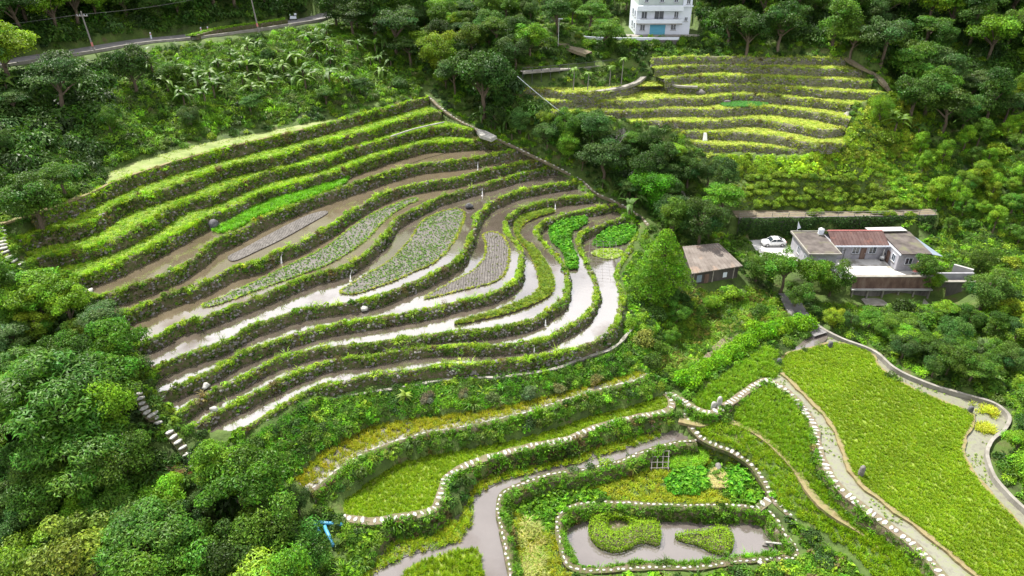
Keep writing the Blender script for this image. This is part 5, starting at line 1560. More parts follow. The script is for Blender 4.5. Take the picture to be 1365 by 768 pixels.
# --- walkway with posts and a dark wall
wk = line([(695, 97.5), (720, 95.5), (760, 92), (790, 89), (812, 86.5), (832, 83)], 30.9)
e = empty('walkway', (12, 150, 29))
Lk = (12, 150, 29)
o = ribbon('deck', wk, -1.0, 1.0, .3, .3, 'concrete', parent=e, jit=.02); o.data.transform(Matrix.Translation(-Vector(Lk)))
n2, _ = normals2(wk)
for i in range(0, len(wk), 4):
    q = wk[i, :2] + n2[i] * .9
    MB().bar((q[0], q[1], 27.5), (q[0], q[1], 32.2), .06).build('post', M['dark_metal'], e, Lk)
mb = MB()
for i in range(0, len(wk) - 4, 4):
    a = wk[i, :2] + n2[i] * .9; b = wk[i + 4, :2] + n2[i + 4] * .9
    mb.bar((a[0], a[1], 32.1), (b[0], b[1], 32.1), .045, n=5)
mb.build('rail', M['dark_metal'], e, Lk)
tag(e, 'pale walkway with dark railing above the curved stone wall', 'walkway')
M['slate'] = noise_mat('dark_blue_slate', [(0.03, 0.035, 0.05), (0.07, 0.08, 0.11), (0.11, 0.12, 0.15)], 1.2, stretch=(2, 2, .25))
s0 = int(len(wk) * .42)
e = empty('slate_wall', (18, 149.5, 27))
o = ribbon('wall', wk[s0:-3], 1.02, 1.35, .0, 4.6, 'slate', parent=e, jit=.03); o.data.transform(Matrix.Translation(-Vector((18, 149.5, 27))))
tag(e, 'dark blue-grey wall under the walkway', 'wall')

# --- hillside road, upper left
n2, _ = normals2(RL)
ribbon('road', RL, -6.2, 0, .02, .3, 'asphalt', 'grey asphalt road crossing the wooded hillside at the upper left', jit=.02)
o = ribbon('kerb_wall', RL, .003, .4, .45, 1.6, 'concrete', 'pale kerb wall along the lower edge of the hillside road', jit=.01)
_k = rng.integers(0, len(RL), 900)
_q = RL[_k, :2] - normals2(RL)[0][_k] * rng.uniform(6.9, 10.5, 900)[:, None]
scatter('roadside_scrub', np.c_[_q, ground(_q[:, 0], _q[:, 1]) - .3], rng.choice([5, 10, 6], 900), rng.uniform(.9, 1.9, 900), tints(900, [(0.03, 0.075, 0.013), (0.05, 0.11, 0.016), (0.07, 0.14, 0.02)], .25), 'dark scrub on the cutting above the hillside road')
ln2 = line([(255, 49), (280, 42), (310, 37), (340, 33), (380, 27)], 37.6)
isl = ribbon('verge', ln2, -.2, 1.1, .25, .9, 'bank', 'raised grassy verge dividing the hillside road', jit=.1)
q = ln2[rng.integers(0, len(ln2), 260)] + np.c_[rng.normal(0, .35, (260, 2)), np.full(260, .2)]
n2v, _ = normals2(ln2)
scatter('grass', q - np.array([0, .4, 0]), rng.choice([0, 2], 260), rng.uniform(.7, 1.1, 260), tints(260, [(0.16, 0.30, 0.02)]), 'bright grass on the road verge', isl)
M['line_paint'] = plain('white_road_paint', (0.7, 0.7, 0.68), .7)
ribbon('road_line', RL[len(RL) // 5:], -.55, -.42, .03, .005, 'line_paint', 'white edge line painted on the hillside road', jit=0)
def power_pole(px, z, h, label, lean=0.0):
    c = P([px], z)[0]
    e = empty('power_pole', c)
    MB().bar((0, 0, -.3), (lean, 0, h), .17, .11, 8).build('pole', M['pole'], e)
    MB().box(lean * .95 - 1.0, lean * .95 + 1.0, -.07, .07, h - .9, h - .75).build('crossarm', M['pole'], e)
    for t in (-.9, -.4, .4, .9):
        MB().bar((lean * .95 + t, 0, h - .75), (lean * .95 + t, 0, h - .5), .07, .04).build('insulator', M['white_paint'], e)
    MB().bar((lean * .15, 0, 1.0), (lean * .22, 0, 1.7), .19, .19, 8).build('warning_band', M['red_paint'], e)
    tag(e, label, 'pole')
    return c + np.array([lean, 0, h - .5])
pa = power_pole((126, 69), 37, 7.2, 'concrete power pole at the left part of the hillside road', -.4)
pb = power_pole((345, 42), 37, 9.5, 'tall concrete power pole at the right part of the hillside road', -.6)
def cable(a, b, sag, label, r=.025):
    mb = MB()
    pr = None
    for i in range(15):
        t = i / 14
        q = np.array(a) * (1 - t) + np.array(b) * t - np.array([0, 0, sag * 4 * t * (1 - t)])
        if pr is not None: mb.bar(pr, q, r, n=4)
        pr = q
    return tag(mb.build('power_cable', M['dark_metal']), label, 'cable')
cable(pa, pb, .8, 'dark cable strung between the two power poles')
cable(pb, pb + np.array([45, 30, 3]), 1.0, 'dark cable running right from the tall power pole')
cable(pa, pa + np.array([-50, -38, 0]), 1.0, 'dark cable running left from the left power pole')
o = cable(P([(690, 102)], 33.5)[0], P([(783, 174)], 21.0)[0], .4, 'pale slanting cable over the wooded gully', .06)
o.data.materials[0] = M['white_paint']
for px, lb in (((269, 45), 'white traffic bollard at the road fork, nearer the left'), ((278, 44), 'white traffic bollard at the road fork, nearer the power pole'), ((202, 52), 'small white roadside post between the left pole and the fork')):
    c = P([px], 37)[0]
    e = empty('bollard', c)
    MB().bar((0, 0, 0), (0, 0, 1.3), .16, .14, 8).build('post', M['white_paint'], e)
    MB().bar((0, 0, .85), (0, 0, 1.05), .165, .163, 8).build('band', M['red_paint'], e)
    tag(e, lb, 'bollard')
# covered scooter by the road
c = P([(391, 27)], 37)[0]
e = empty('scooter', c, R(20))
for s in (-.65, .65):
    w_ = MB().bar((s, -.06, .28), (s, .06, .28), .28, .28, 12).build('wheel', M['tyre'], e)
v = [(-.75, -.2, .3), (.75, -.2, .3), (.75, .2, .3), (-.75, .2, .3), (-.6, -.14, .95), (.75, -.14, .85), (.75, .14, .85), (-.6, .14, .95), (-.68, -.1, 1.35), (-.45, -.1, 1.35), (-.45, .1, 1.35), (-.68, .1, 1.35)]
mesh_ob('body', v, [(3, 2, 1, 0), (0, 1, 5, 4), (1, 2, 6, 5), (2, 3, 7, 6), (3, 0, 4, 7), (4, 5, 6, 7), (4, 9, 8), (4, 7, 10, 9), (8, 9, 10, 11), (4, 8, 11, 7)], M['white_paint'], e)
MB().box(-.05, .7, -.16, .16, .95, 1.06).build('seat', M['tyre'], e)
MB().bar((-.56, -.38, 1.35), (-.56, .38, 1.35), .03).build('handlebar', M['dark_metal'], e)
MB().box(.35, .85, -.22, .22, 1.063, 1.45).build('top_box', M['white_paint'], e)
tag(e, 'white scooter with a top box parked at the hillside road', 'scooter')
# pale patch of lane seen through the trees by the gully
ribbon('path', line([(905, 246), (912, 256), (920, 266), (928, 274)], [13.4, 13, 12.6, 12.3]), -.9, .9, .5, .8, 'concrete', 'pale concrete ramp seen between the trees left of the tea rows')
# ------------------------------------------------------------------ trees and shrubs
def crown(kind, seed):
    r = np.random.default_rng(seed)
    cs, rs, sq = [], [], []
    n, size, asp, up = 10000, .08, .55, .35
    if kind == 'broad':
        lean = r.normal(0, .16, 2)
        for i in range(30):
            d = r.normal(size=3); d /= np.linalg.norm(d); d[2] = d[2] * .8 + .15
            q = r.uniform(.35, .95)
            cs.append(d * q * (1, 1, .72) + (lean[0] * d[2], lean[1] * d[2], 1.32 + r.normal(0, .06))); rs.append(r.uniform(.13, .40) * (1.15 - .35 * q)); sq.append(r.uniform(.6, .9))
    elif kind == 'round':
        for i in range(34):
            d = r.normal(size=3); d /= np.linalg.norm(d)
            cs.append(d * r.uniform(.5, .85) * (1, 1, .95) + (0, 0, 1.25)); rs.append(r.uniform(.14, .32)); sq.append(.9)
        size = .068; n = 10500
    elif kind == 'layered':
        for i in range(22):
            a = r.uniform(0, 6.28); q = math.sqrt(r.uniform(.05, 1)) * .78
            cs.append(np.array((q * math.cos(a), q * math.sin(a), 1.55 - .55 * q * q + r.normal(0, .14)))); rs.append(r.uniform(.22, .42)); sq.append(.38)
        up = .9; n = 9000
    elif kind == 'tall':
        for i in range(26):
            t = r.uniform(0, 1); a = r.uniform(0, 6.28); q = (.25 + .45 * math.sin(math.pi * min(1, t * 1.1 + .08))) * r.uniform(.5, 1)
            cs.append(np.array((q * math.cos(a), q * math.sin(a), .7 + 1.7 * t))); rs.append(r.uniform(.2, .36)); sq.append(.85)
    elif kind == 'cone':
        for i in range(64):
            t = (i / 63) ** .85; a = i * 2.4; q = (1 - t) * .70 + .03
            cs.append(np.array((q * math.cos(a), q * math.sin(a), .45 + 2.0 * t))); rs.append(.14 + .16 * (1 - t)); sq.append(.75)
        size = .07; n = 11000; asp = .4
    elif kind == 'feather':
        for i in range(30):
            a = r.uniform(0, 6.28); q = math.sqrt(r.uniform(0, 1)) * .85
            cs.append(np.array((q * math.cos(a), q * math.sin(a), 1.75 - .75 * q * q + r.normal(0, .1)))); rs.append(r.uniform(.2, .34)); sq.append(.55)
        size = .11; asp = .26; n = 11000; up = .5
    elif kind == 'bush':
        for i in range(12):
            d = r.normal(size=3); d /= np.linalg.norm(d); d[2] = abs(d[2])
            cs.append(d * r.uniform(.35, .7) * (1, 1, .75) + (0, 0, .22)); rs.append(r.uniform(.25, .42)); sq.append(.85)
        n = 2600; size = .145
    cs, rs, sq = np.array(cs), np.array(rs), np.array(sq)
    w_ = rs ** 2
    li = r.choice(len(cs), n, p=w_ / w_.sum())
    d = r.normal(size=(n, 3)); d /= np.linalg.norm(d, axis=1, keepdims=True)
    d[:, 2] = np.where(r.uniform(size=n) < .7, np.abs(d[:, 2]), d[:, 2])
    rad = rs[li] * r.normal(1, .1 if kind == 'cone' else .2, n).clip(.4, 1.7)
    off = d * rad[:, None]; off[:, 2] *= sq[li]
    pos = cs[li] + off
    # drop leaves deep inside other clumps
    dd = np.linalg.norm((pos[:, None] - cs[None]) / np.array([1, 1, 1]), axis=2) / rs[None]
    dd[np.arange(n), li] = 9
    keep = (dd.min(1) > .62) | (r.uniform(size=n) < .12)
    pos, d, li = pos[keep], d[keep], li[keep]
    bt = r.uniform(.72, 1.32, len(cs))[li]; bh = r.normal(0, .07, len(cs))[li]
    tone_ = np.c_[bt * (1 + bh * 1.6), bt, bt * (1 - bh), np.ones(len(li))]
    m = len(pos)
    nr = d + r.normal(0, .42, (m, 3)) + (0, 0, up)
    if kind == 'feather': nr = nr + (0, 0, .4)
    return leaf_cards(pos, nr, size * r.uniform(.5, 1.5, m), asp, seed, .1), cs, tone_

def trunk(kind, cs, seed):
    r = np.random.default_rng(seed)
    mb = MB()
    top = cs[:, 2].max() - .15
    p = np.array((0, 0, -.25)); rad = .085
    pts = [(p, rad)]
    for i in range(1, 5):
        t = i / 4
        pts.append((np.array((r.normal(0, .04), r.normal(0, .04), top * t * .9)), rad * (1 - .75 * t)))
    for (a, ra), (b, rb) in zip(pts[:-1], pts[1:]): mb.bar(a, b, ra, rb, 7)
    for i in r.choice(len(cs), min(7, len(cs)), replace=False):
        c = cs[i]
        s = np.array((0, 0, max(.3, c[2] * .55)))
        mid = (s + c) / 2 + (0, 0, .06)
        mb.bar(s, mid, .035, .024, 5); mb.bar(mid, c, .024, .01, 5)
    return mb

PROTO = {}
for kind, cnt in (('broad', 6), ('round', 3), ('layered', 3), ('tall', 3), ('cone', 1), ('feather', 3), ('bush', 5)):
    PROTO[kind] = []
    for i in range(cnt):
        (v, f), cs, tn = crown(kind, 100 + 17 * i + len(kind))
        me = bpy.data.meshes.new('crown')
        me.from_pydata(v.tolist(), [], f.tolist()); me.materials.append(M['crown'])
        me.attributes.new('branch_tone', 'FLOAT_COLOR', 'FACE').data.foreach_set('color', tn.astype(np.float32).ravel())
        tm = None
        if kind != 'bush':
            mb = trunk(kind, cs, 5 + i)
            tm = bpy.data.meshes.new('trunk')
            tm.from_pydata(mb.v, [], mb.f); tm.materials.append(M['bark'])
        PROTO[kind].append((me, tm))
CROWN_H = {'broad': 1.35, 'round': 1.3, 'layered': 1.45, 'tall': 1.5, 'cone': 1.2, 'feather': 1.5, 'bush': .4}
TREES = []          # (x, y, r)
def plant(kind, x, y, Rm, tint, label, group=None, name=None, zs=1.0):
    if tint not in tone: tint = tuple(min(.34, 1.25 * q_) for q_ in tint)
    tint = (tint[0] * .96, tint[1] * .94, tint[2] * .62)
    me, tm = PROTO[kind][int(rng.integers(len(PROTO[kind])))]
    z = float(ground(x, y)[0])
    rz = rng.uniform(0, 6.28)
    if kind == 'bush':
        o = bpy.data.objects.new(name or 'bush', me); COL.objects.link(o)
        o.location = (x, y, z - .05); o.rotation_euler = (0, 0, rz)
        o.scale = (Rm, Rm * rng.uniform(.85, 1.15), Rm * zs * rng.uniform(.85, 1.15)); o.color = (*tint, 1)
        tag(o, label, 'bush', group)
    else:
        o = empty(name or 'tree', (x, y, z), rz)
        o.scale = (Rm, Rm * rng.uniform(.88, 1.12), Rm * zs * rng.uniform(.9, 1.1))
        t = bpy.data.objects.new('trunk', tm); COL.objects.link(t); t.parent = o
        c = bpy.data.objects.new('crown', me); COL.objects.link(c); c.parent = o; c.color = (*tint, 1)
        tag(o, label, 'tree', group)
    TREES.append((x, y, Rm))
    return o
def plant_px(kind, px, Rm, tint, label, group=None, name=None, zs=1.0):
    p = hit([px], CROWN_H[kind] * Rm * zs)[0]
    return plant(kind, p[0], p[1], Rm, tint, label, group, name, zs)

DARK, MID, BRIGHT, YEL, BLUE = (0.035, 0.085, 0.014), (0.06, 0.14, 0.016), (0.12, 0.25, 0.018), (0.155, 0.26, 0.022), (0.05, 0.11, 0.03)
VIVID = (0.08, 0.28, 0.014)
tone = {DARK: 'dark green', MID: 'mid green', BRIGHT: 'bright green', YEL: 'yellow-green', BLUE: 'blue-green', VIVID: 'vivid green'}
# trees that stand out
BIG = (
 ('round', (868, 246), 3.6, VIVID, 'vivid green rounded tree at the foot of the hill shoulder'),
 ('cone', (884, 354), 5.2, (0.10, 0.23, 0.012), 'bright green conical tree beside the tan roofed shed', None, None, .78),
 ('cone', (868, 375), 3.8, (0.085, 0.20, 0.012), 'smaller conical tree leaning on the bright conical tree by the shed', None, None, .8),
 ('round', (1012, 352), 2.6, MID, 'rounded tree between the parked car and the shed'),
 ('broad', (1046, 358), 3.4, (0.07, 0.17, 0.015), 'broad green tree in front of the left farmhouse wing'),
 ('broad', (1082, 364), 3.2, BRIGHT, 'bright broad tree before the farmhouse window'),
 ('round', (1112, 368), 3.0, MID, 'dense green tree at the left corner of the courtyard wall'),
 ('broad', (1064, 388), 2.6, MID, 'lower tree in front of the farmhouse grove'),
 ('broad', (1232, 356), 2.4, MID, 'green tree at the right corner of the courtyard'),
 ('round', (1240, 380), 1.9, BRIGHT, 'small round tree at the right end of the courtyard wall'),
 ('round', (1318, 384), 3.4, (0.06, 0.13, 0.025), 'rounded pale-topped tree right of the garden wall'),
 ('tall', (1328, 434), 2.0, MID, 'slim upright tree in the right meadow'),
 ('layered', (70, 92), 5.2, BLUE, 'wide layered tree just below the hillside road at the left'),
 ('broad', (171, 84), 4.2, DARK, 'dark domed tree standing against the hillside road'),
 ('broad', (644, 104), 6.2, (0.035, 0.085, 0.016), 'large dark tree above the top corner of the terraced hill'),
 ('round', (586, 66), 4.4, YEL, 'yellow-green domed tree between the bananas and the big dark tree'),
 ('layered', (525, 28), 5.2, BLUE, 'wide grey-green layered tree near the top edge'),
 ('broad', (628, 45), 4.0, (0.09, 0.15, 0.02), 'olive tree above the dark gully wood'),
 ('tall', (760, 190), 2.6, (0.10, 0.22, 0.02), 'bright sapling at the edge of the gully path'),
 ('layered', (806, 200), 4.4, BLUE, 'wide blue-green tree in the middle of the gully wood'),
 ('round', (727, 158), 2.0, YEL, 'small yellow-green tree beside the pale cable'),
 ('broad', (222, 658), 2.4, (0.12, 0.26, 0.015), 'bright yellow-green rounded tree near the end of the left steps'),
 ('broad', (110, 720), 4.6, (0.15, 0.22, 0.035), 'large pale yellow-green tree at the lower left'),
 ('feather', (62, 515), 6.4, (0.045, 0.13, 0.012), 'huge feathery green tree at the left edge'),
 ('feather', (95, 585), 4.8, (0.05, 0.14, 0.014), 'feathery tree before the huge left one'),
 ('broad', (150, 462), 3.3, (0.06, 0.16, 0.014), 'bright leafy tree at the left ends of the terraces'),
 ('round', (46, 432), 2.2, YEL, 'small yellow tree in the dark left wood'),
 ('broad', (105, 440), 2.2, (0.12, 0.2, 0.03), 'pale green small tree at the left end of the fifth terrace'),
 ('broad', (318, 640), 4.4, (0.06, 0.15, 0.014), 'large bright tree below the left ends of the lowest terraces'),
 ('tall', (285, 620), 2.6, (0.09, 0.2, 0.015), 'feathery sapling above the cut branches'),
 ('round', (262, 682), 2.2, BLUE, 'blue-green rounded tree beside the bright yellow-green one'),
 ('round', (398, 735), 3.2, (0.045, 0.13, 0.02), 'dense round tree beside the blue pipes'),
 ('broad', (270, 748), 3.8, (0.06, 0.15, 0.015), 'green tree at the bottom edge left of centre'),
 ('broad', (40, 262), 4.0, MID, 'green tree at the upper left corner of the terraces'),
 ('round', (395, 668), 1.7, BLUE, 'small grey-green tree at the lower end of the yellow rice strip'),
 ('broad', (1330, 40), 5.0, (0.10, 0.22, 0.015), 'sunlit bright tree at the upper right corner'),
 ('broad', (1000, 40), 4.6, DARK, 'dark tree right of the white house'),
 ('broad', (975, 20), 4.4, (0.05, 0.11, 0.016), 'tall tree against the right side of the white house'),
 ('layered', (1140, 50), 3.6, (0.08, 0.15, 0.02), 'sunlit layered tree above the stair path'),
)
for a in BIG:
    plant_px(*a)
plant_px('bush', (858, 453), 2.0, (0.17, 0.20, 0.05), 'pale round bush below the bend of the lowest terrace')
# small red-leaved dead tree
p = hit([(776, 222)], 1.0)[0]
e = empty('dead_tree', p)
mb = MB(); mb.bar((0, 0, -.2), (.1, 0, 2.2), .1, .05)
for i in range(9):
    a = i * .7; mb.bar((.08, 0, 1.1 + .12 * i), (math.cos(a) * .9, math.sin(a) * .9, 2.0 + .12 * i), .04, .015, 5)
mb.build('trunk', M['bark'], e)
dv = rng.normal(0, .45, (160, 3)) + (0, 0, 2.4)
v, f = leaf_cards(dv, rng.normal(size=(160, 3)), .22, .5, 4)
mesh_ob('crown', v, f, M['leaf'], e).color = (0.16, 0.05, 0.04, 1)
tag(e, 'small withered reddish tree in the gully beside the path', 'tree')
# bare branching tree
p = hit([(822, 195)], 2.0)[0]
e = empty('bare_tree', p)
mb = MB()
def branch(a, d, l, r_, lv):
    b = a + d * l
    mb.bar(a, b, r_, r_ * .65, 5)
    if lv:
        for k in range(3):
            q = Vector(d) + Vector(rng.normal(0, .45, 3)); q.normalize()
            branch(b, np.array(q), l * .72, r_ * .6, lv - 1)
branch(np.array((0, 0, -.2)), np.array((.1, 0, 1.0)), 2.0, .13, 4)
mb.build('trunk', M['pole'], e)
tag(e, 'bare grey branching tree left of the far terraces', 'tree')

PX = lambda pts: np.array(pts, float)
CLEAR = np.array([(182, 516), (188, 538), (200, 554), (210, 560), (230, 580), (245, 597), (256, 614), (3, 310), (8, 335), (30, 352), (430, 702), (450, 702), (440, 720), (208, 632), (232, 628), (30, 86), (60, 80), (120, 70), (190, 60), (220, 56), (260, 48), (300, 44), (340, 40), (390, 32), (425, 27), (126, 40), (345, 20), (840, 20), (860, 30), (890, 30), (915, 30),
 (745, 45), (735, 48), (720, 95), (760, 92), (800, 88), (770, 110), (800, 108), (825, 105), (690, 118), (740, 120), (870, 80), (1130, 80), (1160, 95), (1180, 115), (1135, 150), (915, 260), (630, 172), (680, 190), (740, 222), (800, 260), (850, 287), (930, 350), (960, 360), (1030, 322), (1090, 400), (1060, 410), (1075, 425), (1150, 385), (1200, 385), (1270, 370), (1240, 330), (1250, 290), (1150, 290), (1000, 290),
 (1100, 438), (1150, 462), (1190, 488), (1240, 512), (1300, 530), (1340, 555), (1325, 590), (1320, 625), (1345, 660), (780, 200), (850, 500), (410, 655)] + [a_[1] for a_ in BIG], float)
CL_W = hit(CLEAR, 0.0)
CL_T = np.linalg.norm(CL_W - np.array([0, 0, CAM_Z]), axis=1)
def hides(x, y, z, h, Rm):
    c = np.array([x, y, z + h - CAM_Z])
    cy_ = c[1] * math.cos(PITCH) - c[2] * math.sin(PITCH)
    u_ = 682.5 + c[0] / cy_ * FPX; w_ = 384 - (c[1] * math.sin(PITCH) + c[2] * math.cos(PITCH)) / cy_ * FPX
    rp = Rm / cy_ * FPX
    return bool(((np.hypot(CLEAR[:, 0] - u_, (CLEAR[:, 1] - w_) / 1.1) < rp * .95) & (CL_T > cy_ - 8)).any())
def mass(poly_px, count, rr, kinds, pal, where, group, sep=.85, tries=1200, bushes=False):
    poly = PX(poly_px)
    lo, hi = poly.min(0), poly.max(0)
    q = rng.uniform(lo, hi, (tries, 2))
    q = q[inside(q, poly)]
    Rm = rng.uniform(*rr, len(q))
    ks = rng.choice(kinds, len(q))
    h = hit(q, np.array([CROWN_H[k] for k in ks]) * Rm * .9)
    done = 0
    words_ = {'broad': 'broadleaf tree', 'round': 'rounded tree', 'layered': 'layered tree', 'tall': 'slender tree', 'feather': 'feathery tree', 'bush': 'bush', 'cone': 'conical tree'}
    for i in range(len(q)):
        if done >= count: break
        T = np.array(TREES)
        d = np.hypot(T[:, 0] - h[i, 0], T[:, 1] - h[i, 1])
        if (d < (T[:, 2] + Rm[i]) * .5 * sep).any(): continue
        if blocked(h[i:i + 1, :2], 0.6 if ks[i] == 'bush' else Rm[i] * .35)[0]: continue
        if hides(h[i, 0], h[i, 1], h[i, 2], CROWN_H[ks[i]] * Rm[i] * .9, Rm[i]): continue
        c = pal[int(rng.integers(len(pal)))]
        tint = tuple(np.array(c) * rng.normal(1, .14) * rng.normal(1, .06, 3))
        plant(ks[i], h[i, 0], h[i, 1], Rm[i], tint, '%s %s %s' % (tone[c], words_[ks[i]], where), group)
        done += 1
    return done

KEEP = [TREAD[k] for k in TREAD] + [VTREAD[k] for k in VTREAD] + [F1_POLY, Y1_POLY, C1_POLY, G1_POLY, POND_POLY, F5_POLY, C2_POLY, C3_POLY, F3, F4, F6, PLAT,
        np.array([(40, 116.8), (79, 118.0), (79, 121.4), (40, 121.0)]), np.array([(25, 161.2), (43, 162), (43, 176), (25, 176)]), np.array([(28, 98), (38, 98), (38, 108), (28, 108)], float),
        np.vstack([RL[:, :2] + n2_ * 2.6 for n2_ in [normals2(RL)[0]]] + [(RL[:, :2] - normals2(RL)[0] * 7.0)[::-1]])]
KEEP += [np.array([(43, 97.5), (77, 97.5), (77, 101.5), (43, 101.5)], float)]
for l_, w_ in ((dl, .9), (l1, 1.2), (l2, 1.2), (l5, .7), (l6, 1.2), (lp, .9), (l9, .9), (wk, 1.4), (rd, 1.7), (fw, 1.0)):
    nn2, _ = normals2(l_)
    KEEP.append(np.vstack([l_[:, :2] + nn2 * w_, (l_[:, :2] - nn2 * min(w_, .9))[::-1]]))
for k in (1, 4, 12): 
    nn2, _ = normals2(UL[k]); KEEP.append(np.vstack([UL[k][:, :2] + nn2 * 1.5, UL[k][::-1, :2]]))
nn2, _ = normals2(VL[10]); KEEP.append(np.vstack([VL[10][:, :2] + nn2 * 1.0, VL[10][::-1, :2]]))
MX, MY, MS = -130.0, 30.0, 0.25
MASK = np.zeros((760, 1060), bool)
for k_ in KEEP:                                        # occupied ground, rasterised once
    k_ = np.array(k_, float)[:, :2]
    i0, i1 = [int(np.clip((v_ - MX) / MS, 0, 1059)) for v_ in (k_[:, 0].min(), k_[:, 0].max() + MS)]
    j0, j1 = [int(np.clip((v_ - MY) / MS, 0, 759)) for v_ in (k_[:, 1].min(), k_[:, 1].max() + MS)]
    xx, yy = np.meshgrid(MX + (np.arange(i0, i1 + 1) + .5) * MS, MY + (np.arange(j0, j1 + 1) + .5) * MS)
    st_ = max(1, len(k_) // 150)
    MASK[j0:j1 + 1, i0:i1 + 1] |= inside(np.c_[xx.ravel(), yy.ravel()], k_[::st_]).reshape(xx.shape)
def blocked(q, r=0.0):
    m = np.zeros(len(q), bool)
    for a in ([(0, 0)] + ([(r * math.cos(k * 1.047), r * math.sin(k * 1.047)) for k in range(6)] if r else [])):
        i = np.clip(((q[:, 0] + a[0] - MX) / MS).astype(int), 0, 1059); j = np.clip(((q[:, 1] + a[1] - MY) / MS).astype(int), 0, 759)
        m |= MASK[j, i]
    return m

ROADSIDE = [(0, 0), (560, 0), (545, 10), (430, 12), (330, 24), (180, 42), (0, 72), (-60, 80), (-60, -30), (560, -30)]
mass([(-60, -35), (560, -35), (545, 5), (430, 8), (330, 18), (180, 34), (0, 64), (-60, 72)], 50, (3.4, 5.6), ['broad', 'broad', 'layered', 'tall', 'round'], [DARK, DARK, MID, BLUE, BRIGHT], 'in the wood above the hillside road', 'trees above the hillside road')
mass([(0, 105), (230, 70), (440, 45), (520, 60), (550, 118), (300, 158), (140, 205), (0, 280)], 16, (1.6, 2.8), ['broad', 'layered', 'round', 'bush'], [DARK, MID, BLUE], 'on the slope below the hillside road', 'trees below the hillside road')
mass([(-20, 355), (60, 375), (150, 440), (175, 500), (195, 550), (235, 600), (270, 640), (300, 600), (370, 640), (400, 690), (425, 740), (430, 790), (-20, 790)], 44, (2.4, 4.4), ['broad', 'broad', 'feather', 'round', 'tall'], [DARK, MID, MID, BRIGHT, BLUE], 'in the wood left of the terraces', 'trees in the left wood')
mass([(440, 20), (560, 5), (720, 5), (730, 60), (690, 85), (720, 135), (735, 155), (830, 172), (890, 190), (930, 210), (980, 240), (960, 275), (945, 305), (890, 305), (850, 270), (800, 238), (745, 205), (690, 178), (640, 155), (585, 118), (540, 60)], 56, (2.2, 4.2), ['broad', 'layered', 'round', 'tall'], [DARK, DARK, MID, BLUE, BRIGHT], 'in the gully between the two terraced slopes', 'trees in the gully wood')
mass([(715, -30), (838, -30), (838, 36), (790, 42), (730, 35)], 12, (2.2, 4.0), ['broad', 'tall', 'layered'], [DARK, MID, MID], 'left of the white house', 'trees left of the white house')
for i, px in enumerate([(700, 82), (718, 76), (738, 73), (752, 68), (770, 64), (784, 62), (798, 66), (812, 60), (826, 64), (842, 59), (858, 62), (874, 58), (890, 61), (908, 58), (926, 61), (945, 60), (780, 73), (806, 74), (830, 72)]):
    p = hit([px], .5)[0]
    plant('bush', p[0], p[1], rng.uniform(1.2, 1.9), [MID, BRIGHT, DARK, MID][i % 4], 'leafy bush between the walkway and the white fence wall', 'bushes below the white house', zs=1.1)
mass([(922, -35), (1420, -35), (1420, 120), (1300, 150), (1200, 130), (1175, 85), (1130, 62), (925, 58)], 54, (3.0, 5.4), ['broad', 'broad', 'layered', 'tall'], [DARK, DARK, MID, MID, BRIGHT, BLUE], 'in the wood right of the white house', 'trees right of the white house')
mass([(1190, 120), (1400, 130), (1400, 480), (1330, 420), (1290, 345), (1255, 300), (1245, 230), (1165, 180), (1160, 150)], 60, (1.3, 2.8), ['broad', 'bush', 'bush', 'round', 'tall'], [MID, BRIGHT, YEL, BRIGHT], 'on the scrubby slope at the right', 'trees and bushes on the right slope')
mass([(1085, 402), (1140, 412), (1240, 404), (1380, 430), (1400, 660), (1345, 600), (1350, 555), (1280, 512), (1200, 478), (1120, 440)], 40, (1.3, 2.7), ['broad', 'round', 'bush', 'layered'], [MID, DARK, MID, BLUE, BRIGHT], 'between the farmhouse and the large rice field', 'trees below the farmhouse')
mass([(830, 330), (880, 385), (905, 385), (1000, 385), (1040, 405), (1000, 430), (940, 425), (890, 480), (860, 490), (835, 430)], 26, (.9, 1.8), ['bush', 'bush', 'round'], [MID, BRIGHT, DARK, YEL], 'around the shed and the stony stream', 'bushes around the shed and stream')
mass([(940, 215), (1090, 218), (1240, 215), (1250, 285), (1235, 240), (1000, 235)], 14, (.9, 1.5), ['bush'], [MID, BRIGHT, YEL], 'between the far terraces and the tea rows', 'bushes above the tea rows')
# bright hedge row
hr = resample(P([(912, 516), (935, 498), (958, 480), (985, 462), (1010, 450), (1035, 444), (1070, 436)], [4.8, 5.1, 5.5, 5.8, 6, 6.1, 6.2]), 1.55)
for i, q in enumerate(hr):
    for s in (0, 1):
        if s and i % 2: continue
        plant('bush', q[0] + rng.normal(0, .25) + .5 * s, q[1] + rng.normal(0, .25) - .5 * s, rng.uniform(1.5, 1.95), tuple(np.array((0.115, 0.30, 0.010)) * rng.normal(1, .1)), 'bright yellow-green shrub in the hedge row above the slab path', 'shrubs of the bright hedge row', 'hedge_shrub', 1.25)
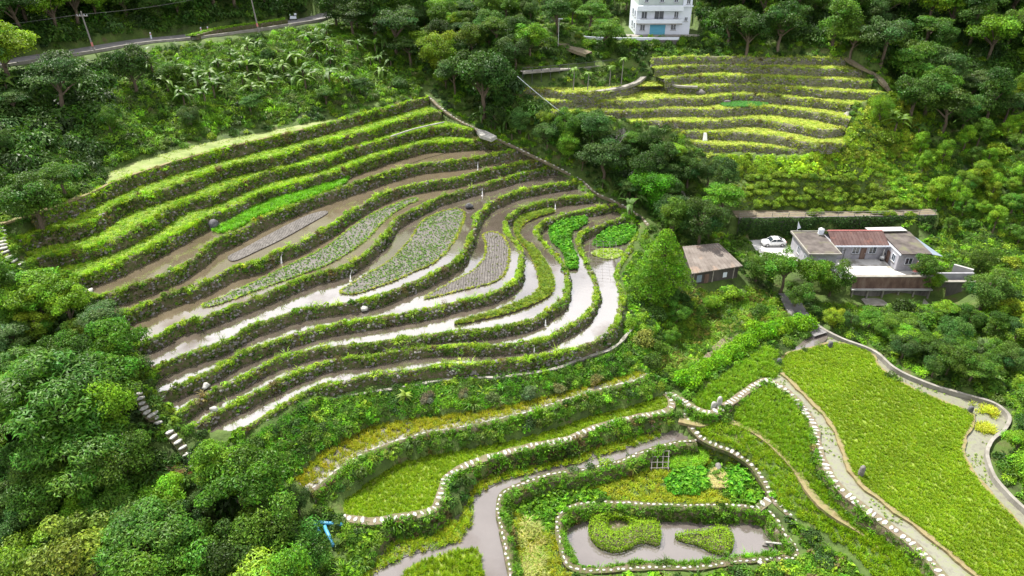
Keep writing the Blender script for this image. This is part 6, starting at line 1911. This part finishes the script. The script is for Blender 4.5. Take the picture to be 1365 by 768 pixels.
# tea rows, counted from the far one
NTH = ['first', 'second', 'third', 'fourth', 'fifth', 'sixth', 'seventh', 'eighth', 'ninth', 'tenth', 'eleventh', 'twelfth', 'thirteenth', 'fourteenth', 'fifteenth', 'sixteenth', 'seventeenth', 'eighteenth', 'nineteenth', 'twentieth'] + ['twenty-' + w_ for w_ in ('first', 'second', 'third', 'fourth', 'fifth', 'sixth', 'seventh', 'eighth', 'ninth')]
NTH += [a_ + b_ for a_ in ('thirt', 'fort', 'fift', 'sixt') for b_ in (['ieth'] + ['y-' + w_ for w_ in ('first', 'second', 'third', 'fourth', 'fifth', 'sixth', 'seventh', 'eighth', 'ninth')])]
NTH.insert(29, NTH.pop(29))
for j, (y0, x0, x1) in enumerate(((237, 1000, 1148), (249, 985, 1165), (258, 995, 1185), (267, 1040, 1205), (276, 1010, 1215), (283, 1080, 1225))):
    n_ = int((x1 - x0) / 11)
    for i in range(n_):
        p = hit([(x0 + (x1 - x0) * i / (n_ - 1) + rng.normal(0, 1.5), y0 + rng.normal(0, 1.0) - 3 * math.sin(i * .4))], .4)[0]
        if rng.uniform() < .1: continue
        plant('bush', p[0], p[1], rng.uniform(1.0, 1.3), tuple(np.array((0.13, 0.22, 0.02)) * rng.normal(1, .13)), 'clipped tea bush, %s from the left in the %s row above the vine covered wall' % (NTH[min(i, 24)], NTH[j]), 'tea bushes planted in rows', 'tea_bush', .9)
# pale and purple-grey bushes on the wild slope under the lowest terrace
for px, r_, c, lb in (((570, 532), 1.2, (0.10, 0.10, 0.09), 'purple-grey bush on the wild slope left of the dark retaining wall'), ((618, 525), .9, (0.12, 0.13, 0.09), 'grey bush directly under the coping of the retaining wall'),
                      ((655, 530), 1.2, (0.09, 0.14, 0.06), 'grey-green bush on the wild slope above the yellow rice'), ((708, 524), 1.2, (0.08, 0.14, 0.08), 'blue-grey bush below the dark retaining wall'), ((745, 518), 1.0, (0.12, 0.14, 0.07), 'low grey bush near the right end of the yellow rice strip'),
                      ((795, 507), 1.1, (0.14, 0.14, 0.06), 'brownish bush below the curved end of the wall'), ((870, 478), 1.4, MID, 'green bush at the top of the stepping stone junction'), ((885, 500), 1.2, DARK, 'dark bush above the stepping stone junction'), ((430, 570), 1.0, BLUE, 'blue-green bush at the left of the wild slope'),
                      ((800, 672), .8, DARK, 'dark bush on the pond path at its upper left'), ((960, 676), .9, DARK, 'dark bush on the pond bank near the stepping stone link'), ((770, 688), .6, DARK, 'low dark bush on the pond bank'), ((1040, 700), .6, MID, 'small bush between pond and long path'),
                      ((1052, 752), 1.1, (0.06, 0.17, 0.014), 'bright bush at the bottom edge right of the pond')):
    plant_px('bush', px, r_, c, lb)

# bananas
def leaf_blade(L_, W_, droop, seg=6, split=True):
    v, f = [], []
    for i in range(seg + 1):
        t = i / seg
        x = L_ * t * (1 - .18 * t * droop); z = L_ * (.55 * t - (.55 + .5 * droop) * t * t)
        w_ = W_ * math.sin(math.pi * min(1, .08 + .92 * t) ** .8) * .5 + .02
        v += [(x, -w_, z - .12 * W_), (x, 0, z), (x, w_, z - .12 * W_)]
    for i in range(seg):
        a = i * 3
        f += [(a, a + 3, a + 4, a + 1), (a + 1, a + 4, a + 5, a + 2)]
    return v, f
BAN = []
for d in (.5, .9, 1.3):
    v, f = leaf_blade(2.3, .55, d)
    me = bpy.data.meshes.new('leaf'); me.from_pydata(v, [], f); me.materials.append(M['leaf']); BAN.append(me)
bs = bpy.data.meshes.new('stem')
mb = MB().bar((0, 0, -.3), (0, 0, 1.7), .16, .09, 7); bs.from_pydata(mb.v, [], mb.f); bs.materials.append(M['bark'])
def banana(x, y, s, tint, label, group, n=8, name='banana_plant', cat='plant'):
    e = empty(name, (x, y, float(ground(x, y)[0])), rng.uniform(0, 6.28)); e.scale = (s, s, s)
    t = bpy.data.objects.new('stem', bs); COL.objects.link(t); t.parent = e
    for i in range(n):
        o = bpy.data.objects.new('leaf', BAN[int(rng.integers(3))]); COL.objects.link(o); o.parent = e
        o.location = (0, 0, 1.5 + .02 * i); o.rotation_euler = (rng.normal(0, .25), rng.uniform(-.95, .25), i * 2.4 + rng.normal(0, .4))
        k = rng.uniform(.75, 1.1); o.scale = (k, k, k); o.color = (*(np.array(tint) * rng.normal(1, .15)), 1)
    tag(e, label, cat, group)
for poly, cnt, grp, lb in (([(180, 78), (300, 62), (440, 40), (520, 58), (525, 95), (440, 112), (330, 125), (220, 135)], 60, 'banana plants below the hillside road', 'arching banana plant on the slope below the road'),
                           ([(0, 105), (60, 95), (150, 110), (140, 130), (20, 140)], 6, 'banana plants at the left edge', 'banana plant at the left edge under the layered tree'),
                           ([(600, 150), (660, 160), (735, 185), (700, 185), (640, 168)], 7, 'banana plants along the gully edge', 'banana plant at the gully edge beside the hill path'),
                           ([(1180, 150), (1290, 150), (1300, 175), (1200, 175)], 9, 'banana plants on the right slope', 'banana plant among the bushes of the right slope'),
                           ([(790, 235), (850, 262), (868, 285), (850, 285), (800, 255)], 6, 'banana plants under the vivid tree', 'banana plant below the vivid rounded tree')):
    poly = PX(poly)
    q = rng.uniform(poly.min(0), poly.max(0), (400, 2)); q = q[inside(q, poly)]
    h = hit(q, 1.6)
    got = []
    for p in h:
        if len(got) >= cnt: break
        if blocked(p[None, :2], .8)[0] or any(np.hypot(p[0] - g[0], p[1] - g[1]) < 1.6 for g in got): continue
        got.append(p)
        banana(p[0], p[1], rng.uniform(.8, 1.45), (0.05, 0.12, 0.016) if rng.uniform() < .65 else (0.085, 0.17, 0.02), lb, grp)
p = hit([(541, 530)], .8)[0]
banana(p[0], p[1], .6, (0.15, 0.24, 0.025), 'pale yellow-green spiky plant on the wild slope', None, 11)
# papaya-like saplings by the walkway
for i, (px, hgt) in enumerate((((764, 122), 4.6), ((783, 122), 3.8), ((812, 117), 4.2), ((828, 112), 5.2))):
    p = hit([px], 0)[0]
    e = empty('papaya_tree', p)
    MB().bar((0, 0, -.2), (.1, 0, hgt), .12, .07, 7).build('trunk', M['pole'], e)
    for k in range(9):
        o = bpy.data.objects.new('leaf', BAN[k % 3]); COL.objects.link(o); o.parent = e
        o.location = (.1, 0, hgt - .1); o.rotation_euler = (0, rng.uniform(-.5, .3), k * .72); o.scale = (.55, 1.1, .55); o.color = (0.10, 0.2, 0.025, 1)
    tag(e, ('slim papaya tree with a pole trunk before the dark blue wall, %s from the left' % ['first', 'second', 'third', 'fourth'][i]), 'tree', 'papaya trees under the walkway')
# fan palm
def fan_palm(px, s, label):
    p = hit([px], 2.2 * s)[0]
    e = empty('fan_palm', p); e.scale = (s, s, s)
    MB().bar((0, 0, -.3), (0, 0, 1.9), .18, .13, 8).build('trunk', M['bark'], e)
    v, f = [], []
    for k in range(11):
        a = (k - 5) * .26
        b = len(v)
        v += [(.7, 0, .12), (.7 + .75 * math.cos(a) - .06 * math.sin(a), .75 * math.sin(a) + .06 * math.cos(a), .2 - .05 * abs(a)), (.7 + 1.3 * math.cos(a), 1.3 * math.sin(a), -.1 - .15 * abs(a)), (.7 + .75 * math.cos(a) + .06 * math.sin(a), .75 * math.sin(a) - .06 * math.cos(a), .2 - .05 * abs(a))]
        f.append((b, b + 1, b + 2, b + 3))
    v += [(0, -.03, 0), (0, .03, 0), (.72, .03, .12), (.72, -.03, .12)]; f.append((len(v) - 4, len(v) - 3, len(v) - 2, len(v) - 1))
    me = bpy.data.meshes.new('leaf'); me.from_pydata(v, [], f); me.materials.append(M['leaf'])
    for k in range(18):
        o = bpy.data.objects.new('leaf', me); COL.objects.link(o); o.parent = e
        o.location = (0, 0, 1.85); o.rotation_euler = (0, -.9 + 1.3 * (k / 18) + rng.normal(0, .1), k * 2.4); o.color = (0.11, 0.17, 0.06, 1)
    tag(e, label, 'palm')
fan_palm((186, 686), 1.25, 'pale fan palm in the lower left wood')
fan_palm((372, 706), 1.0, 'small dark fan palm left of the blue pipes')
fan_palm((1312, 462), .9, 'low fan palm in the valley trees right of the field')
# cut branches lying by the left steps
p = hit([(208, 632)], 0)[0]
mb = MB()
for i in range(26):
    a = rng.normal(.2, .5); c = p + np.r_[rng.normal(0, 1.3), rng.normal(0, .7), .25 + rng.uniform(0, .4)]
    d = np.array([math.cos(a), math.sin(a), rng.normal(0, .12)]) * rng.uniform(.8, 1.8)
    mb.bar(c - d, c + d, .045, .02, 4)
o = mb.build('brushwood', M['bark'])
tag(o, 'heap of cut branches lying at the end of the left steps', None, None, 'stuff')
q = p + np.c_[rng.normal(0, 1.5, 120), rng.normal(0, .8, 120), np.full(120, .3)]
scatter('cut_leaves', q, rng.choice([2, 1], 120), rng.uniform(.5, .9, 120), tints(120, [(0.22, 0.28, 0.03), (0.16, 0.08, 0.04), (0.2, 0.14, 0.07)]), 'wilting leaves on the heap of cut branches')

# ------------------------------------------------------------------ undergrowth over all open ground
FORESTS = [[(-80, -60), (560, -60), (545, 10), (430, 12), (330, 24), (180, 40), (0, 72), (-80, 80)], [(-40, 365), (60, 385), (150, 450), (165, 520), (190, 570), (225, 615), (180, 640), (280, 650), (300, 610), (370, 650), (395, 690), (410, 750), (415, 800), (-40, 800)],
           [(440, 20), (560, 5), (700, 10), (715, 40), (690, 80), (680, 110), (715, 140), (735, 160), (830, 178), (890, 195), (930, 215), (900, 240), (890, 300), (860, 275), (810, 240), (750, 200), (690, 172), (640, 150), (590, 115), (540, 60)],
           [(922, -60), (1450, -60), (1450, 150), (1300, 150), (1200, 125), (1185, 95), (1130, 60), (925, 58)], [(0, 105), (150, 90), (140, 200), (110, 240), (0, 280), (-40, 280), (-40, 110)]]
def fill(px, density, idx, scale, pal, label, jit=.25, name='undergrowth', step=.28):
    """plants over the ground seen inside a pixel outline"""
    px = np.array(px, float)
    w_ = hit(resample(np.vstack([px, px[:1]]), 12.0), 0.0)
    q = sample_poly(w_[:, :2], density)
    q = q[~blocked(q)]
    n = len(q)
    k = 1 + step * vnoise(q[:, 0], q[:, 1], 2.4, 61)
    return scatter(name, np.c_[q, ground(q[:, 0], q[:, 1]) - .05], rng.choice(idx, n), rng.uniform(*scale, n), tints(n, pal, jit) * k[:, None], label, None, .2)
G_DARK = [(0.03, 0.075, 0.013), (0.045, 0.10, 0.016), (0.05, 0.10, 0.035)]
G_MID = [(0.06, 0.14, 0.016), (0.08, 0.17, 0.02), (0.09, 0.15, 0.035), (0.13, 0.22, 0.02)]
G_BR = [(0.12, 0.25, 0.016), (0.16, 0.29, 0.02), (0.20, 0.29, 0.03), (0.08, 0.18, 0.018)]
names_ = ['in the wood above the hillside road', 'in the left wood', 'in the gully wood', 'in the dark wood right of the white house', 'at the far left under the layered tree']
for f_, lb in zip(FORESTS, names_):
    fill(f_, .35, (5, 10, 5), (1.8, 3.2), G_DARK + G_MID[:1], 'tall thicket filling the gaps %s' % lb, name='thicket')
WILD = [(330, 592), (350, 566), (400, 540), (445, 533), (540, 518), (641, 506), (740, 496), (800, 475), (838, 450), (870, 470), (880, 510), (858, 500), (800, 512), (740, 526), (687, 541), (640, 549), (585, 556), (540, 562), (501, 568), (450, 592), (392, 640), (360, 640)]
fill(WILD, 9, (2, 2, 6, 10, 1), (.6, 1.1), [(0.07, 0.20, 0.014), (0.10, 0.27, 0.016), (0.09, 0.15, 0.04), (0.15, 0.30, 0.02)], 'lush weeds on the wild slope under the lowest terrace')
fill([(566, 124), (600, 145), (650, 172), (715, 204), (760, 228), (800, 254), (872, 300), (850, 330), (838, 300), (790, 262), (760, 240), (700, 205), (630, 175), (588, 150)], 11, (0, 1, 2), (.6, 1.1), [(0.15, 0.32, 0.016), (0.20, 0.36, 0.02), (0.12, 0.26, 0.015)], 'bright grass along the path on the hill shoulder')
fill([(820, 360), (850, 330), (880, 400), (900, 420), (880, 460), (850, 490), (835, 455), (828, 420)], 9, (0, 2, 2, 6), (.6, 1.1), [(0.16, 0.33, 0.016), (0.20, 0.34, 0.02), (0.10, 0.26, 0.016)], 'bright weeds beside the bend of the lowest terraces')
fill([(890, 385), (985, 380), (1045, 400), (1050, 425), (1000, 440), (960, 455), (930, 480), (900, 515), (870, 500), (880, 460), (900, 420)], 7, (2, 2, 6, 10, 8), (.6, 1.1), G_BR + [(0.20, 0.17, 0.06)], 'mixed weeds along the stony stream')
fill([(420, 660), (455, 690), (480, 700), (470, 740), (455, 800), (400, 800), (420, 740)], 6, (1, 2, 2), (.5, .9), G_BR, 'weeds around the blue pipes')
fill([(470, 705), (490, 700), (580, 690), (600, 700), (550, 712), (520, 728), (500, 745), (480, 780), (462, 790)], 9, (2, 2, 6), (.7, 1.1), LUSHB, 'lush weeds below the curved stone path')
fill([(740, 772), (800, 768), (930, 764), (1060, 750), (1075, 735), (1050, 700), (1035, 668), (1052, 690), (1110, 730), (1160, 775), (1190, 800), (740, 800)], 8, (2, 2, 6, 1), (.6, 1.1), LUSHB + G_BR[:2] + [(0.16, 0.13, 0.07)], 'weeds between the pond and the bottom edge')
fill([(940, 214), (1090, 214), (1250, 214), (1255, 285), (990, 288), (960, 262)], 7, (2, 1, 0, 2), (.45, .8), [(0.20, 0.28, 0.03), (0.13, 0.22, 0.02), (0.26, 0.30, 0.05)], 'weeds and grass between the tea rows')
fill([(1075, 200), (1130, 175), (1165, 130), (1190, 125), (1230, 160), (1240, 215), (1090, 215)], 6, (2, 1, 10, 6), (.7, 1.3), [(0.26, 0.36, 0.03), (0.18, 0.30, 0.02), (0.30, 0.34, 0.05)], 'sunlit scrub at the right end of the far terraces')
G_BR = mul(G_BR, 1.15)
fill([(1240, 220), (1420, 200), (1420, 480), (1290, 360), (1255, 340), (1250, 290)], 2.2, (5, 2, 10, 6), (.8, 1.4), G_BR + G_MID, 'scrub on the right slope')
fill([(1085, 402), (1140, 412), (1240, 404), (1400, 430), (1420, 700), (1350, 620), (1350, 555), (1280, 512), (1200, 478), (1110, 442)], 2.2, (5, 2, 10), (.7, 1.3), G_MID + G_BR[:2], 'scrub below the farmhouse')
fill([(300, 60), (440, 35), (540, 55), (560, 122), (300, 170), (140, 225), (140, 110), (200, 85)], 2.0, (5, 6, 2, 10, 8), (.8, 1.5), G_MID + G_BR[:2] + [(0.12, 0.15, 0.07)], 'rough scrub on the slope below the hillside road')
fill([(0, 280), (140, 235), (135, 248), (40, 284), (0, 298), (-30, 300)], 4, (2, 5, 6), (.7, 1.1), G_MID, 'scrub above the footpath at the upper left')
fill([(0, 300), (22, 322), (45, 350), (100, 372), (120, 400), (145, 435), (175, 465), (205, 500), (235, 555), (250, 575), (200, 560), (150, 470), (90, 400), (20, 360)], 7, (2, 5, 1, 6), (.6, 1.0), G_BR + G_MID, 'scrub along the left ends of the terraces')
fill([(415, 662), (460, 628), (530, 598), (620, 577), (705, 558), (805, 527), (860, 507), (888, 520), (840, 541), (735, 572), (612, 599), (528, 619), (457, 667)], 8, (2, 2, 6, 10), (.6, 1.0), LUSHB + WEED, 'lush weeds between the yellow rice bank and the tapering rice field')
fill([(950, 206), (1075, 206), (1130, 200), (1180, 220), (1160, 236), (990, 234), (945, 225)], 5, (2, 1, 10, 6), (.7, 1.2), [(0.30, 0.42, 0.03), (0.22, 0.36, 0.025)], 'sunlit yellow-green scrub just below the far terraces')
fill([(700, 60), (760, 60), (800, 54), (1010, 56), (1010, 73), (870, 73), (830, 80), (700, 92), (690, 100)], 1.0, (5, 10, 6), (.9, 1.6), G_MID + G_DARK, 'shrubs below the white fence wall')
fill([(700, 98), (830, 88), (850, 105), (800, 118), (760, 120), (700, 114)], 1.6, (5, 2, 6), (.5, 1.0), G_DARK + G_MID, 'low plants between the walkway and the curved stone wall')
fill([(1150, 205), (1250, 200), (1260, 290), (1215, 285)], 4, (5, 2, 10, 6), (.6, 1.1), G_BR, 'scrub right of the tea rows')
# give look-alike trees their place in the row of their kind
by = {}
for o in COL.objects:
    if o.get('group', '').startswith(('trees', 'shrubs below', 'bushes', 'banana', 'shrubs of')) and o.get('label'): by.setdefault(o['label'], []).append(o)
for lb, os_ in by.items():
    if 1 < len(os_) <= len(NTH):
        def px_x(o): return o.location.x / (o.location.y * math.cos(PITCH) + (CAM_Z - o.location.z) * math.sin(PITCH))
        for i, o in enumerate(sorted(os_, key=px_x)): o['label'] = '%s, %s from left' % (lb, NTH[i])
lo, hi = np.array([-112, 40]), np.array([118, 200])
q = rng.uniform(lo, hi, (int((hi - lo).prod() * 1.3), 2))
g = ground(q[:, 0], q[:, 1])
# keep what the photograph could show, with a margin
cy = q[:, 1] * math.cos(PITCH) + (CAM_Z - g) * math.sin(PITCH)
u = q[:, 0] / cy * FPX; v_ = -(q[:, 1] * math.sin(PITCH) - (CAM_Z - g) * math.cos(PITCH)) / cy * FPX
m = (np.abs(u) < 682 * 1.12) & (v_ > -384 * 1.15) & (v_ < 384 * 1.15)
m &= ~blocked(q)
u, v_ = u + 682.5, v_ + 384
m &= ~((u > 940) & (u < 1250) & (v_ > 205) & (v_ < 292))
q, g = q[m], g[m]
n = len(q)
nz = vnoise(q[:, 0], q[:, 1], 4.5, 51); nz2 = vnoise(q[:, 0], q[:, 1], 2.0, 52)
idx = np.where(nz > .45, rng.choice([8, 2, 6], n), np.where(nz > -.1, rng.choice([5, 2, 6, 10], n), rng.choice([5, 10, 5], n)))
sc = np.where(np.isin(idx, [5, 10]), rng.uniform(.6, 1.2, n), rng.uniform(.7, 1.3, n))
t = np.where((nz2 > .35)[:, None], tints(n, G_BR, .25), np.where((nz2 > -.35)[:, None], tints(n, G_MID, .3), tints(n, G_DARK, .3)))
scatter('undergrowth', np.c_[q, g - .05], idx, sc, t, 'mixed shrubs, weeds and ground plants covering the open slopes', None, .2)
